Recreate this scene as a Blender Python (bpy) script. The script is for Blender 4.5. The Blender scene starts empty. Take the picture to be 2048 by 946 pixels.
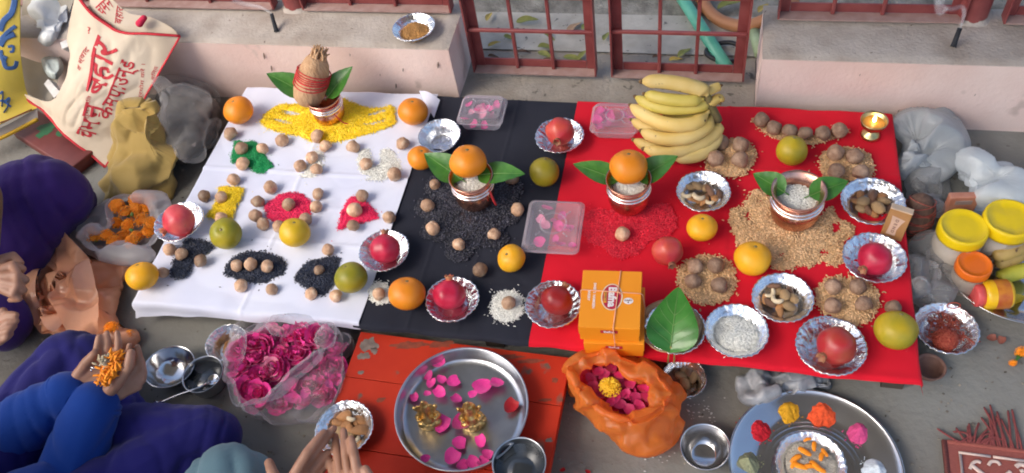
import bpy, bmesh, math, random
import numpy as np
from mathutils import Vector, Matrix, noise

random.seed(7); RNG = np.random.default_rng(7)
sc = bpy.context.scene
COL = sc.collection
PI = math.pi

# ------------------------------------------------------------------ camera, sky, sun, exposure
RT = Vector((0.975, 0.186, -0.123)).normalized()
FW = Vector((-0.211, 0.584, -0.784)); FW = (FW - RT * FW.dot(RT)).normalized()
UP = RT.cross(FW).normalized()
CAM = Vector((0, 0, 1.58)); FPX = 1700.0
cam_d = bpy.data.cameras.new('camera'); cam = bpy.data.objects.new('camera', cam_d); COL.objects.link(cam)
cam_d.sensor_width = 36; cam_d.lens = 36 * FPX / 2048; cam_d.clip_start = 0.05; cam_d.clip_end = 200
M = Matrix((RT, UP, -FW)).transposed().to_4x4(); M.translation = CAM; cam.matrix_world = M
sc.camera = cam

w = bpy.data.worlds.new('World'); sc.world = w; w.use_nodes = True
nt = w.node_tree; bg = nt.nodes['Background']
sky = nt.nodes.new('ShaderNodeTexSky'); sky.sky_type = 'NISHITA'; sky.sun_disc = False
SUN_EL, SUN_ROT = math.radians(46), math.radians(-128)     # soft light from the open left side
sky.sun_elevation = SUN_EL; sky.sun_rotation = SUN_ROT
sky.air_density = 1.0; sky.dust_density = 4.0; sky.ozone_density = 1.0
nt.links.new(sky.outputs[0], bg.inputs[0]); bg.inputs[1].default_value = 0.125
sd = bpy.data.lights.new('sun', 'SUN'); sun = bpy.data.objects.new('sun', sd); COL.objects.link(sun)
sd.energy = 0.8; sd.angle = math.radians(36); sd.color = (1, 0.95, 0.88)
sdir = Vector((math.sin(SUN_ROT) * math.cos(SUN_EL), math.cos(SUN_ROT) * math.cos(SUN_EL), math.sin(SUN_EL)))
sun.rotation_euler = sdir.to_track_quat('Z', 'Y').to_euler(); sun.location = (0, 0, 6)
sc.view_settings.view_transform = 'Standard'; sc.view_settings.look = 'None'
sc.view_settings.exposure = 1.12; sc.view_settings.gamma = 1.0
sc.cycles.filter_width = 1.9; sc.cycles.max_bounces = 10; sc.cycles.transparent_max_bounces = 24

# ------------------------------------------------------------------ measuring: image point -> point of the place
TZ = 0.08                                                     # height of the cloth covered platform
def ray(x, y): return RT * ((x - 1024) / FPX) - UP * ((y - 473) / FPX) + FW
def P(x, y, z=TZ):
    d = ray(x, y); return CAM + d * ((z - CAM.z) / d.z)
def PY(x, y, Y):
    d = ray(x, y); return CAM + d * (Y / d.y)
def proj(p):
    v = Vector(p) - CAM; q = v.dot(FW)
    return 1024 + FPX * v.dot(RT) / q, 473 - FPX * v.dot(UP) / q
def S(px, p): return px * (Vector(p) - CAM).dot(FW) / FPX      # pixels -> metres at p
def DV(x, y, dx, dy, up=0.0, z=TZ):
    d = P(x + dx, y + dy, z) - P(x, y, z); d.z = 0; d.normalize(); d.z = up; return d.normalized()

# ------------------------------------------------------------------ mesh building
class MB:
    def __init__(s): s.v = []; s.f = []; s.m = []
    def add(s, vf, mi=0, M=None):
        v, f = vf; o = len(s.v)
        s.v += [(M @ Vector(p)) if M is not None else Vector(p) for p in v]
        s.f += [tuple(i + o for i in q) for q in f]; s.m += [mi] * len(f); return s
    def mesh(s, name, mats, smooth=True):
        me = bpy.data.meshes.new(name); me.from_pydata([tuple(p) for p in s.v], [], s.f)
        for m in (mats if isinstance(mats, (list, tuple)) else [mats]): me.materials.append(m)
        if any(s.m): me.polygons.foreach_set('material_index', s.m)
        if smooth: me.polygons.foreach_set('use_smooth', [True] * len(s.f))
        me.update(); return me
    def build(s, name, mats, parent=None, loc=(0, 0, 0), rot=None, smooth=True):
        return link(name, s.mesh(name, mats, smooth), parent, loc, rot)
def link(name, me, parent=None, loc=(0, 0, 0), rot=None):
    o = bpy.data.objects.new(name, me); COL.objects.link(o); o.parent = parent; o.location = loc
    if rot is not None: o.rotation_euler = rot if not isinstance(rot, Matrix) else rot.to_euler()
    return o
def tag(o, label=None, cat=None, group=None, kind=None):
    if label: o['label'] = label
    if cat: o['category'] = cat
    if group: o['group'] = group
    if kind: o['kind'] = kind
    return o
def thing(name, label, cat, loc=(0, 0, 0), rot=None, group=None):
    return tag(link(name, None, None, loc, rot), label, cat, group)

def lathe(prof, n=32, fn=None):
    v = []; f = []; rings = []
    for k, (r, z) in enumerate(prof):
        if r < 1e-6: rings.append([len(v)]); v.append(fn((0, 0, z), 0.0, k) if fn else (0, 0, z)); continue
        ring = []
        for i in range(n):
            a = 2 * PI * i / n; p = (r * math.cos(a), r * math.sin(a), z)
            if fn: p = fn(p, a, k)
            ring.append(len(v)); v.append(p)
        rings.append(ring)
    for a, b in zip(rings, rings[1:]):
        if len(a) == 1 and len(b) == 1: continue
        for i in range(n):
            j = (i + 1) % n
            if len(a) == 1: f.append((a[0], b[j], b[i]))
            elif len(b) == 1: f.append((a[i], a[j], b[0]))
            else: f.append((a[i], a[j], b[j], b[i]))
    # profiles run from the bottom outside upward: that order already faces outward
    return v, f
def sphere_prof(r, k=12, sq=1.0): return [(abs(r * math.cos(t)) if 0 < i < k else 0, r * sq * math.sin(t)) for i, t in [(i, -PI / 2 + PI * i / k) for i in range(k + 1)]]
def tube(pts, rad, n=8, cap=True, flat=1.0, up=(0, 0, 1)):
    pts = [Vector(p) for p in pts]
    if not hasattr(rad, '__len__'): rad = [rad] * len(pts)
    v = []; f = []; up = Vector(up); prev = None
    for i, p in enumerate(pts):
        t = (pts[min(i + 1, len(pts) - 1)] - pts[max(i - 1, 0)]).normalized()
        if prev is None:
            a = t.cross(up)
            if a.length < 1e-3: a = t.cross(Vector((1, 0, 0)))
            a.normalize()
        else:
            a = prev - t * prev.dot(t); a.normalize()
        prev = a; b = a.cross(t)
        for k in range(n):
            q = 2 * PI * k / n; v.append(p + a * (rad[i] * math.cos(q)) + b * (rad[i] * flat * math.sin(q)))
    for i in range(len(pts) - 1):
        for k in range(n):
            j = (k + 1) % n; f.append((i * n + k, i * n + j, (i + 1) * n + j, (i + 1) * n + k))
    if cap:
        f.append(tuple(range(n))[::-1]); f.append(tuple(range((len(pts) - 1) * n, len(pts) * n)))
    return v, f
def spline(pts, k=8, closed=False):
    pts = [Vector(p) for p in pts]; out = []; n = len(pts)
    rng = range(n if closed else n - 1)
    for i in rng:
        if closed: a, b, c, d = pts[i - 1], pts[i], pts[(i + 1) % n], pts[(i + 2) % n]
        else: a, b, c, d = pts[max(i - 1, 0)], pts[i], pts[i + 1], pts[min(i + 2, n - 1)]
        for s in range(k):
            t = s / k
            out.append(0.5 * (2 * b + (c - a) * t + (2 * a - 5 * b + 4 * c - d) * t * t + (3 * b - a - 3 * c + d) * t ** 3))
    if not closed: out.append(pts[-1])
    return out
def resample(pts, n, closed=True):
    pts = [Vector(p) for p in pts]
    if closed: pts = pts + [pts[0]]
    L = [0]
    for a, b in zip(pts, pts[1:]): L.append(L[-1] + (b - a).length)
    out = []; j = 0
    for i in range(n):
        t = L[-1] * i / (n if closed else n - 1)
        while j < len(pts) - 2 and L[j + 1] < t: j += 1
        q = (t - L[j]) / max(L[j + 1] - L[j], 1e-9); out.append(pts[j].lerp(pts[j + 1], min(q, 1)))
    return out
def loft(rings, capb=True, capt=True):
    n = len(rings[0]); v = [p for r in rings for p in r]; f = []
    for k in range(len(rings) - 1):
        for i in range(n):
            j = (i + 1) % n; f.append((k * n + i, k * n + j, (k + 1) * n + j, (k + 1) * n + i))
    def capf(k):
        c = sum((Vector(p) for p in rings[k]), Vector()) / n; ci = len(v); v.append(c)
        return [(k * n + i, k * n + (i + 1) % n, ci) for i in range(n)]
    if capb: f += [q[::-1] for q in capf(0)]
    if capt: f += capf(len(rings) - 1)
    return v, f
def box(sx, sy, sz, c=(0, 0, 0)):
    v = [(c[0] + x * sx / 2, c[1] + y * sy / 2, c[2] + z * sz / 2) for x in (-1, 1) for y in (-1, 1) for z in (-1, 1)]
    return v, [(0, 1, 3, 2), (4, 6, 7, 5), (0, 4, 5, 1), (2, 3, 7, 6), (0, 2, 6, 4), (1, 5, 7, 3)]
def bbox_(x0, x1, y0, y1, z0, z1): return box(x1 - x0, y1 - y0, z1 - z0, ((x0 + x1) / 2, (y0 + y1) / 2, (z0 + z1) / 2))
def rbox(sx, sy, sz, r=0.003, seg=2, c=(0, 0, 0)):
    bm = bmesh.new(); v, f = box(sx, sy, sz)
    vs = [bm.verts.new(p) for p in v]
    for q in f: bm.faces.new([vs[i] for i in q])
    bmesh.ops.recalc_face_normals(bm, faces=bm.faces)
    bmesh.ops.bevel(bm, geom=bm.edges[:], offset=r, segments=seg, affect='EDGES', profile=0.5)
    bm.verts.index_update(); out = [tuple(p.co + Vector(c)) for p in bm.verts], [tuple(q.index for q in g.verts) for g in bm.faces]
    bm.free(); return out
def grid(fn, nu, nv):
    v = [fn(i / nu, j / nv) for j in range(nv + 1) for i in range(nu + 1)]
    f = [(j * (nu + 1) + i, j * (nu + 1) + i + 1, (j + 1) * (nu + 1) + i + 1, (j + 1) * (nu + 1) + i) for j in range(nv) for i in range(nu)]
    return v, f
def nz(p, s, seed=0.0): return noise.noise(Vector(p) * s + Vector((seed, seed * 1.7, -seed)))
def ridge(p, s, seed=0.0):
    return 1 - abs(noise.noise(Vector(p) * s + Vector((seed, 3.1 + seed, seed * 2)))) * 2
CD = [(Vector((random.gauss(0, 1), random.gauss(0, 1), random.gauss(0, .6))).normalized(), random.uniform(.6, 1.7), random.random()) for _ in range(9)]
def crease(q, s, seed):
    """sum of straight sharp folds in several directions, each fading in and out"""
    q = Vector(q); w1 = Vector((nz(q, s * .35, seed), nz(q, s * .35, seed + 3), nz(q, s * .35, seed + 7))) * (.5 / s); q2 = q + w1; d = 0
    for k, (dr, f, ph) in enumerate(CD):
        t = q2.dot(dr) * s * f * .55 + ph + seed; t = abs((t % 1) - .5) * 2
        d += (t - .5) * (.5 + nz(q, s * .4, seed + 11 * k)) / f
    return d
def fold(q, s, seed):
    """cloth: rounded swells parted by narrow valleys"""
    q = Vector(q) * s + Vector((seed, seed * .7, 0)); w1 = Vector((noise.noise(q * .5), noise.noise(q * .5 + Vector((9, 0, 0))), 0)); n = noise.noise(q + w1 * 1.2); m = noise.noise(q * 2.1 + w1 * 2)
    return -max(0, 1 - abs(n) * 5) ** 1.5 * .8 - .35 * max(0, 1 - abs(m) * 5) ** 1.5 + .5 * noise.noise(q * .6)
def aim(axis, spin=0.0):
    return Vector(axis).to_track_quat('Z', 'Y').to_matrix().to_4x4() @ Matrix.Rotation(spin, 4, 'Z')
def T(p): return Matrix.Translation(Vector(p))

def inpoly(x, y, poly):
    c = np.zeros(x.shape, bool); n = len(poly)
    for i in range(n):
        x0, y0 = poly[i]; x1, y1 = poly[(i + 1) % n]
        if y0 == y1: continue
        k = ((y0 > y) != (y1 > y)) & (x < (x1 - x0) * (y - y0) / (y1 - y0) + x0); c ^= k
    return c
def dpoly(x, y, poly):
    d = np.full(x.shape, 9.0); n = len(poly)
    for i in range(n):
        a = np.array(poly[i]); b = np.array(poly[(i + 1) % n]); e = b - a; L = e @ e + 1e-12
        t = np.clip(((x - a[0]) * e[0] + (y - a[1]) * e[1]) / L, 0, 1)
        d = np.minimum(d, np.hypot(x - a[0] - t * e[0], y - a[1] - t * e[1]))
    return d
GU = np.array([(1, 0, 0), (.35, .5, .05), (.35, -.5, .05), (.3, 0, .5), (-1, 0, 0), (-.35, .5, 0), (-.35, -.5, 0), (-.3, 0, .5)], float)
GF = [(0, 1, 3), (0, 3, 2), (0, 2, 1), (4, 7, 5), (4, 6, 7), (4, 5, 6), (1, 5, 7, 3), (3, 7, 6, 2), (2, 6, 5, 1)]
def grain_mesh(pos, L, W, flatz=1.0, tilt=0.35):
    """thousands of separate grains as one mesh: arrays in, (verts, faces) out"""
    n = len(pos); yaw = RNG.uniform(0, 2 * PI, n); ti = RNG.normal(0, tilt, n); sc_ = RNG.uniform(.8, 1.2, n)
    g = GU * np.array([L / 2, W, W * flatz])
    c, s = np.cos(ti), np.sin(ti)
    x = g[None, :, 0] * c[:, None] + g[None, :, 2] * s[:, None]; z = -g[None, :, 0] * s[:, None] + g[None, :, 2] * c[:, None]
    y = np.broadcast_to(g[None, :, 1], x.shape)
    cy, sy = np.cos(yaw)[:, None], np.sin(yaw)[:, None]
    V = np.stack([x * cy - y * sy, x * sy + y * cy, z], -1) * sc_[:, None, None] + pos[:, None, :]
    F = []
    for k in range(n):
        o = 8 * k; F += [tuple(i + o for i in q) for q in GF]
    return [tuple(p) for p in V.reshape(-1, 3)], F
HC = {}
def heap(name, label, cat, poly, z=TZ, H=0.006, L=.0058, W=.0018, m=None, dens=1.6, holes=(), world=False, group=None, stray=0.04, wd=0.012, tilt=.35):
    """a flat heap of grains: Empty > one mesh of loose grains (stuff) over a low mound"""
    pts = [Vector(p) if world else P(p[0], p[1], z + H * .6) for p in poly]
    pts = spline(pts, 4, True) if not world else pts
    c = sum(pts, Vector()) / len(pts)
    if not world: pts = [p + (p - c).normalized() * .004 * (nz(p, 70, c.x) + .6 * nz(p, 160, c.y)) for p in resample(pts, 90)]
    pl = [(p.x - c.x, p.y - c.y) for p in pts]
    hl = [[(q.x - c.x, q.y - c.y) for q in [P(a, b, z) for a, b in h]] for h in holes]
    A = abs(sum(pl[i - 1][0] * pl[i][1] - pl[i][0] * pl[i - 1][1] for i in range(len(pl)))) / 2
    N = int(A / (L * W) * dens); xs = [p[0] for p in pl]; ys = [p[1] for p in pl]
    def hh(x, y):
        d = dpoly(x, y, pl)
        for h in hl: d = np.minimum(d, dpoly(x, y, h))
        nn = np.array([noise.noise(Vector((a * 40, b * 40, c.x * 9))) for a, b in zip(x.ravel(), y.ravel())]).reshape(x.shape)
        return H * (1 - np.exp(-d / wd)) * (1 + .45 * nn)
    def ins(x, y):
        k = inpoly(x, y, pl)
        for h in hl: k &= ~inpoly(x, y, h)
        return k
    bw = max(xs) - min(xs); bh = max(ys) - min(ys); k = int(N * bw * bh / A) + 8
    x = RNG.uniform(min(xs), max(xs), k); y = RNG.uniform(min(ys), max(ys), k); ok = ins(x, y); x, y = x[ok], y[ok]
    pz = hh(x, y) + RNG.uniform(0, W * .6, len(x))
    jit = RNG.normal(0, L * .35, (2, len(x))); pos = np.stack([x + jit[0], y + jit[1], pz], 1)
    ns = int(len(x) * stray)
    if ns:
        idx = RNG.integers(0, len(x), ns); e = RNG.normal(0, .012, (2, ns)); sx, sy = x[idx] + e[0], y[idx] + e[1]
        q = np.where(ins(sx, sy), hh(sx, sy), .0006); pos = np.concatenate([pos, np.stack([sx, sy, q], 1)])
    b = MB(); b.add(grain_mesh(pos, L, W, tilt=tilt))
    st = .004; nx = int(bw / st) + 2; ny = int(bh / st) + 2
    gx, gy = np.meshgrid(min(xs) + st * np.arange(nx), min(ys) + st * np.arange(ny)); k2 = ins(gx, gy)
    gz = np.where(k2, hh(gx, gy) - .0006, -.0005)
    v = [tuple(p) for p in np.stack([gx, gy, gz], -1).reshape(-1, 3)]
    f = [(j * nx + i, j * nx + i + 1, (j + 1) * nx + i + 1, (j + 1) * nx + i) for j in range(ny - 1) for i in range(nx - 1)
         if k2[j, i] and k2[j, i + 1] and k2[j + 1, i] and k2[j + 1, i + 1]]
    b.add((v, f))
    t = thing(name, label, cat, (c.x, c.y, z), group=group)
    g = b.build('grains', m, t, smooth=False); g['kind'] = 'stuff'
    return t

# ------------------------------------------------------------------ materials (all procedural)
MATS = {}
def mat(name, col, rough=.5, metal=0, col2=None, var=.12, vs=30, bump=0, bs=90, bdist=.002, isl=0, obv=0, coat=0, sheen=0, sss=0, stretch=None,
        spots=None, spots_scale=60, spots_at=.68, detail=4, gen=False, spec=.5, aniso=0):
    if name in MATS: return MATS[name]
    m = bpy.data.materials.new(name); m.use_nodes = True; t = m.node_tree; N = t.nodes.new; Lk = t.links.new
    b = t.nodes['Principled BSDF']; tc = N('ShaderNodeTexCoord'); src = tc.outputs['Object']
    if stretch:
        mp = N('ShaderNodeMapping'); mp.inputs['Scale'].default_value = stretch; Lk(src, mp.inputs[0]); src = mp.outputs[0]
    nn = N('ShaderNodeTexNoise'); nn.inputs['Scale'].default_value = vs; nn.inputs['Detail'].default_value = detail; Lk(src, nn.inputs['Vector'])
    rp = N('ShaderNodeValToRGB'); e = rp.color_ramp.elements
    c2 = col2 or tuple(min(1, x * (1 + var)) for x in col); c1 = col if col2 else tuple(x * (1 - var) for x in col)
    e[0].position = .34; e[1].position = .66; e[0].color = (*c1, 1); e[1].color = (*c2, 1)
    Lk(nn.outputs['Fac'], rp.inputs[0]); out = rp.outputs[0]
    if spots:
        s2 = N('ShaderNodeTexNoise'); s2.inputs['Scale'].default_value = spots_scale; s2.inputs['Detail'].default_value = 3; Lk(src, s2.inputs['Vector'])
        r2 = N('ShaderNodeValToRGB'); r2.color_ramp.elements[0].position = spots_at; r2.color_ramp.elements[1].position = spots_at + .05; Lk(s2.outputs['Fac'], r2.inputs[0])
        mx = N('ShaderNodeMix'); mx.data_type = 'RGBA'; Lk(r2.outputs[0], mx.inputs[0]); Lk(out, mx.inputs[6]); mx.inputs[7].default_value = (*spots, 1); out = mx.outputs[2]
    for amt, nm, so in ((isl, 'ShaderNodeNewGeometry', 'Random Per Island'), (obv, 'ShaderNodeObjectInfo', 'Random')):
        if amt:
            g = N(nm); mr = N('ShaderNodeMapRange'); mr.inputs[3].default_value = 1 - amt; mr.inputs[4].default_value = 1 + amt; Lk(g.outputs[so], mr.inputs[0])
            mu = N('ShaderNodeVectorMath'); mu.operation = 'SCALE'; Lk(out, mu.inputs[0]); Lk(mr.outputs[0], mu.inputs['Scale']); out = mu.outputs[0]
    Lk(out, b.inputs['Base Color'])
    b.inputs['Roughness'].default_value = rough; b.inputs['Metallic'].default_value = metal; b.inputs['Specular IOR Level'].default_value = spec
    if coat: b.inputs['Coat Weight'].default_value = coat; b.inputs['Coat Roughness'].default_value = .15
    if sheen: b.inputs['Sheen Weight'].default_value = sheen; b.inputs['Sheen Roughness'].default_value = .5
    if sss: b.inputs['Subsurface Weight'].default_value = sss; b.inputs['Subsurface Radius'].default_value = (.008, .004, .002); b.inputs['Subsurface Scale'].default_value = .5
    if aniso: b.inputs['Anisotropic'].default_value = aniso
    if bump:
        bn = N('ShaderNodeTexNoise'); bn.inputs['Scale'].default_value = bs; bn.inputs['Detail'].default_value = 5; Lk(src, bn.inputs['Vector'])
        bu = N('ShaderNodeBump'); bu.inputs['Strength'].default_value = bump; bu.inputs['Distance'].default_value = bdist
        Lk(bn.outputs['Fac'], bu.inputs['Height']); Lk(bu.outputs[0], b.inputs['Normal'])
    MATS[name] = m; return m
def film(name, col, alpha=.35, rough=.2, bump=.5, bs=45, tcol=(1, 1, 1), edge=.5, thru=.35):
    """thin plastic film: part see-through, part milky and glossy; creases read more opaque"""
    if name in MATS: return MATS[name]
    m = mat(name, col, rough, var=.06, bump=bump, bs=bs, bdist=.004, spec=.6); t = m.node_tree; N = t.nodes.new; Lk = t.links.new
    b = t.nodes['Principled BSDF']; o = t.nodes['Material Output']; tr = N('ShaderNodeBsdfTransparent'); tr.inputs[0].default_value = (*tcol, 1)
    tl = N('ShaderNodeBsdfTranslucent'); tl.inputs[0].default_value = (*col, 1); m2 = N('ShaderNodeMixShader'); m2.inputs[0].default_value = thru; Lk(b.outputs[0], m2.inputs[1]); Lk(tl.outputs[0], m2.inputs[2])
    lw = N('ShaderNodeLayerWeight'); lw.inputs[0].default_value = .35
    mr = N('ShaderNodeMapRange'); mr.inputs[3].default_value = alpha; mr.inputs[4].default_value = min(1, alpha + edge); Lk(lw.outputs['Facing'], mr.inputs[0])
    mx = N('ShaderNodeMixShader'); Lk(mr.outputs[0], mx.inputs[0]); Lk(tr.outputs[0], mx.inputs[1]); Lk(m2.outputs[0], mx.inputs[2]); Lk(mx.outputs[0], o.inputs[0])
    return m
def emis(name, col, s):
    m = bpy.data.materials.new(name); m.use_nodes = True; b = m.node_tree.nodes['Principled BSDF']
    b.inputs['Base Color'].default_value = (*col, 1); b.inputs['Emission Color'].default_value = (*col, 1); b.inputs['Emission Strength'].default_value = s; MATS[name] = m; return m

foil = mat('aluminium_foil', (.86, .88, .90), .22, 1, var=.06, bump=.9, bs=70, bdist=.004)
steel = mat('stainless_steel', (.62, .62, .63), .16, 1, var=.05, vs=12, bump=.06, bs=40)
steel_dull = mat('worn_steel', (.50, .52, .55), .30, 1, var=.14, vs=18, bump=.1, bs=60)
copper = mat('copper', (.78, .45, .34), .27, 1, col2=(.58, .29, .21), vs=40, bump=.05, bs=50)
copper_bright = mat('polished_copper', (.95, .80, .73), .16, 1, var=.06, vs=40)
brass = mat('brass', (.70, .55, .26), .28, 1, col2=(.55, .40, .17), vs=60, bump=.15, bs=80)
gold = mat('gilded_metal', (.80, .55, .22), .38, 1, col2=(.48, .30, .10), vs=90, bump=.5, bs=160)
leafm = mat('green_leaf', (.035, .15, .02), .38, col2=(.07, .22, .03), vs=45, bump=.25, bs=120, spec=.5)
leafrib = mat('leaf_rib', (.12, .25, .06), .45)
stemm = mat('leaf_stem', (.30, .24, .07), .5)
nutm = mat('areca_nut', (.40, .23, .135), .42, col2=(.55, .36, .23), vs=1.3, obv=.48, bump=.25, bs=5, bdist=.03, spots=(.56, .41, .28), spots_scale=1.3, spots_at=.58)
nutb = mat('dusty_areca_nut', (.25, .145, .09), .6, col2=(.38, .25, .17), vs=1.5, obv=.25, bump=.3, bs=5, bdist=.03)
rice_w = mat('white_rice', (.80, .80, .74), .5, isl=.15, var=.04)
rice_y = mat('yellow_rice', (.92, .68, .012), .5, isl=.22, var=.06)
rice_g = mat('green_rice', (.002, .30, .085), .6, isl=.35, var=.1)
rice_p = mat('pink_rice', (.80, .016, .11), .6, isl=.3, var=.08)
rice_r = mat('red_rice', (.70, .007, .035), .6, isl=.3, var=.12)
sesame = mat('black_seed', (.015, .022, .046), .5, isl=.5, var=.2)
sesame2 = mat('dusty_black_seed', (.040, .040, .058), .45, isl=.6, var=.3)
wheat = mat('wheat_grain', (.62, .39, .19), .55, isl=.3, col2=(.72, .48, .26), vs=60)
semolina = mat('brown_grain', (.46, .24, .07), .6, isl=.25)

# ------------------------------------------------------------------ the setting
def ground_mat():
    m = mat('concrete_floor', (.15, .135, .115), .85, col2=(.25, .255, .235), vs=2.6, bump=.6, bs=70, bdist=.004, detail=12, spots=(.09, .085, .08), spots_scale=21, spots_at=.70)
    return m
b = MB(); b.add(grid(lambda u, v: (-40 + 80 * u, -40 + 80 * v, 0.0), 8, 8)); tag(b.build('floor', ground_mat(), smooth=False), kind='structure')
concrete = mat('rough_concrete', (.25, .22, .185), .9, col2=(.36, .33, .285), vs=9, bump=.8, bs=110, bdist=.004, detail=10, spots=(.13, .12, .10), spots_scale=40, spots_at=.64)
concrete_dark = mat('dark_rough_concrete', (.17, .155, .13), .9, col2=(.36, .335, .285), vs=22, bump=1, bs=120, bdist=.006, detail=10)
concrete_pale = mat('pale_concrete', (.36, .335, .29), .85, col2=(.52, .49, .43), vs=14, bump=.5, bs=100, bdist=.003, detail=9, spots=(.15, .145, .135), spots_scale=50, spots_at=.66)
def slab(name, x0, x1, y0, y1, z0, z1, m, nx, ny, amp, seed):
    b = MB(); b.add(grid(lambda u, v: (x0 + (x1 - x0) * u, y0 + (y1 - y0) * v, z1 + amp * nz((u * (x1 - x0), v * (y1 - y0), 0), 14, seed)), nx, ny))
    b.add(bbox_(x0, x1, y0, y1, z0, z1 - .012)); return tag(b.build(name, m, smooth=False), kind='structure')
slab('threshold', -.645, .12, 1.585, 1.80, -.3, .032, concrete, 60, 20, .004, 3)
slab('path', -6, 6, 1.80, 1.962, -.3, .036, concrete_pale, 120, 8, .002, 5)
slab('ground', -30, 30, 1.962, 40, -.3, .030, concrete_dark, 200, 120, .012, 8)

plaster = mat('pink_plaster', (.72, .53, .47), .85, col2=(.80, .64, .58), vs=6, bump=.35, bs=130, bdist=.003, detail=9, spots=(.58, .45, .40), spots_scale=9, spots_at=.66)
cap_m = mat('wall_coping', (.33, .28, .235), .9, col2=(.47, .42, .37), vs=10, bump=.7, bs=120, bdist=.004, detail=10, spots=(.12, .085, .07), spots_scale=48, spots_at=.70)
steel_red = mat('red_oxide_paint', (.20, .040, .040), .5, col2=(.27, .07, .065), vs=18, bump=.2, bs=90, spots=(.42, .30, .27), spots_scale=60, spots_at=.74)
rust = mat('dusty_red_paint', (.31, .19, .165), .7, col2=(.38, .26, .23), vs=40, bump=.3)
def wall(label, x0, x1, sx):
    t = thing('low_wall', label, 'wall', ((x0 + x1) / 2, 1.68, 0))
    cx = (x0 + x1) / 2
    def plast(nx, P0, du, dv, seed):
        P0, du, dv = Vector(P0), Vector(du), Vector(dv); n = du.cross(dv).normalized()
        return grid(lambda u, v: P0 + du * u + dv * v + n * (.0025 * nz(P0 + du * u + dv * v, 9, seed) * (4 * v * (1 - v)) ** .3), nx, 8)
    b = MB(); L = x1 - x0
    b.add(plast(int(L * 40), (x0 - cx, -.08, 0), (L, 0, 0), (0, 0, .200), 2))
    if sx > 0: b.add(plast(6, (x1 - cx, -.08, 0), (0, .2, 0), (0, 0, .200), 4))
    else: b.add(plast(6, (x0 - cx, .12, 0), (0, -.2, 0), (0, 0, .200), 4))
    b.add(bbox_(x0 - cx + .006, x1 - cx - .006, -.074, .12, 0, .195)); b.build('face', plaster, t)
    b = MB(); r = .008
    def cop(u, v):
        x = x0 - cx + L * u; e = min(u * L, (1 - u) * L)
        z = .205 + .0016 * nz((x, v * .2, 0), 30, 9); y = -.0805 + .2005 * v
        if v < .06 or v > .94 or e < .004: z -= .006
        return (x, y, z)
    b.add(grid(cop, int(L * 60), 16)); b.build('coping', cap_m, t); return t
wall('pink plastered low wall on the left, carrying a plate of brown grain', -3.6, -.645, 1)
wall('pink plastered low wall on the right, smoking incense stick on top', .122, 3.6, -1)

def bar(b, p, q, w, d):
    p, q = Vector(p), Vector(q); L = (q - p).length; t = (q - p).normalized(); M = t.to_track_quat('Z', 'Y').to_matrix().to_4x4(); M.translation = (p + q) / 2
    b.add(rbox(w, d, L, min(w, d) * .15, 1), M=M)
def panel(label, cat, name, x0, x1, y, z0, z1, xs, zs, group=None, ang=0, ymat=0):
    """a welded panel: angle iron frame and round bars"""
    t = thing(name, label, cat, (x0, y, z0), (0, 0, ang), group); L = x1 - x0; H = z1 - z0
    for p, q, nm in (((0, 0, 0), (0, 0, H), 'stile'), ((L, 0, 0), (L, 0, H), 'stile')):
        b = MB(); s = 1 if p[0] == 0 else -1
        b.add(bbox_(p[0], p[0] + s * .004, -.018, .014, 0, H)); b.add(bbox_(p[0] + s * .0042, p[0] + s * .028, .010, .014, .0, H)); b.build(nm, steel_red, t, smooth=False)
    for z, s in ((0, 1), (H, -1)):
        b = MB(); b.add(bbox_(.0045, L - .0045, -.020, .009, z, z + s * .004), 1); b.add(bbox_(.029, L - .029, .010, .0138, z + s * .0042, z + s * .028)); b.build('rail', [steel_red, rust], t, smooth=False)
    for x in xs:
        b = MB(); bar(b, (x - x0, .004, .004), (x - x0, .004, H - .004), .009, .009); b.build('bar', steel_red, t, smooth=False)
    for z in zs:
        b = MB(); bar(b, (.004, -.006, z - z0), (L - .004, -.006, z - z0), .009, .009); b.build('bar', steel_red, t, smooth=False)
    return t
def xs_at(Y, *px): return [PY(p[0], p[1], Y).x for p in px]
GY = 1.705
xa = xs_at(GY, (952, 145), (1195, 158), (1030, 100), (1103, 100), (1224, 147), (1487, 160), (1319, 100), (1394, 100))
panel('red barred gate leaf nearer the wall with the grain plate', 'gate', 'gate_leaf', xa[0], xa[1], GY, .048, 1.05, [xa[2], xa[3]], [.185, .29, .40, .52, .64, .76, .88], 'gate leaves')
panel('red barred gate leaf with the green pipe behind it', 'gate', 'gate_leaf', xa[4], xa[5], GY, .048, 1.05, [xa[6], xa[7]], [.19, .295, .40, .52, .64, .76, .88], 'gate leaves')
GW = 1.748
g1 = xs_at(GW, (905, 15), (605, 0), (700, 10), (790, 10)); g2 = xs_at(GW, (1556, 20), (1930, 20), (1668, 15), (1768, 18))
panel('dark red grille on the wall beside the grain plate', 'grille', 'wall_grille', g1[1], g1[0], GW, .212, .95, [g1[2], g1[3], ], [.34, .46, .58, .70, .82], 'grilles on the walls')
panel('dark red grille on the wall between the gate and the right post', 'grille', 'wall_grille', g2[0], g2[1], GW, .212, .95, [g2[2], g2[3], ], [.34, .46, .58, .70, .82], 'grilles on the walls')
xl = g1[1] - .085
panel('dark red grille behind the bulging printed bag', 'grille', 'wall_grille', xl - 1.0, xl, GW, .212, .95, [xl - .2, xl - .4, xl - .6, xl - .8], [.34, .46, .58, .70, .82], 'grilles on the walls')
xr = g2[1] + .085
panel('dark red grille at the far right behind the incense smoke', 'grille', 'wall_grille', xr, xr + 1.0, GW, .212, .95, [xr + .2, xr + .4, xr + .6, xr + .8], [.34, .46, .58, .70, .82], 'grilles on the walls')
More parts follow.
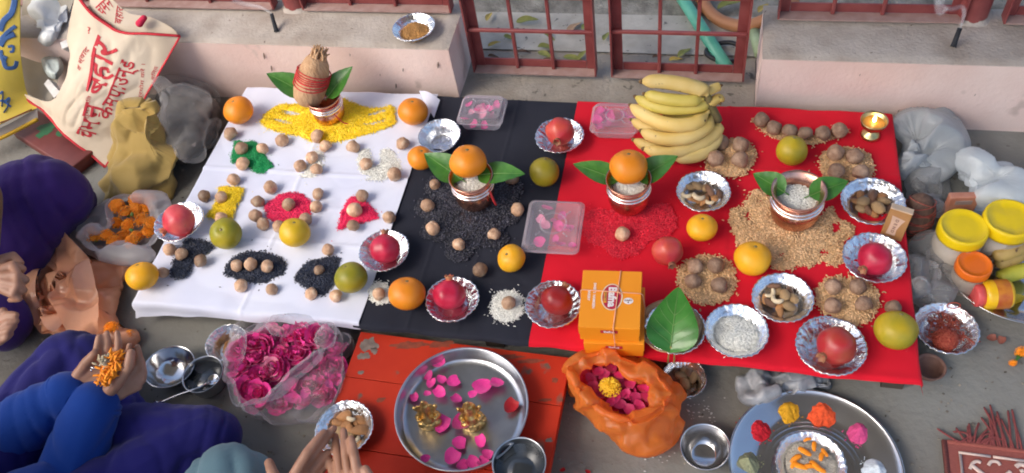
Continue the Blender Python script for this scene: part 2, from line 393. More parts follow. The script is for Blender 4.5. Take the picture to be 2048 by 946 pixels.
for px, lab in (((590, 18), 'round dark red post standing on the left wall'), ((1944, 42), 'round dark red post standing on the right wall by the smoke')):
    q = P(*px, .205); t = thing('post', lab, 'post', (q.x, q.y + .02, .2045), group='posts on the walls')
    b = MB(); b.add(lathe([(.036, 0), (.035, .01), (.034, .8), (0, .8)], 24)); b.build('pipe', steel_red, t)
    b = MB(); b.add(lathe([(.048, 0), (.040, .004), (.0375, .010)], 24, lambda p, a, k: (p[0] * (1 + .12 * math.sin(3 * a)), p[1] * (1 + .1 * math.cos(2 * a)), p[2]))); b.build('mortar_collar', cap_m, t)

# things lying beyond the gate
gp = mat('green_pipe', (.10, .42, .30), .35, col2=(.14, .50, .37), vs=20)
b = MB(); p0, p1 = P(1362, -8, .05), P(1455, 138, .05); d = (p1 - p0)
b.add(tube([p0 - d * 1.2, p0, p1], .017, 14)); tag(b.build('pipe', gp), 'pale green plastic pipe lying behind the right gate leaf', 'pipe')
hm = mat('orange_hose', (.40, .16, .065), .5, col2=(.48, .22, .10), vs=14)
b = MB(); b.add(tube(spline([P(1385, -45, .05), P(1402, -5, .05), P(1420, 25, .05), P(1450, 45, .05), P(1490, 52, .06), P(1530, 40, .08), P(1560, 25, .10), P(1590, 5, .1)], 10), .017, 14)); tag(b.build('hose', hm), 'thick terracotta coloured hose curving behind the gate', 'hose')
blk = mat('black_rubber', (.012, .012, .014), .5)
c = P(1447, 104, .048); b = MB(); b.add(tube([c + Vector((.045 * math.cos(a), .038 * math.sin(a), .004 * math.sin(2 * a))) for a in np.linspace(0, 2 * PI * 1.7, 50)], .006, 8)); tag(b.build('cable_coil', blk), 'black cable coil on the ground beside the green pipe end', 'cable')
lt = mat('pale_green_pipe', (.36, .46, .27), .5)
b = MB(); b.add(tube([P(1507, 58, .055), P(1520, 108, .05)], .015, 12)); tag(b.build('pipe_stub', lt), 'short pale green pipe stub beside the right wall end', 'pipe')

def leaf_vf(L, W, bend=.15, curl=.2, nu=8, nv=14, tip=1.6, cup=.25, wave=0, seed=0):
    """leaf blade lying along +X from its stalk at the origin, midrib along X; two skins"""
    def width(t): return W * (math.sin(PI * min(1, t ** .72)) ** .85) * (1 - .18 * t) if t < 1 else 0
    def q(u, v, off):
        t = v; s = (u - .5) * 2; wd = width(t) * .5 + .0004
        y = s * wd; z = -bend * L * t * t + cup * abs(s) ** 1.5 * wd + wave * L * math.sin(9 * t + seed) * abs(s) - .004 * W * 0
        vein = .012 * W * math.sin((t * L / W * 3.2 - abs(s) * .8) * 2 * PI) * min(1, abs(s) * 3)
        return (L * t, y, z + vein + off)
    v1, f1 = grid(lambda u, v: q(u, v, .0004), nu, nv); v2, f2 = grid(lambda u, v: q(u, v, -.0004), nu, nv)
    n = len(v1); return v1 + v2, f1 + [tuple(i + n for i in g[::-1]) for g in f2]
dl = {'y': mat('yellow_dry_leaf', (.42, .30, .06), .7, col2=(.50, .40, .12), vs=40), 'g': mat('olive_dry_leaf', (.20, .22, .05), .7, col2=(.30, .30, .09), vs=40),
      'b': mat('brown_dry_leaf', (.13, .075, .05), .8, col2=(.2, .12, .07), vs=40), 't': mat('tan_dry_leaf', (.38, .24, .15), .8, col2=(.46, .32, .2), vs=40)}
LV = [(978, 35, 'y', 22, 80, 'small yellow dry leaf standing beside the gate hinge'), (1052, 42, 'g', 34, 5, 'long olive dry leaf on the pale strip edge'), (988, 90, 'y', 20, 30, 'bright yellow dry leaf near the left gate stile'),
      (1045, 106, 'b', 22, 20, 'reddish brown dry leaf behind the first gate bar'), (986, 115, 'b', 18, 10, 'dark curled dry leaf low behind the left gate leaf'), (1018, 77, 'g', 20, -20, 'olive dry leaf left of the first gate bar'),
      (1098, 74, 'g', 20, -30, 'olive dry leaf just under the crossbar of the left gate leaf'), (1093, 95, 'g', 30, 10, 'narrow olive dry leaf behind the second gate bar'), (1090, 112, 'g', 28, -25, 'olive dry leaf crossing the second gate bar'),
      (1102, 124, 'b', 34, 5, 'dark brown dry leaf low behind the second gate bar'), (1147, 58, 't', 34, 60, 'large tan dry leaf on the pale strip'), (1172, 54, 'g', 26, 80, 'pale olive dry leaf near the meeting stile'),
      (1165, 113, 'g', 24, 60, 'olive dry leaf beside the right stile of the left gate leaf'), (1146, 120, 'g', 34, -4, 'long olive dry leaf low in the left gate leaf'), (1212, 76, 'g', 22, 75, 'olive dry leaf lying in the gap between the leaves'),
      (1312, 115, 'b', 14, 30, 'tiny dark leaf scrap left of a gate bar'), (1368, 108, 'g', 30, 55, 'curled yellow green leaf in the middle of the right gate leaf'), (1350, 120, 'y', 20, 10, 'yellow leaf scrap beside the curled leaf'),
      (1456, 12, 'g', 40, 30, 'green leaf lying inside the hose bend'), (1526, 18, 'y', 28, 60, 'yellow green leaf between hose and right wall'), (1000, 132, 'b', 14, 0, 'brown leaf scrap under the left gate leaf')]
for x, y, k, s, a, lab in LV:
    z = .040 if y > 42 else .046
    q = P(x, y, z); L = S(s * 1.15, q); b = MB(); b.add(leaf_vf(L * 1.15, L * .45, .1 + random.random() * .3, cup=.5, wave=.02, seed=x), M=Matrix.Rotation(math.radians(a), 4, 'Z') @ T((-L / 2, 0, .006)))
    tag(b.build('dry_leaf', dl[k], None, q, (random.uniform(-.2, .2), random.uniform(-.3, .1), 0)), lab, 'leaf', 'dry leaves beyond the gate')

# ------------------------------------------------------------------ platform and cloths
wood_d = mat('dark_wood', (.06, .045, .035), .7, col2=(.09, .065, .05), vs=12, stretch=(1, 12, 12), bump=.3)
PX0, PX1, PY0, PY1 = -1.232, .425, .858, 1.556
t = thing('low_platform', 'dark wooden low platform under the three coloured cloths', 'platform', ((PX0 + PX1) / 2, (PY0 + PY1) / 2, 0))
for i in range(6):
    b = MB(); y = -.35 + .117 * i + .058; b.add(rbox(PX1 - PX0, .112, .022, .002, 1, (0, y, .0615))); b.build('board', wood_d, t, smooth=False)
for x in (-.80, -.4, 0, .4, .80):
    b = MB(); b.add(bbox_(x - .02, x + .02, -.33, .33, 0, .0503)); b.build('bearer', wood_d, t, smooth=False)

def cloth(name, label, x0, x1, y0, y1, m, z, flare=None, creases=(), amp=.0016, sides='', seed=0, off=0.0, hemf=None):
    nx, ny = 150, 150; R = (PX0 - off, PX1 + off, PY0 - off, PY1 + off)
    def fn(u, v):
        x = x0 + (x1 - x0) * u; y = y0 + (y1 - y0) * v
        if flare: x, y = flare(u, v, x, y)
        zz = z + amp * (nz((x, y, 0), 7, seed) + .5 * nz((x, y, 0), 18, seed + 4)) + amp * (.9 * crease((x, y, 0), 4.5, seed) + .9 * fold((x, y, 0), 5, seed))
        fw = max(0, 1 - v * 7); zz += fw * .0035 * nz((x * 1.4, y * .4, 0), 14, seed + 9)
        for ax, c, h in creases:
            d = (y if ax == 'y' else x) - c - .006 * nz((x, y, 0), 3, seed); zz += h * math.exp(-(d / .0045) ** 2)
        dx = max(R[0] - x, x - R[1], 0); dy = max(R[2] - y, y - R[3], 0); d = max(dx, dy)
        if d > 0:
            a = min(d / .03, 1); zz -= min(d * .97 * a, z - .006)
            k = .35 + .5 * (1 - a)
            if dx > 0: x += (-1 if x > R[1] else 1) * dx * (1 - k) + .006 * nz((y * 1, 0, 0), 16, seed + 2) * a
            if dy > 0: y += (-1 if y > R[3] else 1) * dy * (1 - k) + .010 * nz((x, 0, 0), 13, seed + 2) * a
        return (x, y, max(zz, .003))
    b = MB(); v, f = grid(fn, nx, ny); n = len(v); cx = (x0 + x1) / 2; cy = (y0 + y1) / 2
    v = [(p[0] - cx, p[1] - cy, p[2]) for p in v]; lo = [(p[0], p[1], p[2] - .0012) for p in v]
    b.add((v + lo, f + [tuple(i + n for i in q[::-1]) for q in f]))
    return tag(b.build(name, m, None, (cx, cy, 0)), label, 'cloth')
def clothm(name, col, col2, sheen=.3, sp=.2):
    return mat(name, col, .85, col2=col2, vs=5, bump=.3, bs=420, bdist=.0006, sheen=sheen, spec=sp, spots=tuple(min(.8, x * 1.0 + .05) for x in col), spots_scale=150, spots_at=.74)
wc = clothm('white_cotton', (.63, .66, .80), (.69, .72, .83)); bc = clothm('black_cotton', (.014, .016, .027), (.020, .022, .034), .05, .25); rc = clothm('red_cotton', (.60, .007, .022), (.68, .012, .03), .08, .12)
def fl_w(u, v, x, y):
    if v > .9 and u > .9: x += .10 * (v - .9) * (u - .9) * 30 * .1
    if v < .12: y -= (.12 - v) * (.20 * max(0, 1 - u * 2.2)); x -= (.12 - v) * .25 * max(0, 1 - u * 4)
    return x - .012 * (1 - u) * (1 - v), y
def fl_r(u, v, x, y):
    k = max(0, u - .93) / .07 * max(0, .07 - v) / .07; return x + .05 * k, y + .0 * k
cloth('black_cloth', 'black cotton cloth in the middle of the platform', -.702, -.302, .842, 1.556, bc, .0788, creases=(('x', -.58, .0014), ('x', -.47, .0012), ('y', .98, .0012)), amp=.0018, seed=11)
cloth('white_cloth', 'white cotton cloth with fold creases on the left part of the platform', -1.243, -.688, .832, 1.562, wc, .0832, fl_w, (('y', 1.262, .0040), ('y', 1.05, .0028), ('y', 1.155, .0018), ('x', -.965, .0024)), .0024, seed=3)
cloth('red_cloth', 'bright red cotton cloth on the right part of the platform', -.316, .4345, .840, 1.560, rc, .0832, fl_r, (('y', 1.36, .0018), ('x', .06, .0016), ('y', 1.12, .0014)), .0020, seed=7)
CZ = .0842
# corner of the white cloth turned up at the wall
b = MB(); q0, q1, q2 = P(845, 184, .085), P(878, 205, .085), P(868, 196, .10)
b.add(grid(lambda u, v: (P(838, 182, .086) * (1 - u) + P(880, 200, .088) * u) * (1 - v) + (P(850, 206, .0875) * (1 - u) + P(868, 236, .0875) * u) * v + Vector((0, 0, .012 * math.sin(PI * u) * (1 - v))), 10, 10)); tag(b.build('cloth_corner', wc), 'white cloth corner folded back over the black cloth edge', 'cloth')
bpy.data.objects['cloth_corner'].parent = bpy.data.objects['white_cloth']; bpy.data.objects['cloth_corner'].location = -bpy.data.objects['white_cloth'].location
for k in ('label', 'category'): del bpy.data.objects['cloth_corner'][k]

# red stool (low plank seat) in front
sm = mat('peeling_red_paint', (.36, .016, .005), .6, col2=(.52, .036, .010), vs=5, spec=.25, bump=.25, bs=70, spots=(.15, .09, .065), spots_scale=17, spots_at=.64)
se = mat('bare_wood_edge', (.16, .055, .03), .7, col2=(.26, .12, .07), vs=30, bump=.3)
SZ = .055
A, B_, C_, D_ = P(722, 662, SZ), P(1142, 714, SZ), P(1090, 960, SZ), P(660, 960, SZ)
ax = (B_ - A).normalized(); Lx = (B_ - A).length; ay = Vector((0, 0, 1)).cross(ax)
t = thing('low_stool', 'low red wooden plank stool with peeling paint under the steel plate', 'stool', ((A + B_) / 2 - ay * .24).to_tuple()[:2] + (0,), (0, 0, math.atan2(ax.y, ax.x)))
ysp = [(.2385, .130), (.129, -.02), (-.0212, -.17), (-.1712, -.29)]
for y1, y0 in ysp:
    def fn(p): return p
    b = MB(); v, f = rbox(Lx, y1 - y0 - .0005, .024, .0012, 2, (0, (y0 + y1) / 2, SZ - .012)); b.add((v, f)); b.build('plank', sm, t, smooth=False)
for x in (-Lx / 2 + .05, Lx / 2 - .05):
    b = MB(); b.add(bbox_(x - .015, x + .015, -.27, .22, 0, SZ - .0245)); b.build('runner', se, t, smooth=False)

chip = mat('bare_grey_wood', (.13, .10, .085), .85, col2=(.22, .17, .14), vs=60, bump=.5, bs=120)
chip2 = mat('brown_scuffed_paint', (.17, .035, .018), .8, col2=(.27, .05, .02), vs=80, bump=.4, bs=150)
for px_, py_, rx_, ry_, m_ in ((738, 690, 17, 12, chip), (727, 712, 14, 7, chip), (748, 702, 8, 6, chip), (722, 745, 7, 4, chip), (1005, 715, 40, 5, chip2), (820, 690, 34, 7, chip2), (884, 688, 26, 6, chip2), (1110, 760, 6, 5, chip2), (760, 800, 9, 4, chip2), (1098, 880, 7, 4, chip), (710, 860, 18, 5, chip2), (1090, 800, 12, 3, chip2), (1060, 722, 30, 4, chip2), (700, 905, 12, 5, chip)):
    c = P(px_, py_, SZ + .0004); R1_, R2_ = S(rx_, c), S(ry_, c) * 1.2; v = [(0, 0, 0)]
    for i in range(26): a = 2 * PI * i / 26; k = 1 + .55 * nz((math.cos(a) * 2, math.sin(a) * 2, px_ * .13), 1.3) + .25 * nz((math.cos(a) * 5, math.sin(a) * 5, py_ * .1), 1.3); v.append((R1_ * k * math.cos(a), R2_ * k * math.sin(a), 0))
    b = MB(); b.add((v, [(0, i + 1, (i + 1) % 26 + 1) for i in range(26)])); o = b.build('bare_patch', m_, t, smooth=False); o.matrix_parent_inverse = Matrix.Identity(4)
    Ms = Matrix.Translation(t.location) @ Matrix.Rotation(t.rotation_euler.z, 4, 'Z'); o.location = Ms.inverted() @ c; o.rotation_euler = (0, 0, -t.rotation_euler.z + .2)
# grime on the walls
grm = mat('wall_grime', (.16, .12, .10), .9, col2=(.24, .18, .15), vs=80)
for wl_, px_, py_, h_ in ((0, 528, 112, 9), (0, 543, 137, 8), (0, 792, 172, 7), (0, 876, 130, 9), (0, 806, 140, 5), (0, 700, 110, 4), (0, 760, 150, 3), (1, 1797, 222, 4), (1, 1720, 150, 3), (1, 1950, 190, 3)):
    q = PY(px_, py_, 1.5965); s = S(h_, q); b = MB(); b.add(ball_(q, s)) if False else b.add(lathe([(0, -s), (s * .16, -s * .6), (s * .22, 0), (s * .12, s * .7), (0, s)], 8, lambda p, a, k: (p[0] + p[2] * .25, p[1] * .3, p[2])))
    wo = [o_ for o_ in bpy.data.objects if o_.name.startswith('low_wall')][wl_]; o = b.build('stain_mark', grm, wo); o.location = q - wo.location

# loose grit on the floor
gm = mat('floor_grit', (.20, .18, .15), .9, isl=.6); b = MB()
for _ in range(1500):
    x, y = random.uniform(-60, 2100), random.uniform(250, 960)
    q = P(x, y, .0008)
    if PX0 - .02 < q.x < PX1 + .02 and PY0 - .02 < q.y < PY1 + .05 or q.y > 1.58: continue
    s = abs(random.gauss(0, .0011)) + .0005; b.add(box(s * 2, s * random.uniform(1, 2.4), s), M=T(q) @ Matrix.Rotation(random.uniform(0, 6), 4, 'Z') @ Matrix.Rotation(random.uniform(0, .6), 4, 'X'))
tag(b.build('grit', gm, smooth=False), kind='stuff')

# ------------------------------------------------------------------ heaps of grain on the cloths
heap('rice_heap', 'wide spread of yellow rice around the coconut pot', 'rice heap', [(520, 240), (533, 222), (560, 207), (600, 206), (640, 208), (676, 206), (684, 195), (700, 200), (730, 212), (765, 212), (785, 208), (790, 225), (789, 245), (760, 258), (730, 268), (700, 276), (665, 284), (630, 282), (600, 272), (560, 262), (530, 253)],
     CZ, .009, m=rice_y, dens=2.2, holes=[[(560, 224), (578, 222), (600, 228), (603, 231), (580, 230)], [(545, 239), (560, 240), (585, 247), (570, 248)], [(735, 231), (760, 221), (778, 217), (765, 225), (740, 233)], [(722, 250), (745, 246), (770, 239), (772, 242), (745, 250)]])
heap('rice_heap', 'dark green rice heap with three nuts on the white cloth', 'rice heap', [(470, 280), (489, 282), (505, 279), (520, 290), (527, 302), (533, 313), (546, 329), (540, 335), (525, 345), (508, 344), (500, 335), (487, 328), (473, 322), (460, 327), (463, 305)], CZ, .006, .004, .0018, rice_g, 2.2, stray=.01)
heap('rice_heap', 'small yellow rice rectangle on the white cloth', 'rice heap', [(440, 372), (486, 373), (484, 388), (470, 418), (464, 436), (440, 434), (412, 434), (420, 418), (434, 390)], CZ, .007, m=rice_y, dens=2.2, stray=.01)
heap('rice_heap', 'round pink rice heap on the white cloth', 'rice heap', [(556, 388), (580, 383), (600, 385), (620, 400), (622, 412), (617, 430), (590, 440), (560, 446), (540, 438), (528, 423), (530, 408), (545, 396)], CZ, .006, .0045, .0018, rice_p, 2.2, stray=.02)
heap('rice_heap', 'triangular pink rice heap on the white cloth', 'rice heap', [(699, 394), (718, 394), (735, 405), (758, 433), (740, 440), (722, 445), (700, 450), (674, 460), (675, 447), (680, 425)], CZ, .006, .0045, .0018, rice_p, 2.2, stray=.02)
heap('rice_heap', 'little white rice heap among three nuts', 'rice heap', [(630, 300), (645, 302), (650, 320), (640, 340), (632, 352), (615, 356), (598, 352), (602, 340), (612, 325), (620, 310)], CZ, .004, m=rice_w, dens=1.5, stray=.05)
heap('rice_heap', 'crescent of white rice near the edge of the white cloth', 'rice heap', [(720, 300), (736, 295), (742, 310), (748, 325), (758, 327), (760, 300), (772, 295), (790, 305), (802, 325), (802, 340), (785, 352), (760, 360), (735, 360), (720, 345), (713, 320)], CZ, .004, m=rice_w, dens=1.5, stray=.05)
heap('seed_heap', 'black seed heap shaped like an arrow at the left edge', 'seed heap', [(370, 478), (390, 477), (412, 480), (428, 491), (412, 505), (388, 520), (380, 540), (370, 555), (350, 556), (340, 545), (345, 520), (352, 505), (362, 492)], CZ, .006, .005, .0024, sesame, 2, stray=.02)
heap('seed_heap', 'oval black seed heap carrying a row of three nuts', 'seed heap', [(490, 503), (515, 500), (540, 505), (560, 514), (571, 528), (565, 548), (545, 560), (515, 567), (485, 562), (455, 552), (446, 543), (455, 522), (470, 510)], CZ, .006, .005, .0024, sesame, 2, stray=.03)
heap('seed_heap', 'black seed heap beside the dark green lime', 'seed heap', [(640, 514), (665, 512), (680, 520), (672, 540), (668, 565), (655, 585), (640, 592), (620, 582), (600, 570), (588, 560), (592, 545), (610, 525)], CZ, .006, .005, .0024, sesame, 2, stray=.03)
heap('seed_heap', 'sprawling dusty black seed pattern around the middle copper pot', 'seed heap', [(850, 365), (868, 352), (900, 365), (940, 380), (985, 378), (1010, 360), (1035, 355), (1048, 368), (1045, 385), (1030, 405), (1040, 425), (1035, 445), (1010, 455), (1020, 475), (1000, 495), (965, 492), (945, 505), (935, 520), (905, 520), (888, 505), (893, 485), (870, 482), (840, 475), (842, 455), (850, 440), (830, 425), (828, 408), (845, 395), (860, 392), (846, 378)],
     CZ - .002, .005, .0045, .0026, sesame2, 1.0, stray=.10, wd=.02)
heap('rice_heap', 'wide spread of bright red rice around the silver collared pot', 'rice heap', [(1165, 430), (1190, 415), (1220, 418), (1260, 420), (1300, 408), (1330, 405), (1350, 425), (1352, 455), (1330, 475), (1300, 480), (1285, 500), (1250, 515), (1220, 508), (1205, 490), (1185, 488), (1168, 470), (1160, 450)], CZ, .005, .0038, .0016, rice_r, 2.0, stray=.05, wd=.025)
heap('wheat_heap', 'broad wheat heap around the copper pot of white rice', 'wheat heap', [(1500, 385), (1520, 375), (1545, 395), (1560, 430), (1620, 445), (1650, 420), (1665, 410), (1675, 430), (1695, 440), (1712, 455), (1708, 470), (1690, 480), (1695, 500), (1690, 520), (1670, 532), (1650, 522), (1625, 530), (1600, 530), (1575, 538), (1545, 535), (1530, 520), (1510, 500), (1480, 495), (1470, 470), (1458, 440), (1462, 415), (1485, 410)],
     CZ, .010, .0066, .0030, wheat, 2.0, stray=.05, holes=[[(1490, 425), (1500, 424), (1501, 438), (1492, 440)], [(1664, 450), (1677, 446), (1680, 462), (1668, 466)], [(1515, 402), (1526, 400), (1522, 408)], [(1640, 503), (1652, 500), (1655, 508), (1643, 512)], [(1560, 510), (1568, 509), (1566, 515)]], wd=.02)
WH = [('wheat heap with four brown nuts touching the bananas', [(1412, 300), (1430, 282), (1460, 275), (1490, 280), (1508, 295), (1512, 315), (1500, 340), (1475, 354), (1445, 352), (1418, 345), (1408, 325)]),
      ('wheat heap with four nuts below the brass lamp', [(1640, 310), (1665, 295), (1700, 293), (1730, 300), (1748, 320), (1750, 345), (1735, 360), (1690, 362), (1655, 360), (1642, 340)]),
      ('wheat heap with four nuts in front of the loose pomegranate', [(1356, 535), (1380, 515), (1410, 508), (1445, 512), (1468, 530), (1475, 560), (1465, 590), (1440, 605), (1410, 608), (1375, 595), (1355, 570)]),
      ('wheat heap with four nuts behind the yellow green lime', [(1635, 575), (1660, 552), (1700, 552), (1735, 560), (1758, 580), (1762, 605), (1745, 635), (1715, 650), (1675, 640), (1640, 620), (1630, 598)]),
      ('long curved wheat row carrying six nuts at the wall', [(1505, 236), (1520, 232), (1540, 248), (1580, 262), (1630, 268), (1675, 255), (1700, 258), (1690, 268), (1660, 278), (1625, 288), (1590, 285), (1550, 275), (1520, 258)])]
for lab, pl in WH: heap('wheat_heap', lab, 'wheat heap', pl, CZ, .008, .0066, .0030, wheat, 2.0, stray=.07, group='wheat heaps on the red cloth')
heap('rice_heap', 'scatter of white rice under a nut on the front of the black cloth', 'rice heap', [(985, 595), (1000, 583), (1025, 580), (1045, 592), (1048, 612), (1040, 635), (1015, 645), (990, 638), (978, 615)], CZ - .003, .004, m=rice_w, dens=1.7, stray=.1)
heap('rice_heap', 'scatter of white rice beside the big orange on the black cloth', 'rice heap', [(738, 572), (755, 562), (778, 570), (785, 590), (775, 605), (755, 608), (738, 598)], CZ - .003, .004, m=rice_w, dens=1.5, stray=.1)

# ------------------------------------------------------------------ areca nuts
def nut_mesh(k):
    rr = random.Random(k); sq = rr.uniform(.82, 1.0); pk = rr.uniform(.0, .14)
    def fn(p, a, i):
        x, y, z = p; n = noise.noise(Vector((x, y, z)) * 1.6 + Vector((k, 0, 0))); s = 1 + .13 * n + .02 * noise.noise(Vector((x, y, z)) * 4)
        if z > 0: z += pk * max(0, 1 - math.hypot(x, y) * 1.4)
        if z < -.55: z = -.55 - (z + .55) * .25 * -1 * .3
        return (x * s, y * s, z * s)
    b = MB(); b.add(lathe(sphere_prof(1, 14, sq), 20, fn)); me = b.mesh('areca_nut', nutm); return me
NM = [nut_mesh(k) for k in range(6)]; NMB = []
for k in range(4):
    me = nut_mesh(20 + k); me.materials.clear(); me.materials.append(nutb); NMB.append(me)
def nut(x, y, r, lab, h=0.0, dusty=False, group='areca nuts on the white cloth', z=None, up=None):
    z = CZ if z is None else z
    q = P(x, y, z + h + .010); R = S(r, q); k = random.randrange(6)
    o = link('areca_nut', (NMB[k % 4] if dusty else NM[k]), None, (q.x, q.y, z + h + R * .62)); o.scale = (R, R, R)
    a = random.uniform(0, 6.28); o.rotation_euler = (random.uniform(-.9, .9), random.uniform(-.9, .9), a)
    tag(o, lab, 'areca nut', group); return o
NW = [(462, 269, 'pale capped nut beside the leftmost orange'), (483, 297, 'nut at the upper left of the green rice', .004), (525, 297, 'nut at the right of the green rice', .004), (486, 328, 'nut at the lower left edge of the green rice', .003),
      (564, 281, 'nut alone just below the left part of the yellow rice spread'), (635, 273, 'large nut on the front rim of the yellow rice spread', .005), (652, 293, 'nut just in front of the yellow rice spread'),
      (624, 315, 'light nut at the top of the little white rice heap', .002), (600, 332, 'pale nut at the left of the little white rice heap', .001), (633, 339, 'dark nut at the lower right of the little white rice heap', .003),
      (706, 295, 'nut just left of the white rice crescent'), (806, 288, 'reddish nut below the right orange near the cloth edge'), (732, 328, 'nut lying on the left arm of the white rice crescent', .003), (789, 349, 'broad dark nut at the right tip of the white rice crescent', .002),
      (467, 359, 'nut just above the yellow rice rectangle'), (408, 392, 'pale nut left of the yellow rice rectangle'), (442, 394, 'nut on the upper part of the yellow rice rectangle', .005), (442, 436, 'nut half hidden behind the green lime', .003),
      (541, 375, 'reddish nut above the round pink rice heap'), (516, 404, 'nut at the upper left of the round pink heap'), (577, 409, 'nut in the middle of the round pink heap', .005), (511, 432, 'pale nut at the lower left of the round pink heap'),
      (526, 448, 'dark nut in front of the pale one by the round pink heap'), (557, 452, 'nut tucked behind the yellow lime', 0), (611, 439, 'nut at the lower right of the round pink heap', .002), (636, 388, 'dark nut at the upper right of the round pink heap'), (632, 413, 'pale nut at the right edge of the round pink heap'),
      (724, 391, 'nut at the top corner of the pink rice triangle', .003), (709, 420, 'large pale nut in the middle of the pink rice triangle', .005), (706, 451, 'nut at the bottom of the pink rice triangle', .004), (778, 434, 'nut right of the pink rice triangle by the black cloth'),
      (339, 499, 'dark nut left of the arrow shaped black seed'), (363, 508, 'flat brown nut on the arrow shaped black seed', .005), (401, 521, 'pale nut at the right edge of the arrow shaped black seed', .002), (326, 544, 'small nut touching the amber orange at the corner'),
      (473, 531, 'reddish nut first in the row on the oval black seed', .005), (501, 528, 'pale flat nut in the middle of the row on the oval black seed', .005), (534, 532, 'pale edged nut last in the row on the oval black seed', .005),
      (482, 571, 'pale nut in front of the oval black seed', .001), (543, 578, 'reddish nut below the right end of the oval black seed'), (656, 499, 'pale nut behind the black seed by the dark lime'), (637, 539, 'small pale nut in the middle of the black seed by the dark lime', .005),
      (622, 587, 'nut at the front left of the black seed by the dark lime', .001), (672, 592, 'nut in front of the dark green lime')]
for n in NW: nut(n[0], n[1], random.uniform(12.2, 13.8) + (1.8 if 'large' in n[2] or 'broad' in n[2] else 0) - (2 if 'small' in n[2] else 0), n[2], n[3] if len(n) > 3 else 0)
NB = [(869, 368, 'nut at the upper left of the dusty seed pattern', 11), (855, 411, 'nut at the far left lobe of the dusty seed pattern', 14), (866, 457, 'pale nut at the lower left lobe of the dusty seed pattern', 15), (917, 489, 'nut at the front lobe of the dusty seed pattern', 13),
      (988, 469, 'nut on the lower right lobe of the dusty seed pattern', 13), (1035, 419, 'brown nut beside the clear box on the dusty seed', 14), (1024, 358, 'nut peeking out under the right leaf of the middle pot', 14), (960, 540, 'pale nut alone in front of the dusty seed pattern', 15),
      (757, 587, 'brown nut on rice scatter touching the big orange', 13), (1017, 606, 'nut on the white rice scatter between two bowls', 15)]
for x, y, lab, r in NB: nut(x, y, r, lab, .002, z=CZ - .003, group='areca nuts on the black cloth')
nut(1245, 468, 15, 'single pale nut on the bright red rice', .005, group='areca nuts on the red cloth'); nut(1786, 616, 16, 'dusty nut behind the yellow green lime by the cloth edge', 0, True, 'areca nuts on the red cloth')
for i, (x, y) in enumerate([(1523, 241), (1548, 257), (1578, 265), (1610, 269), (1645, 269), (1678, 262)]):
    nut(x, y, 16, ['nut at the left end of the curved wheat row', 'second nut from the left in the curved wheat row', 'third nut from the left in the curved wheat row, dark', 'fourth nut in the curved wheat row, pale, above the yellow lime', 'fifth nut in the curved wheat row', 'nut at the right end of the curved wheat row nearest the lamp'][i], .004, True, 'areca nuts on wheat')
for pts, wh in (([(1441, 287), (1481, 291), (1431, 319), (1479, 322)], 'wheat heap by the bananas'), ([(1671, 307), (1709, 314), (1673, 345), (1720, 347)], 'wheat heap below the lamp'), ([(1390, 534), (1432, 532), (1386, 563), (1438, 572)], 'wheat heap before the loose pomegranate'), ([(1665, 574), (1715, 574), (1665, 612), (1727, 610)], 'wheat heap behind the yellow green lime')):
    for (x, y), pos in zip(pts, ('back left', 'back right', 'front left', 'front right')): nut(x, y, 17, 'dusty brown nut at the %s of the %s' % (pos, wh), .005, True, 'areca nuts on wheat')

# ------------------------------------------------------------------ citrus fruit
def citm(name, a, b_, c=None):
    m = mat(name, a, .40, col2=b_, vs=14, bump=.45, bs=480, bdist=.0008, spec=.4, sss=.06, detail=3, obv=.08, spots=tuple(x * .45 for x in a), spots_scale=75, spots_at=.735); return m
CM = {'orange': citm('orange_peel', (.78, .235, .012), (.84, .29, .018)), 'amber': citm('amber_peel', (.80, .36, .012), (.84, .44, .02)), 'yellow': citm('yellow_peel', (.62, .42, .02), (.74, .46, .02)),
      'green': citm('lime_green_peel', (.17, .20, .015), (.42, .33, .02)), 'olive': citm('olive_peel', (.24, .20, .014), (.34, .27, .016)), 'lemon': citm('ripe_lime_peel', (.52, .36, .015), (.30, .27, .02))}
scar = mat('stem_scar', (.16, .14, .05), .8, col2=(.28, .22, .09), vs=200)
def citrus(x, y, r, kind, lab, axis=(0, 0, 1), sq=.86, z=None, nub=0, name='orange_fruit', cat='orange', group='citrus fruit', h=0, lobes=.012):
    z = CZ if z is None else z
    g = P(x, y, z + .028); R = S(r, g); sd_ = random.random() * 50
    def fn(p, a, k):
        rr = math.hypot(p[0], p[1]); f = 1 + lobes * math.sin(5 * a + sd_) * (rr / R) + .065 * nz(p, 20, sd_)
        zz = p[2]
        if zz > 0: zz -= R * .10 * math.exp(-(rr / (R * .22)) ** 2); zz += nub * R * math.exp(-(rr / (R * .25)) ** 2)
        else: zz += R * .05 * math.exp(-(rr / (R * .25)) ** 2)
        return (p[0] * f, p[1] * f, zz)
    A = aim(Vector(axis)); b = MB(); b.add(lathe(sphere_prof(R, 24, sq), 36, fn), M=A)
    zmin = min(p.z for p in b.v); c = P(x, y, z + h - zmin)
    o = b.build(name, CM[kind], None, (c.x, c.y, z + h - zmin)); tag(o, lab, cat, group)
    b = MB(); b.add(lathe([(0, -.002), (R * .09, -.0012), (R * .10, .0), (R * .05, .0012), (0, .0010)], 10), M=A @ T((0, 0, R * sq - R * .10 + nub * R + .0006))); b.build('stem_scar', scar, o)
    return o
wc_ = 'citrus fruit on the white cloth'
citrus(477, 220, 30, 'orange', 'orange at the back left corner of the white cloth', (-.1, .0, 1)); citrus(826, 223, 30, 'orange', 'orange at the back right corner of the white cloth', (.1, .2, 1))
citrus(841, 316, 26, 'orange', 'orange half behind a leaf, below the empty foil bowl', (.3, .1, 1)); citrus(1023, 516, 29, 'amber', 'amber orange between black cloth seed and clear box', (-.3, -.3, 1), z=CZ - .003)
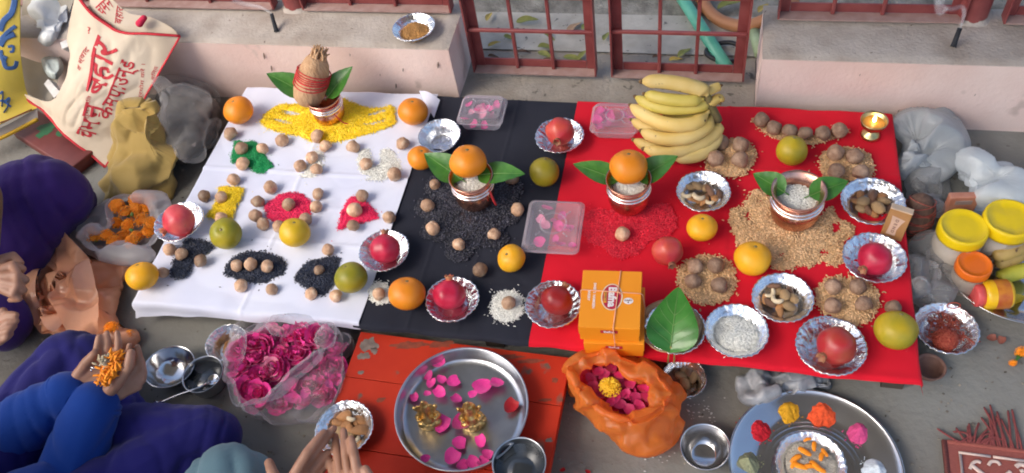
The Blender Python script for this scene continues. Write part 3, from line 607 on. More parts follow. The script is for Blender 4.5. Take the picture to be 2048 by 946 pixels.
citrus(814, 587, 37, 'orange', 'largest orange on the front of the black cloth', (.1, .5, 1), z=CZ - .003); citrus(1404, 455, 30, 'amber', 'amber orange in the middle of the red cloth', (0, .2, 1))
citrus(1505, 517, 37, 'amber', 'big orange lying on the rim of the broad wheat heap', (.1, .3, 1), sq=.9); citrus(284, 552, 32, 'amber', 'amber orange at the front left corner of the white cloth', (-.2, .5, 1))
citrus(451, 467, 32, 'green', 'green lime with an orange tinge in front of the yellow rice rectangle', (.2, -.4, 1), .96, name='lime', cat='lime'); citrus(589, 465, 31, 'yellow', 'yellow lime in front of the round pink heap', (.2, .3, 1), .9, name='lime', cat='lime')
citrus(702, 555, 33, 'green', 'dark green lime at the edge between white and black cloth', (-.3, .3, 1), .92, name='lime', cat='lime'); citrus(1089, 344, 30, 'olive', 'olive lime on the black cloth below the back pomegranate', (.1, .3, 1), .97, z=CZ - .003, nub=.12, name='lime', cat='lime')
citrus(1584, 301, 30, 'lemon', 'yellow lime with a small nub below the wheat row', (0, .1, 1), 1.0, nub=.2, name='lime', cat='lime'); citrus(1792, 660, 41, 'lemon', 'large yellow green lime at the right edge of the red cloth', (.1, .45, 1), .92, nub=.1, name='lime', cat='lime', lobes=.03)

# ------------------------------------------------------------------ foil bowls
def foil_bowl(x, y, r, lab, z=None, h=.026, base=.6, tilt=(0, 0), name='foil_bowl', cat='foil bowl', group='foil bowls', oval=1.0, ang=0.0):
    z = CZ if z is None else z
    q = P(x, y, z + h); R = S(r, q); sd_ = random.random() * 90; kp = random.choice((26, 30, 34))
    prof = [(0, .0012), (R * base * .5, .0012), (R * base * .93, .0010), (R * base, .0025), (R * (base * .62 + .38 * .92), h * .55), (R * .93, h * .93), (R * .96, h), (R * 1.0, h * 1.0), (R * 1.01, h * .92)]
    pr2 = []
    for (a, b) in zip(prof, prof[1:]): pr2 += [(a[0] + (b[0] - a[0]) * t, a[1] + (b[1] - a[1]) * t) for t in (0, .34, .67)]
    pr2.append(prof[-1]); K = len(pr2)
    def fn(p, a, k):
        t = k / (K - 1); wl = max(0, min(1, (t - .3) / .35))
        f = 1 + wl * (.018 * math.sin(kp * a + 2 * math.sin(3 * a + sd_)) + .022 * noise.noise(Vector((math.cos(a) * 2.2, math.sin(a) * 2.2, sd_))))
        zz = p[2] + wl * .0016 * noise.noise(Vector((math.cos(a) * 4, math.sin(a) * 4, sd_ + t * 3))) + (1 - wl) * .0008 * nz((p[0], p[1], 0), 60, sd_) + wl * R * .04 * noise.noise(Vector((math.cos(a) * 1.3, math.sin(a) * 1.3, sd_ + 7)))
        return (p[0] * f * oval, p[1] * f, max(zz, .0006))
    b = MB(); b.add(lathe(pr2, 96, fn))
    o = b.build(name, foil, None, (q.x, q.y, z), (tilt[0], tilt[1], ang)); tag(o, lab, cat, group)
    return o, Vector((q.x, q.y, z)), R
FB = {}
for key, x, y, r, lab, z in (('p1', 357, 442, 50, 'foil bowl with a pink pomegranate at the left edge of the white cloth', CZ), ('p2', 768, 500, 51, 'foil bowl with a crimson pomegranate where white meets black cloth', CZ), ('p3', 904, 597, 54, 'foil bowl with a pointed crimson pomegranate on the front of the black cloth', CZ - .003),
        ('p4', 1119, 270, 49, 'foil bowl with a salmon pomegranate at the back of the black cloth', CZ - .003), ('p5', 1106, 607, 56, 'foil bowl with a dark red pomegranate beside the orange cartons', CZ), ('p7', 1749, 514, 61, 'foil bowl with a crimson pomegranate below the small tan carton', CZ), ('p8', 1662, 690, 68, 'foil bowl with a pomegranate at the front of the red cloth', CZ),
        ('e', 879, 268, 43, 'empty foil bowl at the back of the black cloth', CZ - .003), ('n1', 1407, 381, 53, 'foil bowl of mixed nuts below the bananas', CZ), ('n2', 1746, 401, 61, 'foil bowl of shelled nuts behind the small tan carton', CZ), ('n3', 1565, 594, 60, 'foil bowl of mixed nuts in front of the big orange', CZ),
        ('r1', 1473, 660, 62, 'foil bowl heaped with white rice beside the heart shaped leaf', CZ), ('l', 1350, 655, 60, 'foil bowl hidden under the large heart shaped leaf', CZ),
        ('u', 1368, 755, 44, 'foil bowl with brown nuts on the floor behind the orange bag', 0), ('t', 1893, 655, 61, 'foil bowl with a tangle of red thread on the floor', 0), ('j', 452, 684, 42, 'foil bowl of brown sugar behind the bag of roses', 0), ('a', 688, 855, 59, 'foil bowl of almonds and cashews on the corner of the red stool', .0555)):
    if key in ('t', 'j', 'u'): kw = dict(h=.034)
    elif key == 'e': kw = dict(h=.034, base=.55, tilt=(.10, .0))
    else: kw = dict(h=.026)
    FB[key] = foil_bowl(x, y, r, lab, z=z, **kw)
q = P(827, 53, .205); FB['w'] = foil_bowl(827, 53, 43, 'foil bowl of brown grain on top of the left wall', z=.2075, h=.022)

# ------------------------------------------------------------------ pomegranates
def pomm(name, a, b_): return mat(name, a, .34, col2=b_, vs=24, bump=.2, bs=160, bdist=.001, spec=.45, detail=8, spots=(.34, .15, .08), spots_scale=48, spots_at=.70)
PM = {'pink': pomm('pink_pomegranate_skin', (.58, .02, .06), (.72, .14, .12)), 'crimson': pomm('crimson_pomegranate_skin', (.38, .004, .035), (.62, .03, .075)), 'salmon': pomm('salmon_pomegranate_skin', (.60, .10, .06), (.52, .03, .045)),
      'dark': pomm('dark_pomegranate_skin', (.24, .008, .014), (.34, .03, .025)), 'rust': pomm('rusty_pomegranate_skin', (.42, .012, .025), (.38, .07, .04))}
cal = {'pink': mat('pink_calyx', (.60, .13, .08), .5, col2=(.45, .20, .08), vs=80), 'tan': mat('tan_calyx', (.38, .17, .08), .6, col2=(.24, .09, .05), vs=80)}
def pom(key, x, y, r, kind, axis, lab, ck='tan', h=.0015, z=None):
    z = (FB[key][1].z if key else CZ) + h
    g = P(x, y, z + .03); R = S(r, g); sd_ = random.random() * 60
    def fn(p, a, k):
        rr = math.hypot(p[0], p[1]) / R; f = 1 + .035 * math.cos(6 * a + sd_) * rr + .06 * nz(p, 16, sd_); zz = p[2]
        if zz > 0: zz += R * .10 * math.exp(-(rr / .30) ** 2)
        return (p[0] * f, p[1] * f, zz)
    A = aim(Vector(axis)); b = MB(); b.add(lathe(sphere_prof(R, 24, .92), 36, fn), M=A)
    zm = min(p.z for p in b.v); c = P(x, y, z - zm); o = b.build('pomegranate', PM[kind], None, (c.x, c.y, z - zm)); tag(o, lab, 'pomegranate', 'pomegranates')
    b = MB(); cr = R * .20
    def fc(p, a, k):
        if k >= 2 and k <= 5: s = math.sin(3 * a) ** 2; return (p[0] * (1 + .1 * s), p[1] * (1 + .1 * s), p[2] + (R * .10 * s if k in (3, 4) else 0))
        return p
    b.add(lathe([(cr * 1.1, -R * .06), (cr * .95, R * .05), (cr * 1.1, R * .15), (cr * 1.35, R * .24), (cr * 1.2, R * .24), (cr * .8, R * .12), (cr * .5, R * .02), (0, 0)], 24, fc), M=A @ T((0, 0, R * .94))); b.build('calyx', cal[ck], o)
    return o
pom('p1', 358, 441, 33, 'pink', DV(357, 442, -35, 26, .05), 'pink pomegranate with its crown toward the marigold bag', 'pink'); pom('p2', 770, 498, 31, 'crimson', DV(770, 500, 4, -30, .55), 'crimson pomegranate on the white and black cloth edge')
pom('p3', 899, 590, 32, 'crimson', DV(900, 590, 6, -30, 1.1), 'crimson pomegranate with its pointed crown upright', 'pink'); pom('p4', 1120, 263, 29, 'salmon', DV(1120, 265, -6, 26, .15), 'salmon pomegranate at the back with its crown facing front')
pom('p5', 1114, 601, 32, 'dark', DV(1110, 600, 20, -30, .2), 'dark red pomegranate beside the orange cartons'); pom(None, 1335, 502, 31, 'salmon', DV(1335, 500, 10, 30, -.05), 'loose salmon pomegranate lying directly on the red cloth', h=0)
pom('p7', 1750, 518, 34, 'crimson', DV(1750, 520, -24, 22, .05), 'crimson pomegranate below the small tan carton'); pom('p8', 1673, 692, 39, 'rust', DV(1672, 695, -24, 20, .15), 'reddish brown pomegranate at the front of the red cloth')

# ------------------------------------------------------------------ what the other bowls hold
almond = mat('almond_skin', (.36, .15, .05), .55, col2=(.48, .24, .09), vs=120, bump=.4, bs=260, obv=.2); cashew = mat('cashew', (.66, .52, .33), .45, col2=(.74, .62, .42), vs=60); raisin = mat('date_skin', (.12, .055, .03), .45, col2=(.26, .13, .07), vs=90, bump=.5, bs=200, obv=.2); figm = mat('dried_fig', (.33, .20, .09), .6, col2=(.45, .30, .15), vs=80, bump=.5, bs=150, obv=.15)
def kern_mesh(nm, k, m):
    b = MB(); rr = random.Random(k)
    if nm == 'almond': b.add(lathe(sphere_prof(1, 10), 14, lambda p, a, i: (p[0] * .55 * (1 - .35 * p[2]), p[1] * .36 * (1 - .3 * p[2]), p[2])))
    elif nm == 'cashew': b.add(tube(spline([(math.cos(t) * .7, math.sin(t) * .7, 0) for t in np.linspace(-.3, 2.9, 7)], 3), [.12, .2, .25, .28, .3, .31, .32, .33, .33, .33, .34, .34, .34, .33, .32, .3, .27, .22, .14], 10))
    elif nm == 'date': b.add(lathe(sphere_prof(1, 12), 14, lambda p, a, i: (p[0] * .5 * (1 + .15 * math.sin(4 * a + k)), p[1] * .45 * (1 + .12 * math.sin(5 * a)), p[2] * 1.0)))
    else: b.add(lathe(sphere_prof(1, 12), 14, lambda p, a, i: (p[0] * .6 * (1 + .2 * noise.noise(Vector(p) * 1.5 + Vector((k, 0, 0)))), p[1] * .5, p[2] * (.9 + .2 * noise.noise(Vector(p) * 2 + Vector((0, k, 0)))))))
    return b.mesh(nm, m)
KM = {'almond': kern_mesh('almond', 1, almond), 'cashew': kern_mesh('cashew', 2, cashew), 'date': kern_mesh('date', 3, raisin), 'dried_fruit': kern_mesh('dried_fruit', 4, figm)}
KSEEN = set()
def kern(nm, x, y, z, L, lab, group, rot=None):
    if lab in KSEEN: lab = 'partly buried ' + lab
    KSEEN.add(lab)
    q = P(x, y, z); o = link(nm, KM[nm], None, q, rot or (PI / 2 + random.uniform(-.4, .4), random.uniform(-.3, .3), random.uniform(0, 6.28))); s = S(L, q); o.scale = (s, s, s); tag(o, lab, nm.replace('_', ' '), group)
def fill(key, items, desc):
    z = FB[key][1].z; cx_ = sum(i[1] for i in items) / len(items); cy_ = sum(i[2] for i in items) / len(items)
    for nm, x, y, L, dz in items:
        hv = ('left' if x < cx_ - 9 else 'right' if x > cx_ + 9 else 'middle'); vv = ('back' if y < cy_ - 7 else 'front' if y > cy_ + 7 else 'centre'); desc_ = desc; desc = '%s %s of the %s' % (vv, hv, desc_)
        kern(nm, x, y, z + dz, L, '%s at the %s' % ({'almond': 'brown almond', 'cashew': 'pale cashew', 'date': 'dark date piece', 'dried_fruit': 'tan dried fruit'}[nm], desc), '%s in the %s' % (nm.replace('_', ' ') + 's', desc_), (random.uniform(-.25, .25), random.uniform(-.25, .25), random.uniform(2, 4.6)) if nm == 'cashew' else None); desc = desc_
fill('n1', [('cashew', 1375, 386, 13, .018), ('cashew', 1398, 389, 15, .02), ('date', 1420, 381, 15, .018), ('dried_fruit', 1395, 372, 14, .014), ('dried_fruit', 1410, 376, 12, .012), ('almond', 1428, 395, 13, .012), ('cashew', 1420, 400, 11, .012), ('almond', 1384, 398, 12, .012), ('date', 1438, 388, 12, .012), ('almond', 1408, 402, 13, .01), ('dried_fruit', 1382, 374, 12, .012), ('almond', 1400, 398, 12, .008), ('date', 1415, 392, 12, .008)], 'bowl by the bananas')
fill('n2', [('dried_fruit', 1727, 403, 19, .016), ('dried_fruit', 1757, 415, 19, .018), ('date', 1745, 391, 17, .014), ('date', 1735, 419, 15, .01), ('almond', 1712, 402, 14, .01), ('dried_fruit', 1768, 402, 15, .012), ('dried_fruit', 1722, 418, 14, .01), ('almond', 1746, 425, 14, .008), ('date', 1778, 418, 14, .008), ('almond', 1720, 390, 13, .009), ('almond', 1758, 392, 14, .010), ('date', 1740, 407, 15, .008)], 'bowl behind the carton')
fill('n3', [('cashew', 1537, 583, 14, .016), ('cashew', 1557, 595, 15, .02), ('dried_fruit', 1570, 590, 17, .018), ('date', 1549, 572, 13, .014), ('dried_fruit', 1587, 597, 15, .014), ('date', 1540, 605, 15, .012), ('dried_fruit', 1578, 612, 16, .012), ('almond', 1560, 612, 15, .010), ('almond', 1560, 624, 13, .008), ('date', 1580, 582, 13, .010), ('almond', 1530, 598, 12, .010), ('dried_fruit', 1556, 583, 13, .010), ('date', 1566, 602, 14, .008)], 'bowl before the big orange')
fill('a', [('almond', 688, 832, 19, .020), ('cashew', 706, 830, 15, .022), ('almond', 718, 860, 19, .020), ('almond', 690, 850, 16, .016), ('almond', 678, 845, 16, .014), ('dried_fruit', 700, 868, 15, .014), ('almond', 710, 846, 15, .012), ('cashew', 708, 876, 13, .016), ('date', 695, 822, 16, .012), ('almond', 722, 842, 16, .012), ('dried_fruit', 680, 862, 15, .012), ('almond', 700, 858, 15, .018), ('dried_fruit', 690, 875, 15, .01), ('date', 674, 832, 14, .01), ('almond', 716, 885, 15, .012)], 'bowl on the red stool')
fill('u', [('date', 1352, 738, 16, .012), ('dried_fruit', 1362, 752, 15, .016), ('dried_fruit', 1370, 766, 16, .014), ('date', 1378, 742, 15, .012), ('date', 1356, 765, 15, .010), ('dried_fruit', 1385, 756, 14, .010), ('date', 1345, 752, 15, .010), ('dried_fruit', 1368, 742, 13, .01)], 'bowl behind the orange bag')
def disc(key, r, H, L, W, m, name, lab, cat, dx=0, dy=0, base=.0015, dens=2.2, ov=1.0, ang=0):
    c = FB[key][1]; R = FB[key][2] * r
    pl = [c + Vector((dx + R * math.cos(a) * (1 + .06 * math.sin(3 * a + 1)) * ov, dy + R * math.sin(a) * (1 + .05 * math.sin(4 * a)), 0)) for a in np.linspace(0, 2 * PI, 25)[:-1]]
    return heap(name, lab, cat, pl, c.z + base, H, L, W, m, dens, world=True, stray=.01, wd=R * .4)
disc('r1', .76, .022, .0055, .0019, rice_w, 'rice', 'white rice heaped in the foil bowl beside the heart shaped leaf', 'rice'); disc('w', .70, .016, .003, .0022, semolina, 'grain', 'brown grain heaped in the foil bowl on the left wall', 'grain')
jag = mat('brown_sugar', (.33, .15, .045), .6, col2=(.42, .22, .08), vs=60, bump=.5, bs=120, isl=.2); disc('j', .55, .024, .0032, .0026, jag, 'brown_sugar', 'brown sugar lump in the foil bowl behind the bag of roses', 'sugar', dx=.006)
thr = mat('red_thread', (.40, .055, .035), .8, col2=(.50, .11, .06), vs=200, bump=.3, bs=300)
c = FB['t'][1]; b = MB(); R = .024
for k in range(46):
    q = Vector((random.gauss(0, .010), random.gauss(.004, .012), .010 + abs(random.gauss(.010, .006)))); pts = []
    for i in range(7): pts.append(c + q + Vector((0.002, 0, 0))); q = q + Vector((random.gauss(0, .009), random.gauss(0, .009), random.gauss(0, .003))); q.z = min(max(q.z, .004), .034)
    b.add(tube(spline(pts, 3), .0009, 4, cap=False))
for k in range(30):
    ax_ = Vector((random.gauss(0, 1), random.gauss(0, 1), random.gauss(0, .7))).normalized(); Mq = aim(ax_); rr = .022 + random.random() * .002
    b.add(tube([c + Vector((-.002, -.022, .024)) + Mq @ Vector((rr * math.cos(a), rr * math.sin(a), 0)) for a in np.linspace(0, 2 * PI, 16)], .001, 4, cap=False))
b.add(lathe(sphere_prof(.0215, 10), 16), M=T(c + Vector((-.002, -.022, .024))))
lp = P(1905, 620, .035); b.add(tube([lp + Vector((.012 * math.cos(a), .004, .010 + .011 * math.sin(a))) for a in np.linspace(0, 2 * PI, 18)], .0012, 5, cap=False))
o = b.build('thread_tangle', thr, None, c); 
for v in o.data.vertices: v.co -= c
tag(o, 'tangle of red thread with a wound ball in the floor foil bowl', 'thread')

# ------------------------------------------------------------------ copper pots with leaves, rice and fruit
def pot(x, y, r, lab, z, H=.085, silver=False, bright=1, name='copper_pot'):
    q = P(x, y, z + H); R = S(r, q); t = thing(name, lab, 'pot', (q.x, q.y, z), group='copper pots'); k = H / .085; 
    b = MB(); b.add(lathe([(0, .0), (R * .60, 0), (R * .72, .003 * k), (R * .86, .014 * k), (R * .92, .028 * k), (R * .90, .040 * k), (R * .83, .050 * k), (R * .78, .0535 * k)], 48)); b.build('body', copper, t)
    b = MB()
    for zc, rc, hr in ((.0560, .985, .0048), (.0645, .955, .0042)): b.add(lathe([(R * .74, (zc - .004) * k)] + [(R * (rc - .085) + R * .10 * math.cos(a_), zc * k + hr * k * math.sin(a_)) for a_ in np.linspace(-1.4, 1.5, 10)] + [(R * .72, (zc + .0038) * k)], 48))
    b.build('collar', copper_bright, t)
    b = MB(); b.add(lathe([(R * .72, .067 * k), (R * .80, .072 * k), (R * .93, .079 * k), (R * 1.0, .084 * k), (R * 1.005, .0862 * k), (R * .985, .0875 * k), (R * .945, .0868 * k), (R * .84, .080 * k), (R * .75, .072 * k), (R * .70, .064 * k), (R * .68, .050 * k), (R * .3, .046 * k), (0, .046 * k)], 48)); b.build('rim', copper, t)
    return t, Vector((q.x, q.y, z)), R
def rice_in(c, R, H, z, lab, h=.008):
    pl = [c + Vector((R * math.cos(a), R * math.sin(a), 0)) for a in np.linspace(0, 2 * PI, 29)[:-1]]
    return heap('rice', lab, 'rice', pl, z, h * .6, .0055, .0019, rice_w, 2.4, world=True, stray=0, wd=R * .35)
def leaf(name, base, tip, W, lab, up=.0, roll=0.0, bend=.12, cup=.3, group='green leaves in the pots', stalk=.01, tipw=.72):
    base, tip = Vector(base), Vector(tip); L = (tip - base).length; x = (tip - base).normalized(); yv = Vector((0, 0, 1)).cross(x).normalized(); zv = x.cross(yv)
    Mx = Matrix((x, yv, zv)).transposed().to_4x4() @ Matrix.Rotation(roll, 4, 'X') @ T((0, 0, bend * L * .0)); o = thing(name, lab, 'leaf', base, group=group)
    sk = Matrix.Identity(4); sk[2][0] = bend      # keeps the tip where it was measured
    b = MB(); b.add(leaf_vf(L, W, bend, cup=cup), M=Mx @ sk); b.build('blade', leafm, o)
    b = MB(); b.add(tube([(-stalk, 0, .0)] + [(L * t, 0, -bend * L * t * t + .0009) for t in np.linspace(0, .96, 12)], [.0016] + list(np.linspace(.0015, .0004, 12)), 6), M=Mx @ sk); b.build('midrib', leafrib, o); return o
cz = CZ - .003
pt1, c1, R1 = pot(941, 352, 45, 'copper pot with an orange on top standing on dusty black seed', cz, .088)
pt2, c2, R2 = pot(1257, 358, 46, 'copper pot with an orange on top standing on red rice', CZ + .003, .088)
pt3, c3, R3 = pot(1598, 381, 54, 'copper pot filled with white rice standing on the broad wheat heap', CZ + .004, .092)
pt4, c4, R4 = pot(646, 194, 35, 'copper pot under the coconut on the yellow rice', CZ + .003, .075)
rice_in(c1, R1 * .72, 0, cz + .066, 'white rice under the orange in the middle pot'); rice_in(c2, R2 * .72, 0, CZ + .069, 'white rice under the orange in the pot on red rice'); rice_in(c3, R3 * .72, 0, CZ + .070, 'white rice filling the open copper pot', .008)
citrus(936, 323, 37, 'orange', 'orange sitting in the mouth of the pot on black seed', (.05, .25, 1), .84, z=cz + .079, lobes=.02); citrus(1257, 334, 38, 'orange', 'orange sitting in the mouth of the pot on red rice', (0, .3, 1), .88, z=CZ + .081, lobes=.02)
def pleaf(bx, by, tx, ty, z0, z1, w, lab, **k): leaf('leaf', P(bx, by, z0), P(tx, ty, z1), S(w, P(bx, by, z0)), lab, **k)
pleaf(925, 360, 848, 307, TZ + .075, TZ + .105, 62, 'leaf pointing left from the pot on black seed', roll=-.25); pleaf(955, 350, 1050, 348, TZ + .076, TZ + .100, 58, 'leaf pointing right from the pot on black seed', roll=.1, cup=.15)
pleaf(1238, 362, 1146, 328, TZ + .08, TZ + .10, 52, 'leaf pointing left from the pot on red rice', roll=-.2); pleaf(1275, 360, 1356, 312, TZ + .08, TZ + .12, 56, 'leaf pointing right from the pot on red rice', roll=.3)
pleaf(1570, 385, 1506, 347, TZ + .085, TZ + .10, 54, 'leaf pointing left from the open pot of rice', roll=-.35); pleaf(1618, 392, 1697, 362, TZ + .085, TZ + .095, 54, 'leaf pointing right from the open pot of rice', roll=.3)
pleaf(618, 192, 533, 147, TZ + .07, TZ + .12, 54, 'leaf pointing left from under the coconut', roll=-.2); pleaf(655, 195, 705, 133, TZ + .07, TZ + .13, 46, 'leaf pointing right from under the coconut', roll=.4)
# coconut resting on the pot mouth
husk = mat('coconut_husk', (.46, .26, .13), .85, col2=(.58, .37, .21), vs=26, stretch=(3, 3, .5), bump=.9, bs=60, bdist=.004)
c0, c1_ = P(610, 210, TZ + .062), P(641, 97, TZ + .185); axc = (c1_ - c0); Lc = axc.length; A = aim(axc)
t = thing('coconut', 'brown husked coconut wrapped in red thread standing on a copper pot', 'coconut', c0)
b = MB(); Rc = S(31.5, c0)
def fh(p, a, k): return (p[0] * (1 + .06 * math.cos(3 * a) + .04 * noise.noise(Vector((math.cos(a) * 3, math.sin(a) * 3, p[2] * 12)))), p[1] * (1 + .04 * math.sin(4 * a)), p[2])
Lb = Lc * .86; b.add(lathe([(0, 0), (Rc * .5, Lb * .015), (Rc * .84, Lb * .10), (Rc * .98, Lb * .25), (Rc * 1.02, Lb * .42), (Rc * .98, Lb * .6), (Rc * .90, Lb * .76), (Rc * .76, Lb * .90), (Rc * .58, Lb * .98), (0, Lb)], 36, fh), M=A); b.build('husk', husk, t)
b = MB()
for k in range(60):
    a = random.uniform(0, 6.28); r0 = random.uniform(0, Rc * .5); q = Vector((r0 * math.cos(a), r0 * math.sin(a), Lb * .95)); b.add(tube([q, q + Vector((random.gauss(0, .002), random.gauss(0, .002), .014)), Vector((q.x * .95 + random.gauss(0, .005), q.y * .95 + random.gauss(0, .005), Lb * .95 + random.uniform(.016, .036)))], [.0042, .0034, .0012], 5), M=A)
b.build('tuft', husk, t)
rthr = mat('scarlet_thread', (.52, .015, .03), .7, col2=(.60, .05, .04), vs=80); b = MB()
for k, (zz, ti) in enumerate(((.50, .25), (.55, .18), (.60, .22), (.66, .3), (.70, .12), (.46, .35), (.63, .05), (.58, .33))):
    pts = []
    for a in np.linspace(0, 2 * PI, 30): pts.append((Rc * 1.05 * math.cos(a) * (1.0 if zz < .6 else .98), Rc * 1.05 * math.sin(a), Lb * zz + Rc * ti * math.cos(a + 1.2)))
    b.add(tube(pts, .0016, 5, cap=False), M=A)
b.build('thread', rthr, t)
# threads tied to pots (a part of each pot)
b = MB()
for k in range(4): b.add(tube([(R4 * .80 * math.cos(a), R4 * .80 * math.sin(a), .054 + .0028 * k + .003 * math.sin(a * 2 + k)) for a in np.linspace(0, 2 * PI, 26)], .0014, 5, cap=False))
b.add(tube(spline([(R4 * .5, -R4 * .6, .055), (R4 * .75, -R4 * .6, .035), (R4 * .95, -R4 * .55, .012), (R4 * 1.25, -R4 * .5, .004)], 4), .0016, 5)); b.build('thread', rthr, pt4)
b = MB(); b.add(tube(spline([(R1 * .78, -R1 * .35, .070), (R1 * .92, -R1 * .42, .055), (R1 * 1.02, -R1 * .5, .036), (R1 * 1.08, -R1 * .48, .022)], 5), [.003] * 16, 6)); b.build('thread', rthr, pt1)

# ------------------------------------------------------------------ steel vessels
def vessel(name, cat, x, y, r, h, lab, z, base=.6, wall=None, m=None, lip=.03, tilt=None, group=None, thick=.0012):
    """an open spun steel vessel, measured at its rim; one thing: body > rim"""
    m = m or steel
    q = P(x, y, z + h); R = S(r, q)
    pr = [(0, 0), (R * base * .9, 0), (R * base, .002)]
    for t in (.15, .3, .45, .6, .75, .9): pr.append((R * (base + (1 - base) * (wall(t) if wall else t ** .55)), .002 + (h - .004) * t))
    inn = [(max(a - thick, 0), b_ + thick) for a, b_ in pr]
    o = None
    b = MB(); b.add(lathe(pr + [(R * .99, h - .001)], 64)); b.add(lathe([(R * .99 - thick, h - .001)] + inn[::-1], 64))
    o = b.build(name, m, None, (q.x, q.y, z)); tag(o, lab, cat, group)
    b = MB(); b.add(lathe([(R * .985 - thick, h - .0012), (R * .985, h - .0022), (R * (1 + lip * .5), h - .0014), (R * (1 + lip * .6), h), (R * (1 + lip * .3), h + .0009), (R * .985, h + .0005), (R * .985 - thick, h - .0012)], 64)); b.build('rim', m, o)
    if tilt: o.rotation_euler = tilt[:2] + (0,); o.location.z += tilt[2]
    return o, Vector((q.x, q.y, z)), R
TH, th_c, th_R = vessel('steel_plate', 'plate', 922, 813, 135, .034, 'steel plate with straight sides holding two gilded idols on the red stool', .0555, base=.93, wall=lambda t: t ** .8, m=steel_dull, lip=.015)
BT, bt_c, bt_R = vessel('steel_platter', 'plate', 1630, 930, 167, .026, 'wide shiny steel platter with coloured powders', .001, base=.70, wall=lambda t: t, lip=.02)
for k, rr in enumerate((.50, .56, .62)):
    b = MB(); b.add(lathe([(bt_R * rr - .004, .0014), (bt_R * rr, .0019), (bt_R * rr + .004, .0014)], 64)); b.build('stamped_ring', steel, BT)
RP, rp_c, rp_R = vessel('steel_platter', 'plate', 2042, 518, 153, .026, 'steel platter at the right edge crowded with jars and bananas', .001, base=.74, wall=lambda t: t, lip=.02)
sb = 'steel bowls'
V1 = vessel('steel_bowl', 'bowl', 1410, 893, 49, .042, 'empty shiny steel bowl on the floor beside the powder platter', .001, base=.55, group=sb)
V2 = vessel('steel_bowl', 'bowl', 1038, 925, 54, .048, 'deep steel bowl holding water on the red stool', .0555, base=.72, wall=lambda t: t ** .45, m=steel_dull, group=sb)
V3 = vessel('steel_bowl', 'bowl', 335, 738, 49, .040, 'shallow tilted steel bowl near the cupped hands', .002, base=.5, tilt=(-.10, .12, .006), group=sb)
V4 = vessel('steel_bowl', 'bowl', 405, 748, 41, .046, 'dark little steel bowl with a spoon resting in it', .001, base=.75, wall=lambda t: t ** .4, m=steel_dull, group=sb)
water = mat('oil_surface', (.03, .035, .04), .06, var=.1, spec=.8)
for V, hh, nm in ((V2, .030, 'water in the deep steel bowl on the stool'), (V4, .030, 'dark oil in the little steel bowl with the spoon')):
    b = MB(); b.add(lathe([(V[2] * .93, hh - .002), (V[2] * .93, hh), (0, hh + .0002)], 40)); tag(b.build('liquid', water, None, V[1]), nm, 'liquid')
q0, q1, q2 = P(318, 806, .046), P(395, 776, .062), P(420, 762, .040)
b = MB(); b.add(tube(spline([q0, q0.lerp(q1, .5) + Vector((0, 0, .003)), q1, q2], 6), [.0045, .005, .004, .003, .0025, .0022, .0022, .0022, .0022, .0022, .0022, .0022, .0022, .0022, .0022, .0026, .003, .003, .003], 8, flat=.5))
o = b.build('spoon', steel, None, q0); 
for v in o.data.vertices: v.co -= q0
tag(o, 'small steel spoon leaning across the dark little bowl', 'spoon')
b = MB(); b.add(lathe([(0, -.004), (.010, -.002), (.013, .001), (.0125, .001), (.009, -.001), (0, -.003)], 16), M=T(q2 - q0 + Vector((.006, .004, 0)))); b.build('spoon_bowl', steel, o)
b = MB()
for a in (-.5, 0, .5): b.add(tube([(0, 0, 0), (-.016 * math.cos(a), -.016 * math.sin(a) - .004, -.001)], [.003, .0015], 6))
b.build('handle_ornament', steel, o)

# ------------------------------------------------------------------ gilded idols (seated figures, each one continuous body)
def union(name, prims, voxel, m, parent=None, loc=(0, 0, 0), smooth=2, rot=None, noise_=0, ns=60):
    b = MB()
    for p in prims: b.add(*p) if isinstance(p[0], tuple) and len(p) == 3 else b.add(p)
    o = b.build(name, m, parent, loc, rot); md = o.modifiers.new('r', 'REMESH'); md.mode = 'VOXEL'; md.voxel_size = voxel
    if smooth: s = o.modifiers.new('s', 'SMOOTH'); s.iterations = smooth; s.factor = .5
    dg = bpy.context.evaluated_depsgraph_get(); me = bpy.data.meshes.new_from_object(o.evaluated_get(dg)); o.modifiers.clear(); old = o.data; o.data = me; me.name = name; bpy.data.meshes.remove(old)
    if noise_:
        nr = [v.normal.copy() for v in me.vertices]
        for v, n in zip(me.vertices, nr): v.co += n * noise_ * nz(v.co, ns)
        me.update()
    me.polygons.foreach_set('use_smooth', [True] * len(me.polygons)); return o
def ball(c, r, sq=(1, 1, 1), n=14): return lathe([(a, z) for a, z in sphere_prof(1, 10)], n, lambda p, a, k: (c[0] + p[0] * r * sq[0], c[1] + p[1] * r * sq[1], c[2] + p[2] * r * sq[2]))
def caps(p0, r0, p1, r1, n=14):
    p0, p1 = Vector(p0), Vector(p1); d = p1 - p0; L = d.length; pr = []
    for i in range(6): t = -PI / 2 + PI / 2 * i / 5; pr.append((r0 * math.cos(t) if i else 0, r0 * math.sin(t)))
    for i in range(6): t = PI / 2 * i / 5; pr.append((r1 * math.cos(t) if i < 5 else 0, L + r1 * math.sin(t)))
    A = aim(d); A.translation = p0; v, f = lathe(pr, n); return [A @ Vector(p) for p in v], f
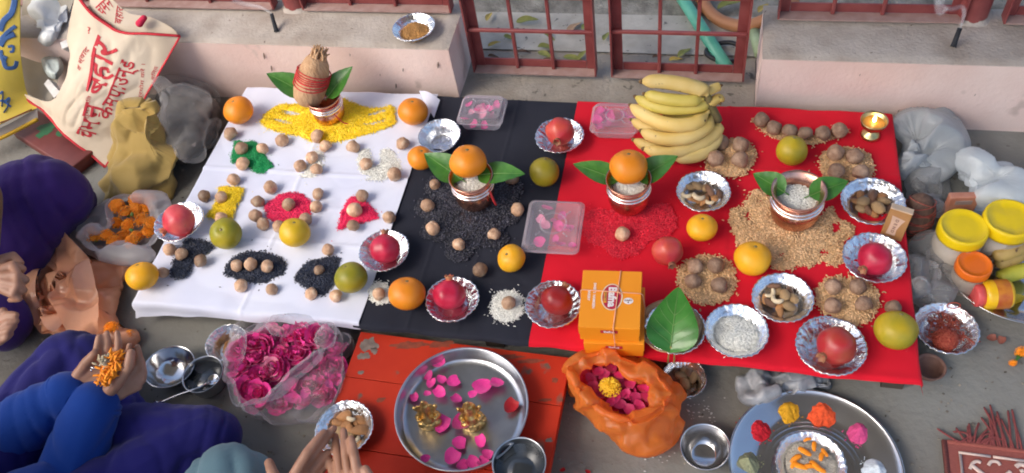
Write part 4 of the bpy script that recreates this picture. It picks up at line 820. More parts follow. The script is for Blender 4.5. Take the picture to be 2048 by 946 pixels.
def idol(x, y, lab, elephant):
    c = P(x, y + 22, .0575); k = .0016 * 1.0
    def s(*a): return tuple(q * k for q in a)
    t = thing('idol', lab, 'idol', c, (0, 0, .25), group='gilded idols'); t.scale = (1.05, 1.05, 1.42)
    pr = [ball(s(0, 0, 3), 14 * k, (1.15, .9, .3)), ball(s(0, 0, 9), 11 * k, (1, .85, .9)), ball(s(0, -2, 12), 8.5 * k), caps(s(0, 0, 12), 8 * k, s(0, 0, 20), 6 * k), ball(s(0, -.5, 26), 6 * k),
          caps(s(-10, -6, 5), 4.5 * k, s(4, -9, 4), 3.5 * k), caps(s(10, -6, 5), 4.5 * k, s(-4, -9, 4), 3.5 * k), caps(s(-7, 0, 19), 3 * k, s(-13, -2, 13), 2.6 * k), caps(s(-13, -2, 13), 2.6 * k, s(-10, -8, 14), 2.4 * k),
          caps(s(7, 0, 19), 3 * k, s(13, -2, 13), 2.6 * k), caps(s(13, -2, 13), 2.6 * k, s(9, -8, 15), 2.4 * k), caps(s(-7, 1, 20), 2.6 * k, s(-12, 0, 27), 2.4 * k), caps(s(7, 1, 20), 2.6 * k, s(12, 0, 27), 2.4 * k),
          caps(s(0, 0, 30), 5.5 * k, s(0, 0, 36), 2 * k)]
    if elephant: pr += [ball(s(-7, 0, 26), 4 * k, (1, .45, 1.2)), ball(s(7, 0, 26), 4 * k, (1, .45, 1.2)), caps(s(0, -5, 25), 2.4 * k, s(1, -8, 18), 2 * k), caps(s(1, -8, 18), 2 * k, s(4, -9, 14), 1.6 * k)]
    else: pr += [ball(s(0, 2, 26), 8 * k, (1, .3, 1.1)), caps(s(-4, -4, 18), 1.5 * k, s(4, -4, 18), 1.5 * k)]
    union('figure', pr, .0011, gold, t, smooth=1, noise_=.0009, ns=240)
    b = MB(); b.add(lathe([(0, 0), (15 * k, 0), (15.5 * k, 1 * k), (14 * k, 3 * k), (14.5 * k, 4 * k), (0, 4.5 * k)], 24, lambda p, a, kk: (p[0] * (1 + .04 * math.sin(12 * a)), p[1] * .85 * (1 + .04 * math.sin(12 * a)), p[2]))); b.build('base', gold, t)
idol(862, 820, 'gilded seated idol with an elephant trunk, left on the steel plate', True); idol(948, 822, 'gilded seated idol with a round halo, right on the steel plate', False)

# ------------------------------------------------------------------ rose petals
petm = mat('rose_petal', (.66, .010, .20), .6, col2=(.78, .05, .32), vs=60, obv=.22, sheen=.2, bump=.15, bs=200); petr = mat('red_rose_petal', (.42, .006, .012), .6, var=.2, vs=60)
petp = mat('pale_rose_petal', (.70, .16, .32), .6, col2=(.72, .34, .42), vs=60, obv=.15)
def petal_mesh(k, m=None, cup=.5):
    rr = random.Random(k); w_ = rr.uniform(.75, 1.0)
    def q(u, v, off):
        a = (u - .5) * 2; t = v; wd = w_ * math.sin(PI * min(1, .06 + t * .72)) ** .7
        x = t * 1.6 - .8; y = a * wd * .85; z = cup * (a * a * .5 * wd + (t - .5) ** 2 * 1.3) + .07 * noise.noise(Vector((x * 2, y * 2, k))) + (.15 * max(0, t - .8) * 5 * (1 if k % 2 else -.6)) + off
        return (x, y, z)
    v1, f1 = grid(lambda u, v: q(u, v, .02), 6, 7); v2, f2 = grid(lambda u, v: q(u, v, -.02), 6, 7); n = len(v1)
    b = MB(); b.add((v1 + v2, f1 + [tuple(i + n for i in g[::-1]) for g in f2])); return b.mesh('petal', m or petm)
PT = [petal_mesh(k) for k in range(5)]; PTR = petal_mesh(3, petr); PTP = [petal_mesh(k + 10, petp) for k in range(2)]
def petal(x, y, r, z, lab, group, me=None, name='rose_petal'):
    q = P(x, y, z); s = S(r, q); o = link(name, me or random.choice(PT), None, q, (random.uniform(-.3, .3), random.uniform(-.3, .3), random.uniform(0, 6.28))); o.scale = (s, s, s); return tag(o, lab, 'petal', group)
zp = .064; G = 'rose petals on the steel plate'
for x, y, r, lab, z in [(878, 728, 17, 'pink petal curled like a bud at the back of the plate', zp + .004), (859, 751, 13, 'pink petal scrap behind the elephant idol, upper left', zp), (862, 768, 14, 'pink petal nearest behind the elephant idol', zp), (882, 759, 13, 'pale tipped petal scrap behind the left idol', zp), (906, 764, 16, 'oval pink petal between bud and right idol', zp),
        (881, 786, 17, 'long pink petal touching the top of the left idol', zp + .004), (830, 797, 13, 'pink petal left of the left idol', zp), (856, 788, 10, 'pink petal lying on the head of the left idol', zp + .055), (914, 800, 15, 'pink petal between the two idols', zp), (966, 774, 23, 'large pink petal behind the right idol', zp + .003), (994, 767, 17, 'pink petal overlapping the large one at the right', zp + .006),
        (946, 789, 11, 'pink petal lying on the head of the right idol', zp + .055), (884, 848, 22, 'pink petal in front of the left idol', zp), (922, 846, 26, 'largest pink petal in front between the idols', zp + .004), (917, 887, 17, 'round pink petal at the front middle of the plate', zp), (963, 884, 17, 'pink petal at the front right of the plate', zp + .003), (974, 908, 14, 'pink petal beside the deep steel bowl', zp),
        (904, 914, 20, 'curled pink petal at the front edge of the plate', zp + .004), (852, 917, 12, 'small flat petal at the front left of the plate', zp), (925, 931, 17, 'pink petal second in the front edge cluster', zp), (948, 925, 18, 'dark pink petal in the front edge cluster', zp), (967, 925, 15, 'pink petal last in the front edge cluster', zp)]:
    petal(x, y, r, z, lab, G)
petal(1020, 814, 20, zp, 'deep red petal alone at the right of the plate', G, PTR)
for x, y, lab in ((1175, 944, 'red petal scrap on the floor beside the stool'), (1125, 941, 'tiny red petal on the stool edge')): petal(x, y, 7, .006, lab, 'petal scraps on the floor', PTR)
for x, y, lab in ((1983, 676, 'reddish dry petal scrap, left of the pair on the floor'), (2003, 681, 'reddish dry petal scrap, right of the pair on the floor')): petal(x, y, 11, .006, lab, 'petal scraps on the floor', petal_mesh(8, mat('dry_petal', (.24, .075, .05), .7)))

# ------------------------------------------------------------------ powders and the bowl on the shiny platter
def powder(x, y, r, col, lab, hgt=.016, z=.0035):
    q = P(x, y, z); R = S(r * 1.12, q); hgt *= 1.25; sd_ = x * .37; m = mat('powder_' + lab.split()[0] + '_' + lab.split()[1], col, .9, var=.14, vs=160, bump=.7, bs=300, bdist=.002)
    def fn(p, a, k):
        rr = math.hypot(p[0], p[1]); f = 1 + .16 * noise.noise(Vector((math.cos(a) * 2, math.sin(a) * 2, sd_))) + .08 * noise.noise(Vector((math.cos(a) * 7, math.sin(a) * 7, sd_)))
        return (p[0] * f, p[1] * f, p[2] + (R * .13 * nz((p[0], p[1], 0), 55, sd_) + R * .10 * nz((p[0], p[1], 0), 150, sd_) if rr < R * .95 else 0))
    pr = [(R, 0)] + [(R * (1 - t), hgt * (t ** .8)) for t in (.08, .16, .25, .35, .45, .55, .66, .78, .9)] + [(0, hgt * .95)]
    b = MB(); b.add(lathe(pr, 40, fn)); o = b.build('powder_heap', m, None, q, smooth=False); tag(o, lab, 'powder heap', 'powder heaps on the platter')
    b = MB()
    for _ in range(40):
        a = random.uniform(0, 6.28); d = R * random.uniform(.85, 1.3); b.add(ball((d * math.cos(a), d * math.sin(a), .0005), random.uniform(.0006, .0016), n=5))
    k = b.build('crumbs', m, o); k['kind'] = 'stuff'
powder(1574, 819, 27, (.60, .30, .008), 'mustard yellow powder heap at the back of the platter'); powder(1645, 825, 28, (.74, .085, .02), 'orange red powder heap at the back of the platter'); powder(1511, 858, 27, (.50, .006, .018), 'crimson powder heap at the left of the platter'); powder(1718, 866, 22, (.56, .06, .20), 'pink powder heap at the right of the platter', .018)
powder(1492, 928, 24, (.27, .28, .16), 'grey green powder heap at the left front of the platter', .022); powder(1752, 944, 24, (.55, .62, .68), 'white bluish powder heap at the right front of the platter', .018)
FB['m'] = foil_bowl(1622, 925, 68, 'foil bowl of grey meal topped with marigold petals on the powder platter', z=.003, h=.022, base=.7)
meal = mat('grey_meal', (.46, .42, .35), .85, col2=(.56, .52, .45), vs=90, bump=.4, bs=200, isl=.1); disc('m', .78, .018, .003, .0022, meal, 'meal', 'grey meal heaped in the foil bowl on the platter', 'meal')
mary = mat('marigold_petal', (.86, .23, .003), .6, col2=(.92, .33, .006), vs=90, obv=.16, isl=.15, sss=.0)
for i, (x, y, r, a) in enumerate([(1615, 880, 8, .4), (1629, 893, 11, 1.5), (1610, 903, 14, 2.6), (1592, 918, 13, .7), (1600, 932, 15, 2.9), (1645, 913, 12, 1.2), (1650, 905, 10, 2.1), (1632, 931, 14, 2.4), (1618, 934, 12, .3), (1640, 938, 12, 2.8), (1588, 930, 10, 1.0)]):
    q = P(x, y, .026); b = MB(); L = S(r, q); b.add(tube(spline([(-L, 0, 0), (0, L * .15, L * .25), (L, 0, .001)], 4), [L * .2, L * .3, L * .38, L * .42, L * .42, L * .45, L * .4, L * .35, L * .2], 6, flat=.35)); tag(b.build('marigold_petal', mary, None, q, (random.uniform(-.3, .3), random.uniform(-.2, .2), a)), 'marigold petal %s on the grey meal' % ('at the back', 'second from the back', 'at the left back of the ring', 'at the far left', 'at the left front', 'at the right of the ring', 'at the right back of the ring', 'at the front middle', 'left of the front middle', 'at the right front', 'at the lowest left')[i], 'petal', 'marigold petals on the meal')

# ------------------------------------------------------------------ clear clamshell boxes with petals
clear = film('clear_plastic', (.80, .80, .86), .12, .10, .1, 30, edge=.5); hazy = film('hazy_plastic', (.80, .74, .82), .20, .16, .15, 40, edge=.4)
def rrect(w_, d, r, z, n=6):
    out = []
    for cx, cy, a0 in ((w_ / 2 - r, d / 2 - r, 0), (-w_ / 2 + r, d / 2 - r, PI / 2), (-w_ / 2 + r, -d / 2 + r, PI), (w_ / 2 - r, -d / 2 + r, 1.5 * PI)):
        for i in range(n + 1): a = a0 + PI / 2 * i / n; out.append(Vector((cx + r * math.cos(a), cy + r * math.sin(a), z)))
    return out
def clam(cor, H, lab, z, npet, gname):
    p = [P(x, y, z + H) for x, y in cor]; c = sum(p, Vector()) / 4; e = (p[1] - p[0] + p[2] - p[3]); W = e.length / 2; D = ((p[3] - p[0]) + (p[2] - p[1])).length / 2; ang = math.atan2(e.y, e.x)
    t = thing('clear_box', lab, 'plastic box', (c.x, c.y, z), (0, 0, ang), 'clear plastic boxes of petals'); hT = H * .62; r = .014
    def rib(ring, a): return [Vector((q.x * (1 + a * math.sin(i * 2.1)), q.y * (1 + a * math.cos(i * 2.1)), q.z)) for i, q in enumerate(ring)]
    b = MB(); b.add(loft([rrect(W * .80, D * .80, r, .001), rib(rrect(W * .84, D * .84, r, .006), .01), rib(rrect(W * .90, D * .90, r, hT * .8), .01), rrect(W * .92, D * .92, r, hT), rrect(W, D, r, hT), rrect(W, D, r, hT + .0015)], True, False)); b.build('tray', clear, t)
    b = MB(); b.add(loft([rrect(W * 1.01, D * 1.01, r, hT - .001), rrect(W * 1.01, D * 1.01, r, hT + .003), rrect(W * .94, D * .94, r, hT + .0034), rrect(W * .90, D * .90, r, H - .002), rrect(W * .87, D * .87, r, H), rrect(W * .84, D * .84, r, H - .0012)], False, True)); b.build('lid', hazy, t)
    b = MB(); R = min(W, D) * .23; b.add(tube([(R * math.cos(a), R * math.sin(a), H + .0004) for a in np.linspace(0, 2 * PI, 40)], .0016, 6, cap=False))
    for a in (PI / 4, 3 * PI / 4, 5 * PI / 4, 7 * PI / 4): b.add(tube([(R * 1.25 * math.cos(a), R * 1.25 * math.sin(a), H + .0004), (R * 1.7 * math.cos(a), R * 1.7 * math.sin(a), H + .0004)], .0018, 6))
    b.build('embossed_rib', clear, t)
    Mr = Matrix.Rotation(ang, 4, 'Z')
    for i in range(npet):
        u, v = random.uniform(-.38, .38) * W, random.uniform(-.38, .38) * D; q = c + Mr @ Vector((u, v, 0)); q.z = z + random.uniform(hT * .5, hT * 1.15)
        o = link('rose_petal', random.choice(PT + PT + PTP), None, q, (random.uniform(-.6, .6), random.uniform(-.6, .6), random.uniform(0, 6.28))); s = random.uniform(.011, .016); o.scale = (s, s, s); tag(o, 'pink petal inside the ' + gname, 'petal', 'petals in the ' + gname)
clam([(926, 187), (1013, 187), (1003, 244), (909, 238)], .044, 'clear box of pink petals at the back left of the black cloth', CZ - .003, 16, 'clear box at the back of the black cloth')
clam([(1190, 202), (1275, 204), (1282, 260), (1174, 256)], .042, 'clear box of petals half hidden behind the bananas', CZ, 16, 'clear box behind the bananas')
clam([(1056, 394), (1166, 399), (1160, 502), (1044, 496)], .036, 'clear box of petals across the black and red cloth edge', CZ, 14, 'clear box across the cloth edge')

# ------------------------------------------------------------------ bananas
banm = mat('banana_skin', (.62, .43, .11), .55, col2=(.68, .52, .20), vs=14, bump=.15, bs=60, spots=(.16, .085, .03), spots_scale=60, spots_at=.685, obv=.12); bang = mat('greenish_banana_skin', (.52, .42, .07), .5, col2=(.60, .48, .11), vs=22, spots=(.2, .1, .03), spots_scale=70, spots_at=.75); bant = mat('banana_tip', (.10, .055, .025), .8, col2=(.22, .13, .05), vs=120)
def banana(pts, r, parent, off, m=None, stem=True):
    ps = spline([Vector(p) - off for p in pts], 7); n = len(ps); rad = []
    for i in range(n):
        t = i / (n - 1); q = min(1, (t / .12) ** .6 if t < .12 else 1); s = 1 if t < .82 else max(.30, 1 - (t - .82) / .16); rad.append(max(.28, q) * r * s * (1 - .06 * math.cos(t * 6)))
    v, f = tube(ps, rad, 12); v = [Vector(p) for p in v]
    for i in range(n):                                           # five faint ridges
        for k in range(12): a = 2 * PI * k / 12; v[i * 12 + k] = ps[i] + (v[i * 12 + k] - ps[i]) * (1 + .085 * math.cos(4 * a + i * .02) + .05 * nz(ps[i], 40, a))
    b = MB(); b.add((v, f)); o = b.build('banana', m or banm, parent)
    b = MB(); d = (ps[0] - ps[2]).normalized(); b.add(tube([ps[0] - d * .001, ps[0] + d * .004, ps[0] + d * .007], [r * .32, r * .30, r * .16], 8)); b.build('tip', bant, o); return o
BAN = [([(1350, 318, .020), (1395, 312, .022), (1428, 285, .030), (1437, 255, .05)], 12.5, 0), ([(1288, 298, .026), (1340, 306, .030), (1395, 290, .036), (1431, 262, .05), (1434, 240, .065)], 14.5, 0), ([(1268, 280, .022), (1310, 297, .02), (1360, 300, .02), (1410, 280, .035), (1432, 250, .055)], 13, 0),
       ([(1283, 262, .055), (1320, 276, .058), (1370, 276, .062), (1410, 256, .07), (1424, 230, .08)], 14, 0), ([(1264, 240, .05), (1310, 262, .05), (1370, 262, .055), (1420, 238, .07)], 12, 0), ([(1262, 211, .082), (1300, 236, .085), (1345, 250, .088), (1390, 246, .088), (1418, 222, .095)], 14.5, 0),
       ([(1272, 194, .10), (1310, 213, .10), (1355, 218, .10), (1400, 212, .105), (1420, 200, .11)], 13, 1), ([(1290, 188, .125), (1330, 198, .125), (1375, 202, .125), (1408, 198, .125)], 13, 1), ([(1284, 163, .148), (1325, 163, .150), (1370, 170, .148), (1404, 180, .140), (1416, 192, .132)], 15.5, 0), ([(1330, 232, .06), (1370, 240, .065), (1405, 234, .072), (1420, 222, .08)], 11, 1)]
bo = P(1350, 270, CZ); bo.z = CZ; t = thing('banana_bunch', 'big bunch of ripe yellow bananas stacked at the back of the red cloth', 'bananas', bo)
def zq(x, y, h): return P(x, y, CZ + h)
for pts, r, g in BAN: banana([zq(*p) for p in pts], S(r, zq(*pts[1])), t, bo, bang if g else None)
for pts, r in (([(1406, 190, .125), (1425, 178, .130), (1440, 172, .130)], 10), ([(1408, 208, .105), (1422, 205, .108), (1438, 197, .11), (1440, 205, .105)], 9)):
    banana([zq(*p) for p in pts][::-1], S(r, zq(*pts[1])), t, bo)
b = MB(); b.add(tube(spline([zq(1436, 245, .06) - bo, zq(1424, 222, .085) - bo, zq(1416, 205, .108) - bo, zq(1412, 188, .128) - bo], 5), [.011, .012, .013, .013, .013, .013, .013, .012, .012, .012, .012, .012, .012, .011, .010, .009], 10)); b.build('crown_stem', mat('banana_crown', (.20, .16, .05), .7, col2=(.10, .065, .03), vs=50), t)

# ------------------------------------------------------------------ brass lamp
q = P(1749, 240, CZ + .050); R = S(26, q); t = thing('oil_lamp', 'brass stemmed lamp with a burning flame near the back corner of the red cloth', 'lamp', (q.x, q.y, CZ))
b = MB(); b.add(lathe([(0, 0), (R * .72, 0), (R * .74, .003), (R * .60, .009), (R * .30, .014), (R * .24, .020), (R * .36, .025), (R * .28, .027)], 32)); b.build('foot', brass, t)
b = MB(); b.add(lathe([(R * .28, .0268), (R * .62, .029), (R * .90, .036), (R * .98, .044), (R * 1.02, .050), (R * .97, .051), (R * .92, .045), (R * .6, .036), (0, .034)], 36)); b.build('cup', brass, t)
ghee = mat('ghee', (.66, .32, .05), .25, var=.1, sss=.2); b = MB(); b.add(lathe([(R * .90, .0415), (R * .4, .0425), (0, .043)], 30)); b.build('ghee', ghee, t)
b = MB(); b.add(lathe([(0, .044), (.0035, .047), (.0042, .051), (.003, .057), (0, .065)], 12)); b.build('flame', emis('flame', (1, .72, .30), 9), t)

# ------------------------------------------------------------------ lettering
def text_mesh(s, size=1.0, bold=0.0, res=3):
    cu = bpy.data.curves.new('t', 'FONT'); cu.body = s; cu.size = size; cu.align_x = 'CENTER'; cu.align_y = 'CENTER'; cu.offset = bold; cu.resolution_u = res
    o = bpy.data.objects.new('t', cu); COL.objects.link(o); dg = bpy.context.evaluated_depsgraph_get(); me = bpy.data.meshes.new_from_object(o.evaluated_get(dg)); bpy.data.objects.remove(o); bpy.data.curves.remove(cu)
    v = [Vector(p.co) for p in me.vertices]; f = [tuple(q.vertices) for q in me.polygons]; bpy.data.meshes.remove(me); return v, f
def put(vf, fn):                                                  # lay flat lettering onto a surface
    return [fn(p.x, p.y) for p in vf[0]], vf[1]
def disc2(rx, ry, n=40): return [Vector((0, 0, 0))] + [Vector((rx * math.cos(2 * PI * i / n), ry * math.sin(2 * PI * i / n), 0)) for i in range(n)], [(0, i + 1, (i + 1) % n + 1) for i in range(n)]
def ring2(rx, ry, w_, n=40): return [Vector(((rx - w_ * k) * math.cos(2 * PI * i / n), (ry - w_ * k) * math.sin(2 * PI * i / n), 0)) for k in (0, 1) for i in range(n)], [(i, (i + 1) % n, n + (i + 1) % n, n + i) for i in range(n)]

# ------------------------------------------------------------------ two orange sweet boxes tied with string
card = mat('orange_card', (.80, .27, .012), .45, col2=(.84, .30, .016), vs=8, spec=.4); prm = mat('printed_magenta', (.46, .010, .05), .5); prw = mat('printed_white', (.80, .76, .74), .5); prg = mat('printed_gold', (.74, .42, .10), .4); pro = mat('printed_orange', (.80, .36, .02), .5); prd = mat('printed_brown', (.20, .10, .08), .5)
strm = mat('pale_string', (.78, .38, .22), .7)
BH = .049; zt = CZ + .0975 + .004
cor = [P(1169, 539, zt), P(1286, 544, zt), P(1275, 655, zt), P(1156, 652, zt)]
c = sum(cor, Vector()) / 4; e = cor[1] - cor[0] + cor[2] - cor[3]; W = e.length / 2; D = ((cor[3] - cor[0]) + (cor[2] - cor[1])).length / 2; ang = math.atan2(e.y, e.x)
def sweet_box(lab, z, dx, dy, da, W, D, logo):
    t = thing('sweet_box', lab, 'box', (c.x + dx, c.y + dy, z), (0, 0, ang + da), 'orange sweet boxes')
    b = MB(); b.add(rbox(W, D, BH - .012, .0012, 1, (0, 0, (BH - .012) / 2))); b.build('box_tray', card, t, smooth=False)
    b = MB(); b.add(rbox(W + .003, D + .003, .026, .0012, 2, (0, 0, BH - .013))); b.build('box_lid', card, t, smooth=False)
    zt = BH + .0003; Rm = Matrix.Rotation(-PI / 2, 4, 'Z')
    if logo:
        def pl(name, vf, m, x, y, dz=0., rot=True):
            b = MB(); M = T((x, y, zt + dz)); b.add(vf, M=M @ Rm if rot else M); return b.build(name, m, t, smooth=False)
        lx, ly = .002, .004
        pl('logo_rim', disc2(.0315, .0215), prg, lx, ly); pl('logo_rim', ring2(.0305, .0205, .0012), prw, lx, ly, .0002); pl('logo_field', disc2(.0285, .0180), prm, lx, ly, .0003)
        pl('lettering', text_mesh('Bafna', .0215, .0009), prw, lx + .0005, ly, .0006); pl('logo_ribbon', ([Vector(p) for p in ((-.014, -.003, 0), (.014, -.003, 0), (.014, .003, 0), (-.014, .003, 0))], [(0, 1, 2, 3)]), pro, lx - .0125, ly, .0005); pl('lettering', text_mesh('SWEETS', .0062, .0001), prd, lx - .0125, ly, .0008)
        pl('emblem', disc2(.0095, .0075), prw, W * .30, -.004, .0002, False); pl('emblem_letters', text_mesh('DAIRY', .0052, .0002), prd, W * .30, -.003, .0004, False); pl('emblem_letters', text_mesh('B', .004, .0003), prd, W * .30, -.0075, .0004, False)
        for k, (s, x) in enumerate((('SWEETS  NAMKEEN', -W * .285), ('BAKERY', -W * .375))): pl('small_print', text_mesh(s, .0068, .0002), prw, x, .006 - .0 * k, .0004)
    # front label
    def fp(x, y): return Vector((x, -D / 2 - .0021, BH - .013 + y))
    b = MB(); b.add(put(([Vector(p) for p in ((-.0165, -.0048, 0), (.0165, -.0048, 0), (.0165, .0048, 0), (-.0165, .0048, 0))], [(0, 1, 2, 3)]), fp)); b.build('front_label', prm, t, smooth=False)
    b = MB(); b.add(put(text_mesh('Bafna', .0098, .0003), lambda x, y: fp(x, y) + Vector((0, -.0004, 0)))); b.build('lettering', prw, t, smooth=False)
    return t
sweet_box('lower orange sweet box sticking out to the right under the other', CZ, .007, -.004, .02, W, D, False); sweet_box('upper orange sweet box with the big oval logo facing up', CZ + BH + .0012, 0, 0, 0, W, D, True)
b = MB(); H2 = 2 * BH + .0035; Rz = Matrix.Rotation(ang, 4, 'Z'); x0 = W * .10; y0 = D * .12; hw, hd = W / 2 + .0105, D / 2 + .008
b.add(tube([(x0 + .006, hd, .01), (x0 + .006, D / 2 + .003, H2 - .004), (x0 + .005, D / 2, H2), (x0 - .003, -D / 2, H2), (x0 - .003, -D / 2 - .004, H2 - .004), (x0 + .001, -hd - .002, .004)], .0011, 6), M=Rz)
b.add(tube([(-hw + .006, y0 + .003, .01), (-W / 2 - .003, y0 + .002, H2 - .004), (-W / 2, y0 + .002, H2), (W / 2, y0 - .003, H2), (W / 2 + .004, y0 - .003, H2 - .004), (hw + .003, y0 - .004, .006)], .0011, 6), M=Rz)
b.add(tube(spline([(x0 + .002, y0, H2 + .001), (x0 + .008, y0 - .006, H2 + .002), (x0 + .002, y0 - .002, H2 + .003)], 5), .0012, 6), M=Rz)
tag(b.build('string', strm, None, (c.x, c.y, CZ)), 'pale string tied crosswise around the two orange sweet boxes', 'string')

# ------------------------------------------------------------------ heart shaped leaf on a foil bowl
base, tip = P(1341, 697, CZ + .034), P(1357, 574, CZ + .082); L = (tip - base).length; x = (tip - base).normalized(); yv = Vector((0, 0, 1)).cross(x).normalized(); Mx = Matrix((x, yv, x.cross(yv))).transposed().to_4x4()
Wl = S(102, base)
def hq(u, v, off):
    a = (u - .5) * 2; t = v; wd = Wl / 2 * (math.sin(PI * t ** .62) ** .75 if 0 < t < 1 else 0) * (1.10 - .35 * t) + .0004
    lobe = -.075 * L * (abs(a) ** 1.3) * (1 - t) ** 2 * (4 * abs(a) * (1.2 - abs(a)))
    z = .14 * L * math.sin(PI * t) * .5 - .10 * wd * a * a + .42 * wd * abs(a) ** 1.3 * (1 - .4 * t) + .05 * wd * a + .0007 * math.sin((t * 5.5 - abs(a) * 1.1) * 2 * PI) * min(1, abs(a) * 2.5) * (1 - t)
    return (t * L + lobe, a * wd, z + off)
t = thing('leaf', 'large glossy heart shaped leaf lying over a foil bowl', 'leaf', base)
v1, f1 = grid(lambda u, v: hq(u, v, .0004), 24, 28); v2, f2 = grid(lambda u, v: hq(u, v, -.0004), 24, 28); n = len(v1)
b = MB(); b.add((v1 + v2, f1 + [tuple(i + n for i in g[::-1]) for g in f2]), M=Mx); b.build('blade', mat('glossy_heart_leaf', (.028, .15, .018), .28, col2=(.06, .22, .035), vs=30, bump=.15, bs=90), t)
b = MB(); b.add(tube([Mx @ Vector(hq(.5, k, .0009)) for k in np.linspace(0.02, .97, 14)], list(np.linspace(.0014, .0004, 14)), 6))
for sgn in (-1, 1):
    for k in (.06, .2, .36, .52): b.add(tube([Mx @ Vector(hq(.5 + sgn * s * .42, k + s * .26, .0007)) for s in np.linspace(0, 1, 8)], list(np.linspace(.0008, .0003, 8)), 5))
b.build('veins', leafrib, t)
for dx, nm in ((-2, 0), (8, 1)):
    e = P(1338 + dx * 1.2, 727, CZ - .012) - base; b = MB(); b.add(tube(spline([Mx @ Vector((.004, 0, .002)), Vector((0, 0, .001)) + e * .3 + Vector((dx * .0005, 0, .004)), e * .65 + Vector((dx * .0004, 0, .003)), e], 4), .0017, 6)); b.build('stalk', stemm, t)
# a tan leaf plate edge under it
b = MB(); q = FB['l'][1]; R = FB['l'][2]; b.add(lathe([(0, 0), (R * .60, 0), (R * .98, .022), (R * 1.04, .026), (R * .97, .0235), (R * .58, .002), (0, .002)], 40, lambda p, a, k: (p[0] * (1 + .02 * math.sin(9 * a)) - .004, p[1] * (1 + .02 * math.cos(7 * a)) - .001, p[2] + .0265 * 0)))
tag(b.build('leaf_plate', mat('dry_leaf_plate', (.50, .30, .16), .7, col2=(.58, .38, .22), vs=30, stretch=(1, 8, 1)), None, q + Vector((-.007, .001, .0060))), 'tan dry leaf plate nested in the bowl under the heart shaped leaf', 'plate')

# ------------------------------------------------------------------ small tan carton
cb = mat('tan_card', (.36, .175, .055), .55, col2=(.42, .21, .075), vs=20); cl = mat('cream_card', (.74, .54, .36), .6); cw = mat('carton_label', (.62, .42, .30), .6)
q0 = P(1780, 478, CZ); up_ = (P(1803, 424, CZ + .062) - q0); Hc = up_.length; up_.normalize(); xd = (P(1817, 439, CZ + .055) - P(1773, 427, CZ + .055)); Wc = xd.length; xd = (xd - up_ * xd.dot(up_)).normalized(); nd = xd.cross(up_)
Mc = Matrix((xd, -nd, up_)).transposed().to_4x4(); t = thing('carton', 'small tan carton with a pale top leaning between two foil bowls', 'carton', q0)
dp = .024; b = MB(); b.add(rbox(Wc, dp, Hc, .0008, 1, (0, dp / 2, Hc / 2)), M=Mc); b.build('box', cb, t, smooth=False)
b = MB(); b.add(rbox(Wc + .001, dp + .001, .002, .0006, 1, (0, dp / 2, Hc + .0012)), M=Mc); b.build('flap', cl, t, smooth=False)
def cf(x, y): return Mc @ Vector((x, -.0006, y))
b = MB(); lab_ = [(-.013, .010), (.006, .010), (.0045, .024), (.009, .040), (.014, .050), (-.013, .054), (-.011, .036), (-.0115, .024)]; b.add(([cf(x, y) for x, y in lab_], [tuple(range(8))])); b.build('label', cw, t, smooth=False)
b = MB()
for k, ch in enumerate('DEND'): b.add(put(text_mesh(ch, .0085, .0003), lambda x, y, k=k: Mc @ Vector((-.001 + y * 1 - k * .0004, -.0012, .045 - k * .0085 - x))))
b.build('lettering', prd, t, smooth=False)

# ------------------------------------------------------------------ incense sticks and smoke
inc = mat('black_incense', (.016, .018, .024), .8, var=.3, vs=200)
for (x, y, x2, y2, lab) in ((553, 63, 543, 28, 'black incense stub on the left wall'), (1906, 94, 1920, 56, 'black incense stub smoking on the right wall')):
    p, e = P(x, y, .206), P(x2, y2, .240); t = thing('incense_stick', lab, 'incense', p, group='incense stubs'); d = e - p
    b = MB(); b.add(tube([(0, 0, 0), d * .08, d * .5, d], [.0075, .006, .0055, .005], 12)); b.build('stub', inc, t)
    b = MB(); b.add(tube([d, d * 1.05], [.0052, .003], 10)); b.build('ash', mat('ash', (.32, .31, .30), .9), t)
smk = bpy.data.materials.new('smoke'); smk.use_nodes = True; t_ = smk.node_tree; pb = t_.nodes['Principled BSDF']; pb.inputs['Base Color'].default_value = (.8, .82, .85, 1); pb.inputs['Roughness'].default_value = 1; pb.inputs['Specular IOR Level'].default_value = 0
tr_ = t_.nodes.new('ShaderNodeBsdfTransparent'); lw = t_.nodes.new('ShaderNodeLayerWeight'); lw.inputs[0].default_value = .5; mr = t_.nodes.new('ShaderNodeMapRange'); mr.inputs[3].default_value = .16; mr.inputs[4].default_value = 0; t_.links.new(lw.outputs['Facing'], mr.inputs[0])
mx = t_.nodes.new('ShaderNodeMixShader'); t_.links.new(mr.outputs[0], mx.inputs[0]); t_.links.new(tr_.outputs[0], mx.inputs[1]); t_.links.new(pb.outputs[0], mx.inputs[2]); t_.links.new(mx.outputs[0], t_.nodes['Material Output'].inputs[0])
b = MB()
for pts, r in (([(1921, 54, .245), (1928, 30, .262), (1924, 14, .275), (1900, 18, .285), (1880, 8, .30), (1870, -8, .32)], [.003, .005, .006, .006, .007, .008]), ([(1895, 16, .29), (1880, 25, .28), (1876, 8, .30), (1886, -6, .32), (1880, -30, .34)], [.004, .008, .009, .010, .012])):
    ps = spline([P(*p) for p in pts], 8); rr = np.interp(np.linspace(0, len(pts) - 1, len(ps)), range(len(pts)), r); b.add(tube(ps, list(rr), 12, cap=False))
o = b.build('smoke', smk); tag(o, 'thin curling smoke above the incense stub on the right wall', 'smoke', kind='stuff')
b = MB(); ps = spline([P(542, 26, .242), P(520, 14, .25), P(490, 8, .26), P(465, 0, .28)], 8); b.add(tube(ps, list(np.linspace(.003, .009, len(ps))), 12, cap=False)); tag(b.build('smoke', smk), 'faint smoke drifting left from the incense stub on the left wall', 'smoke', kind='stuff')

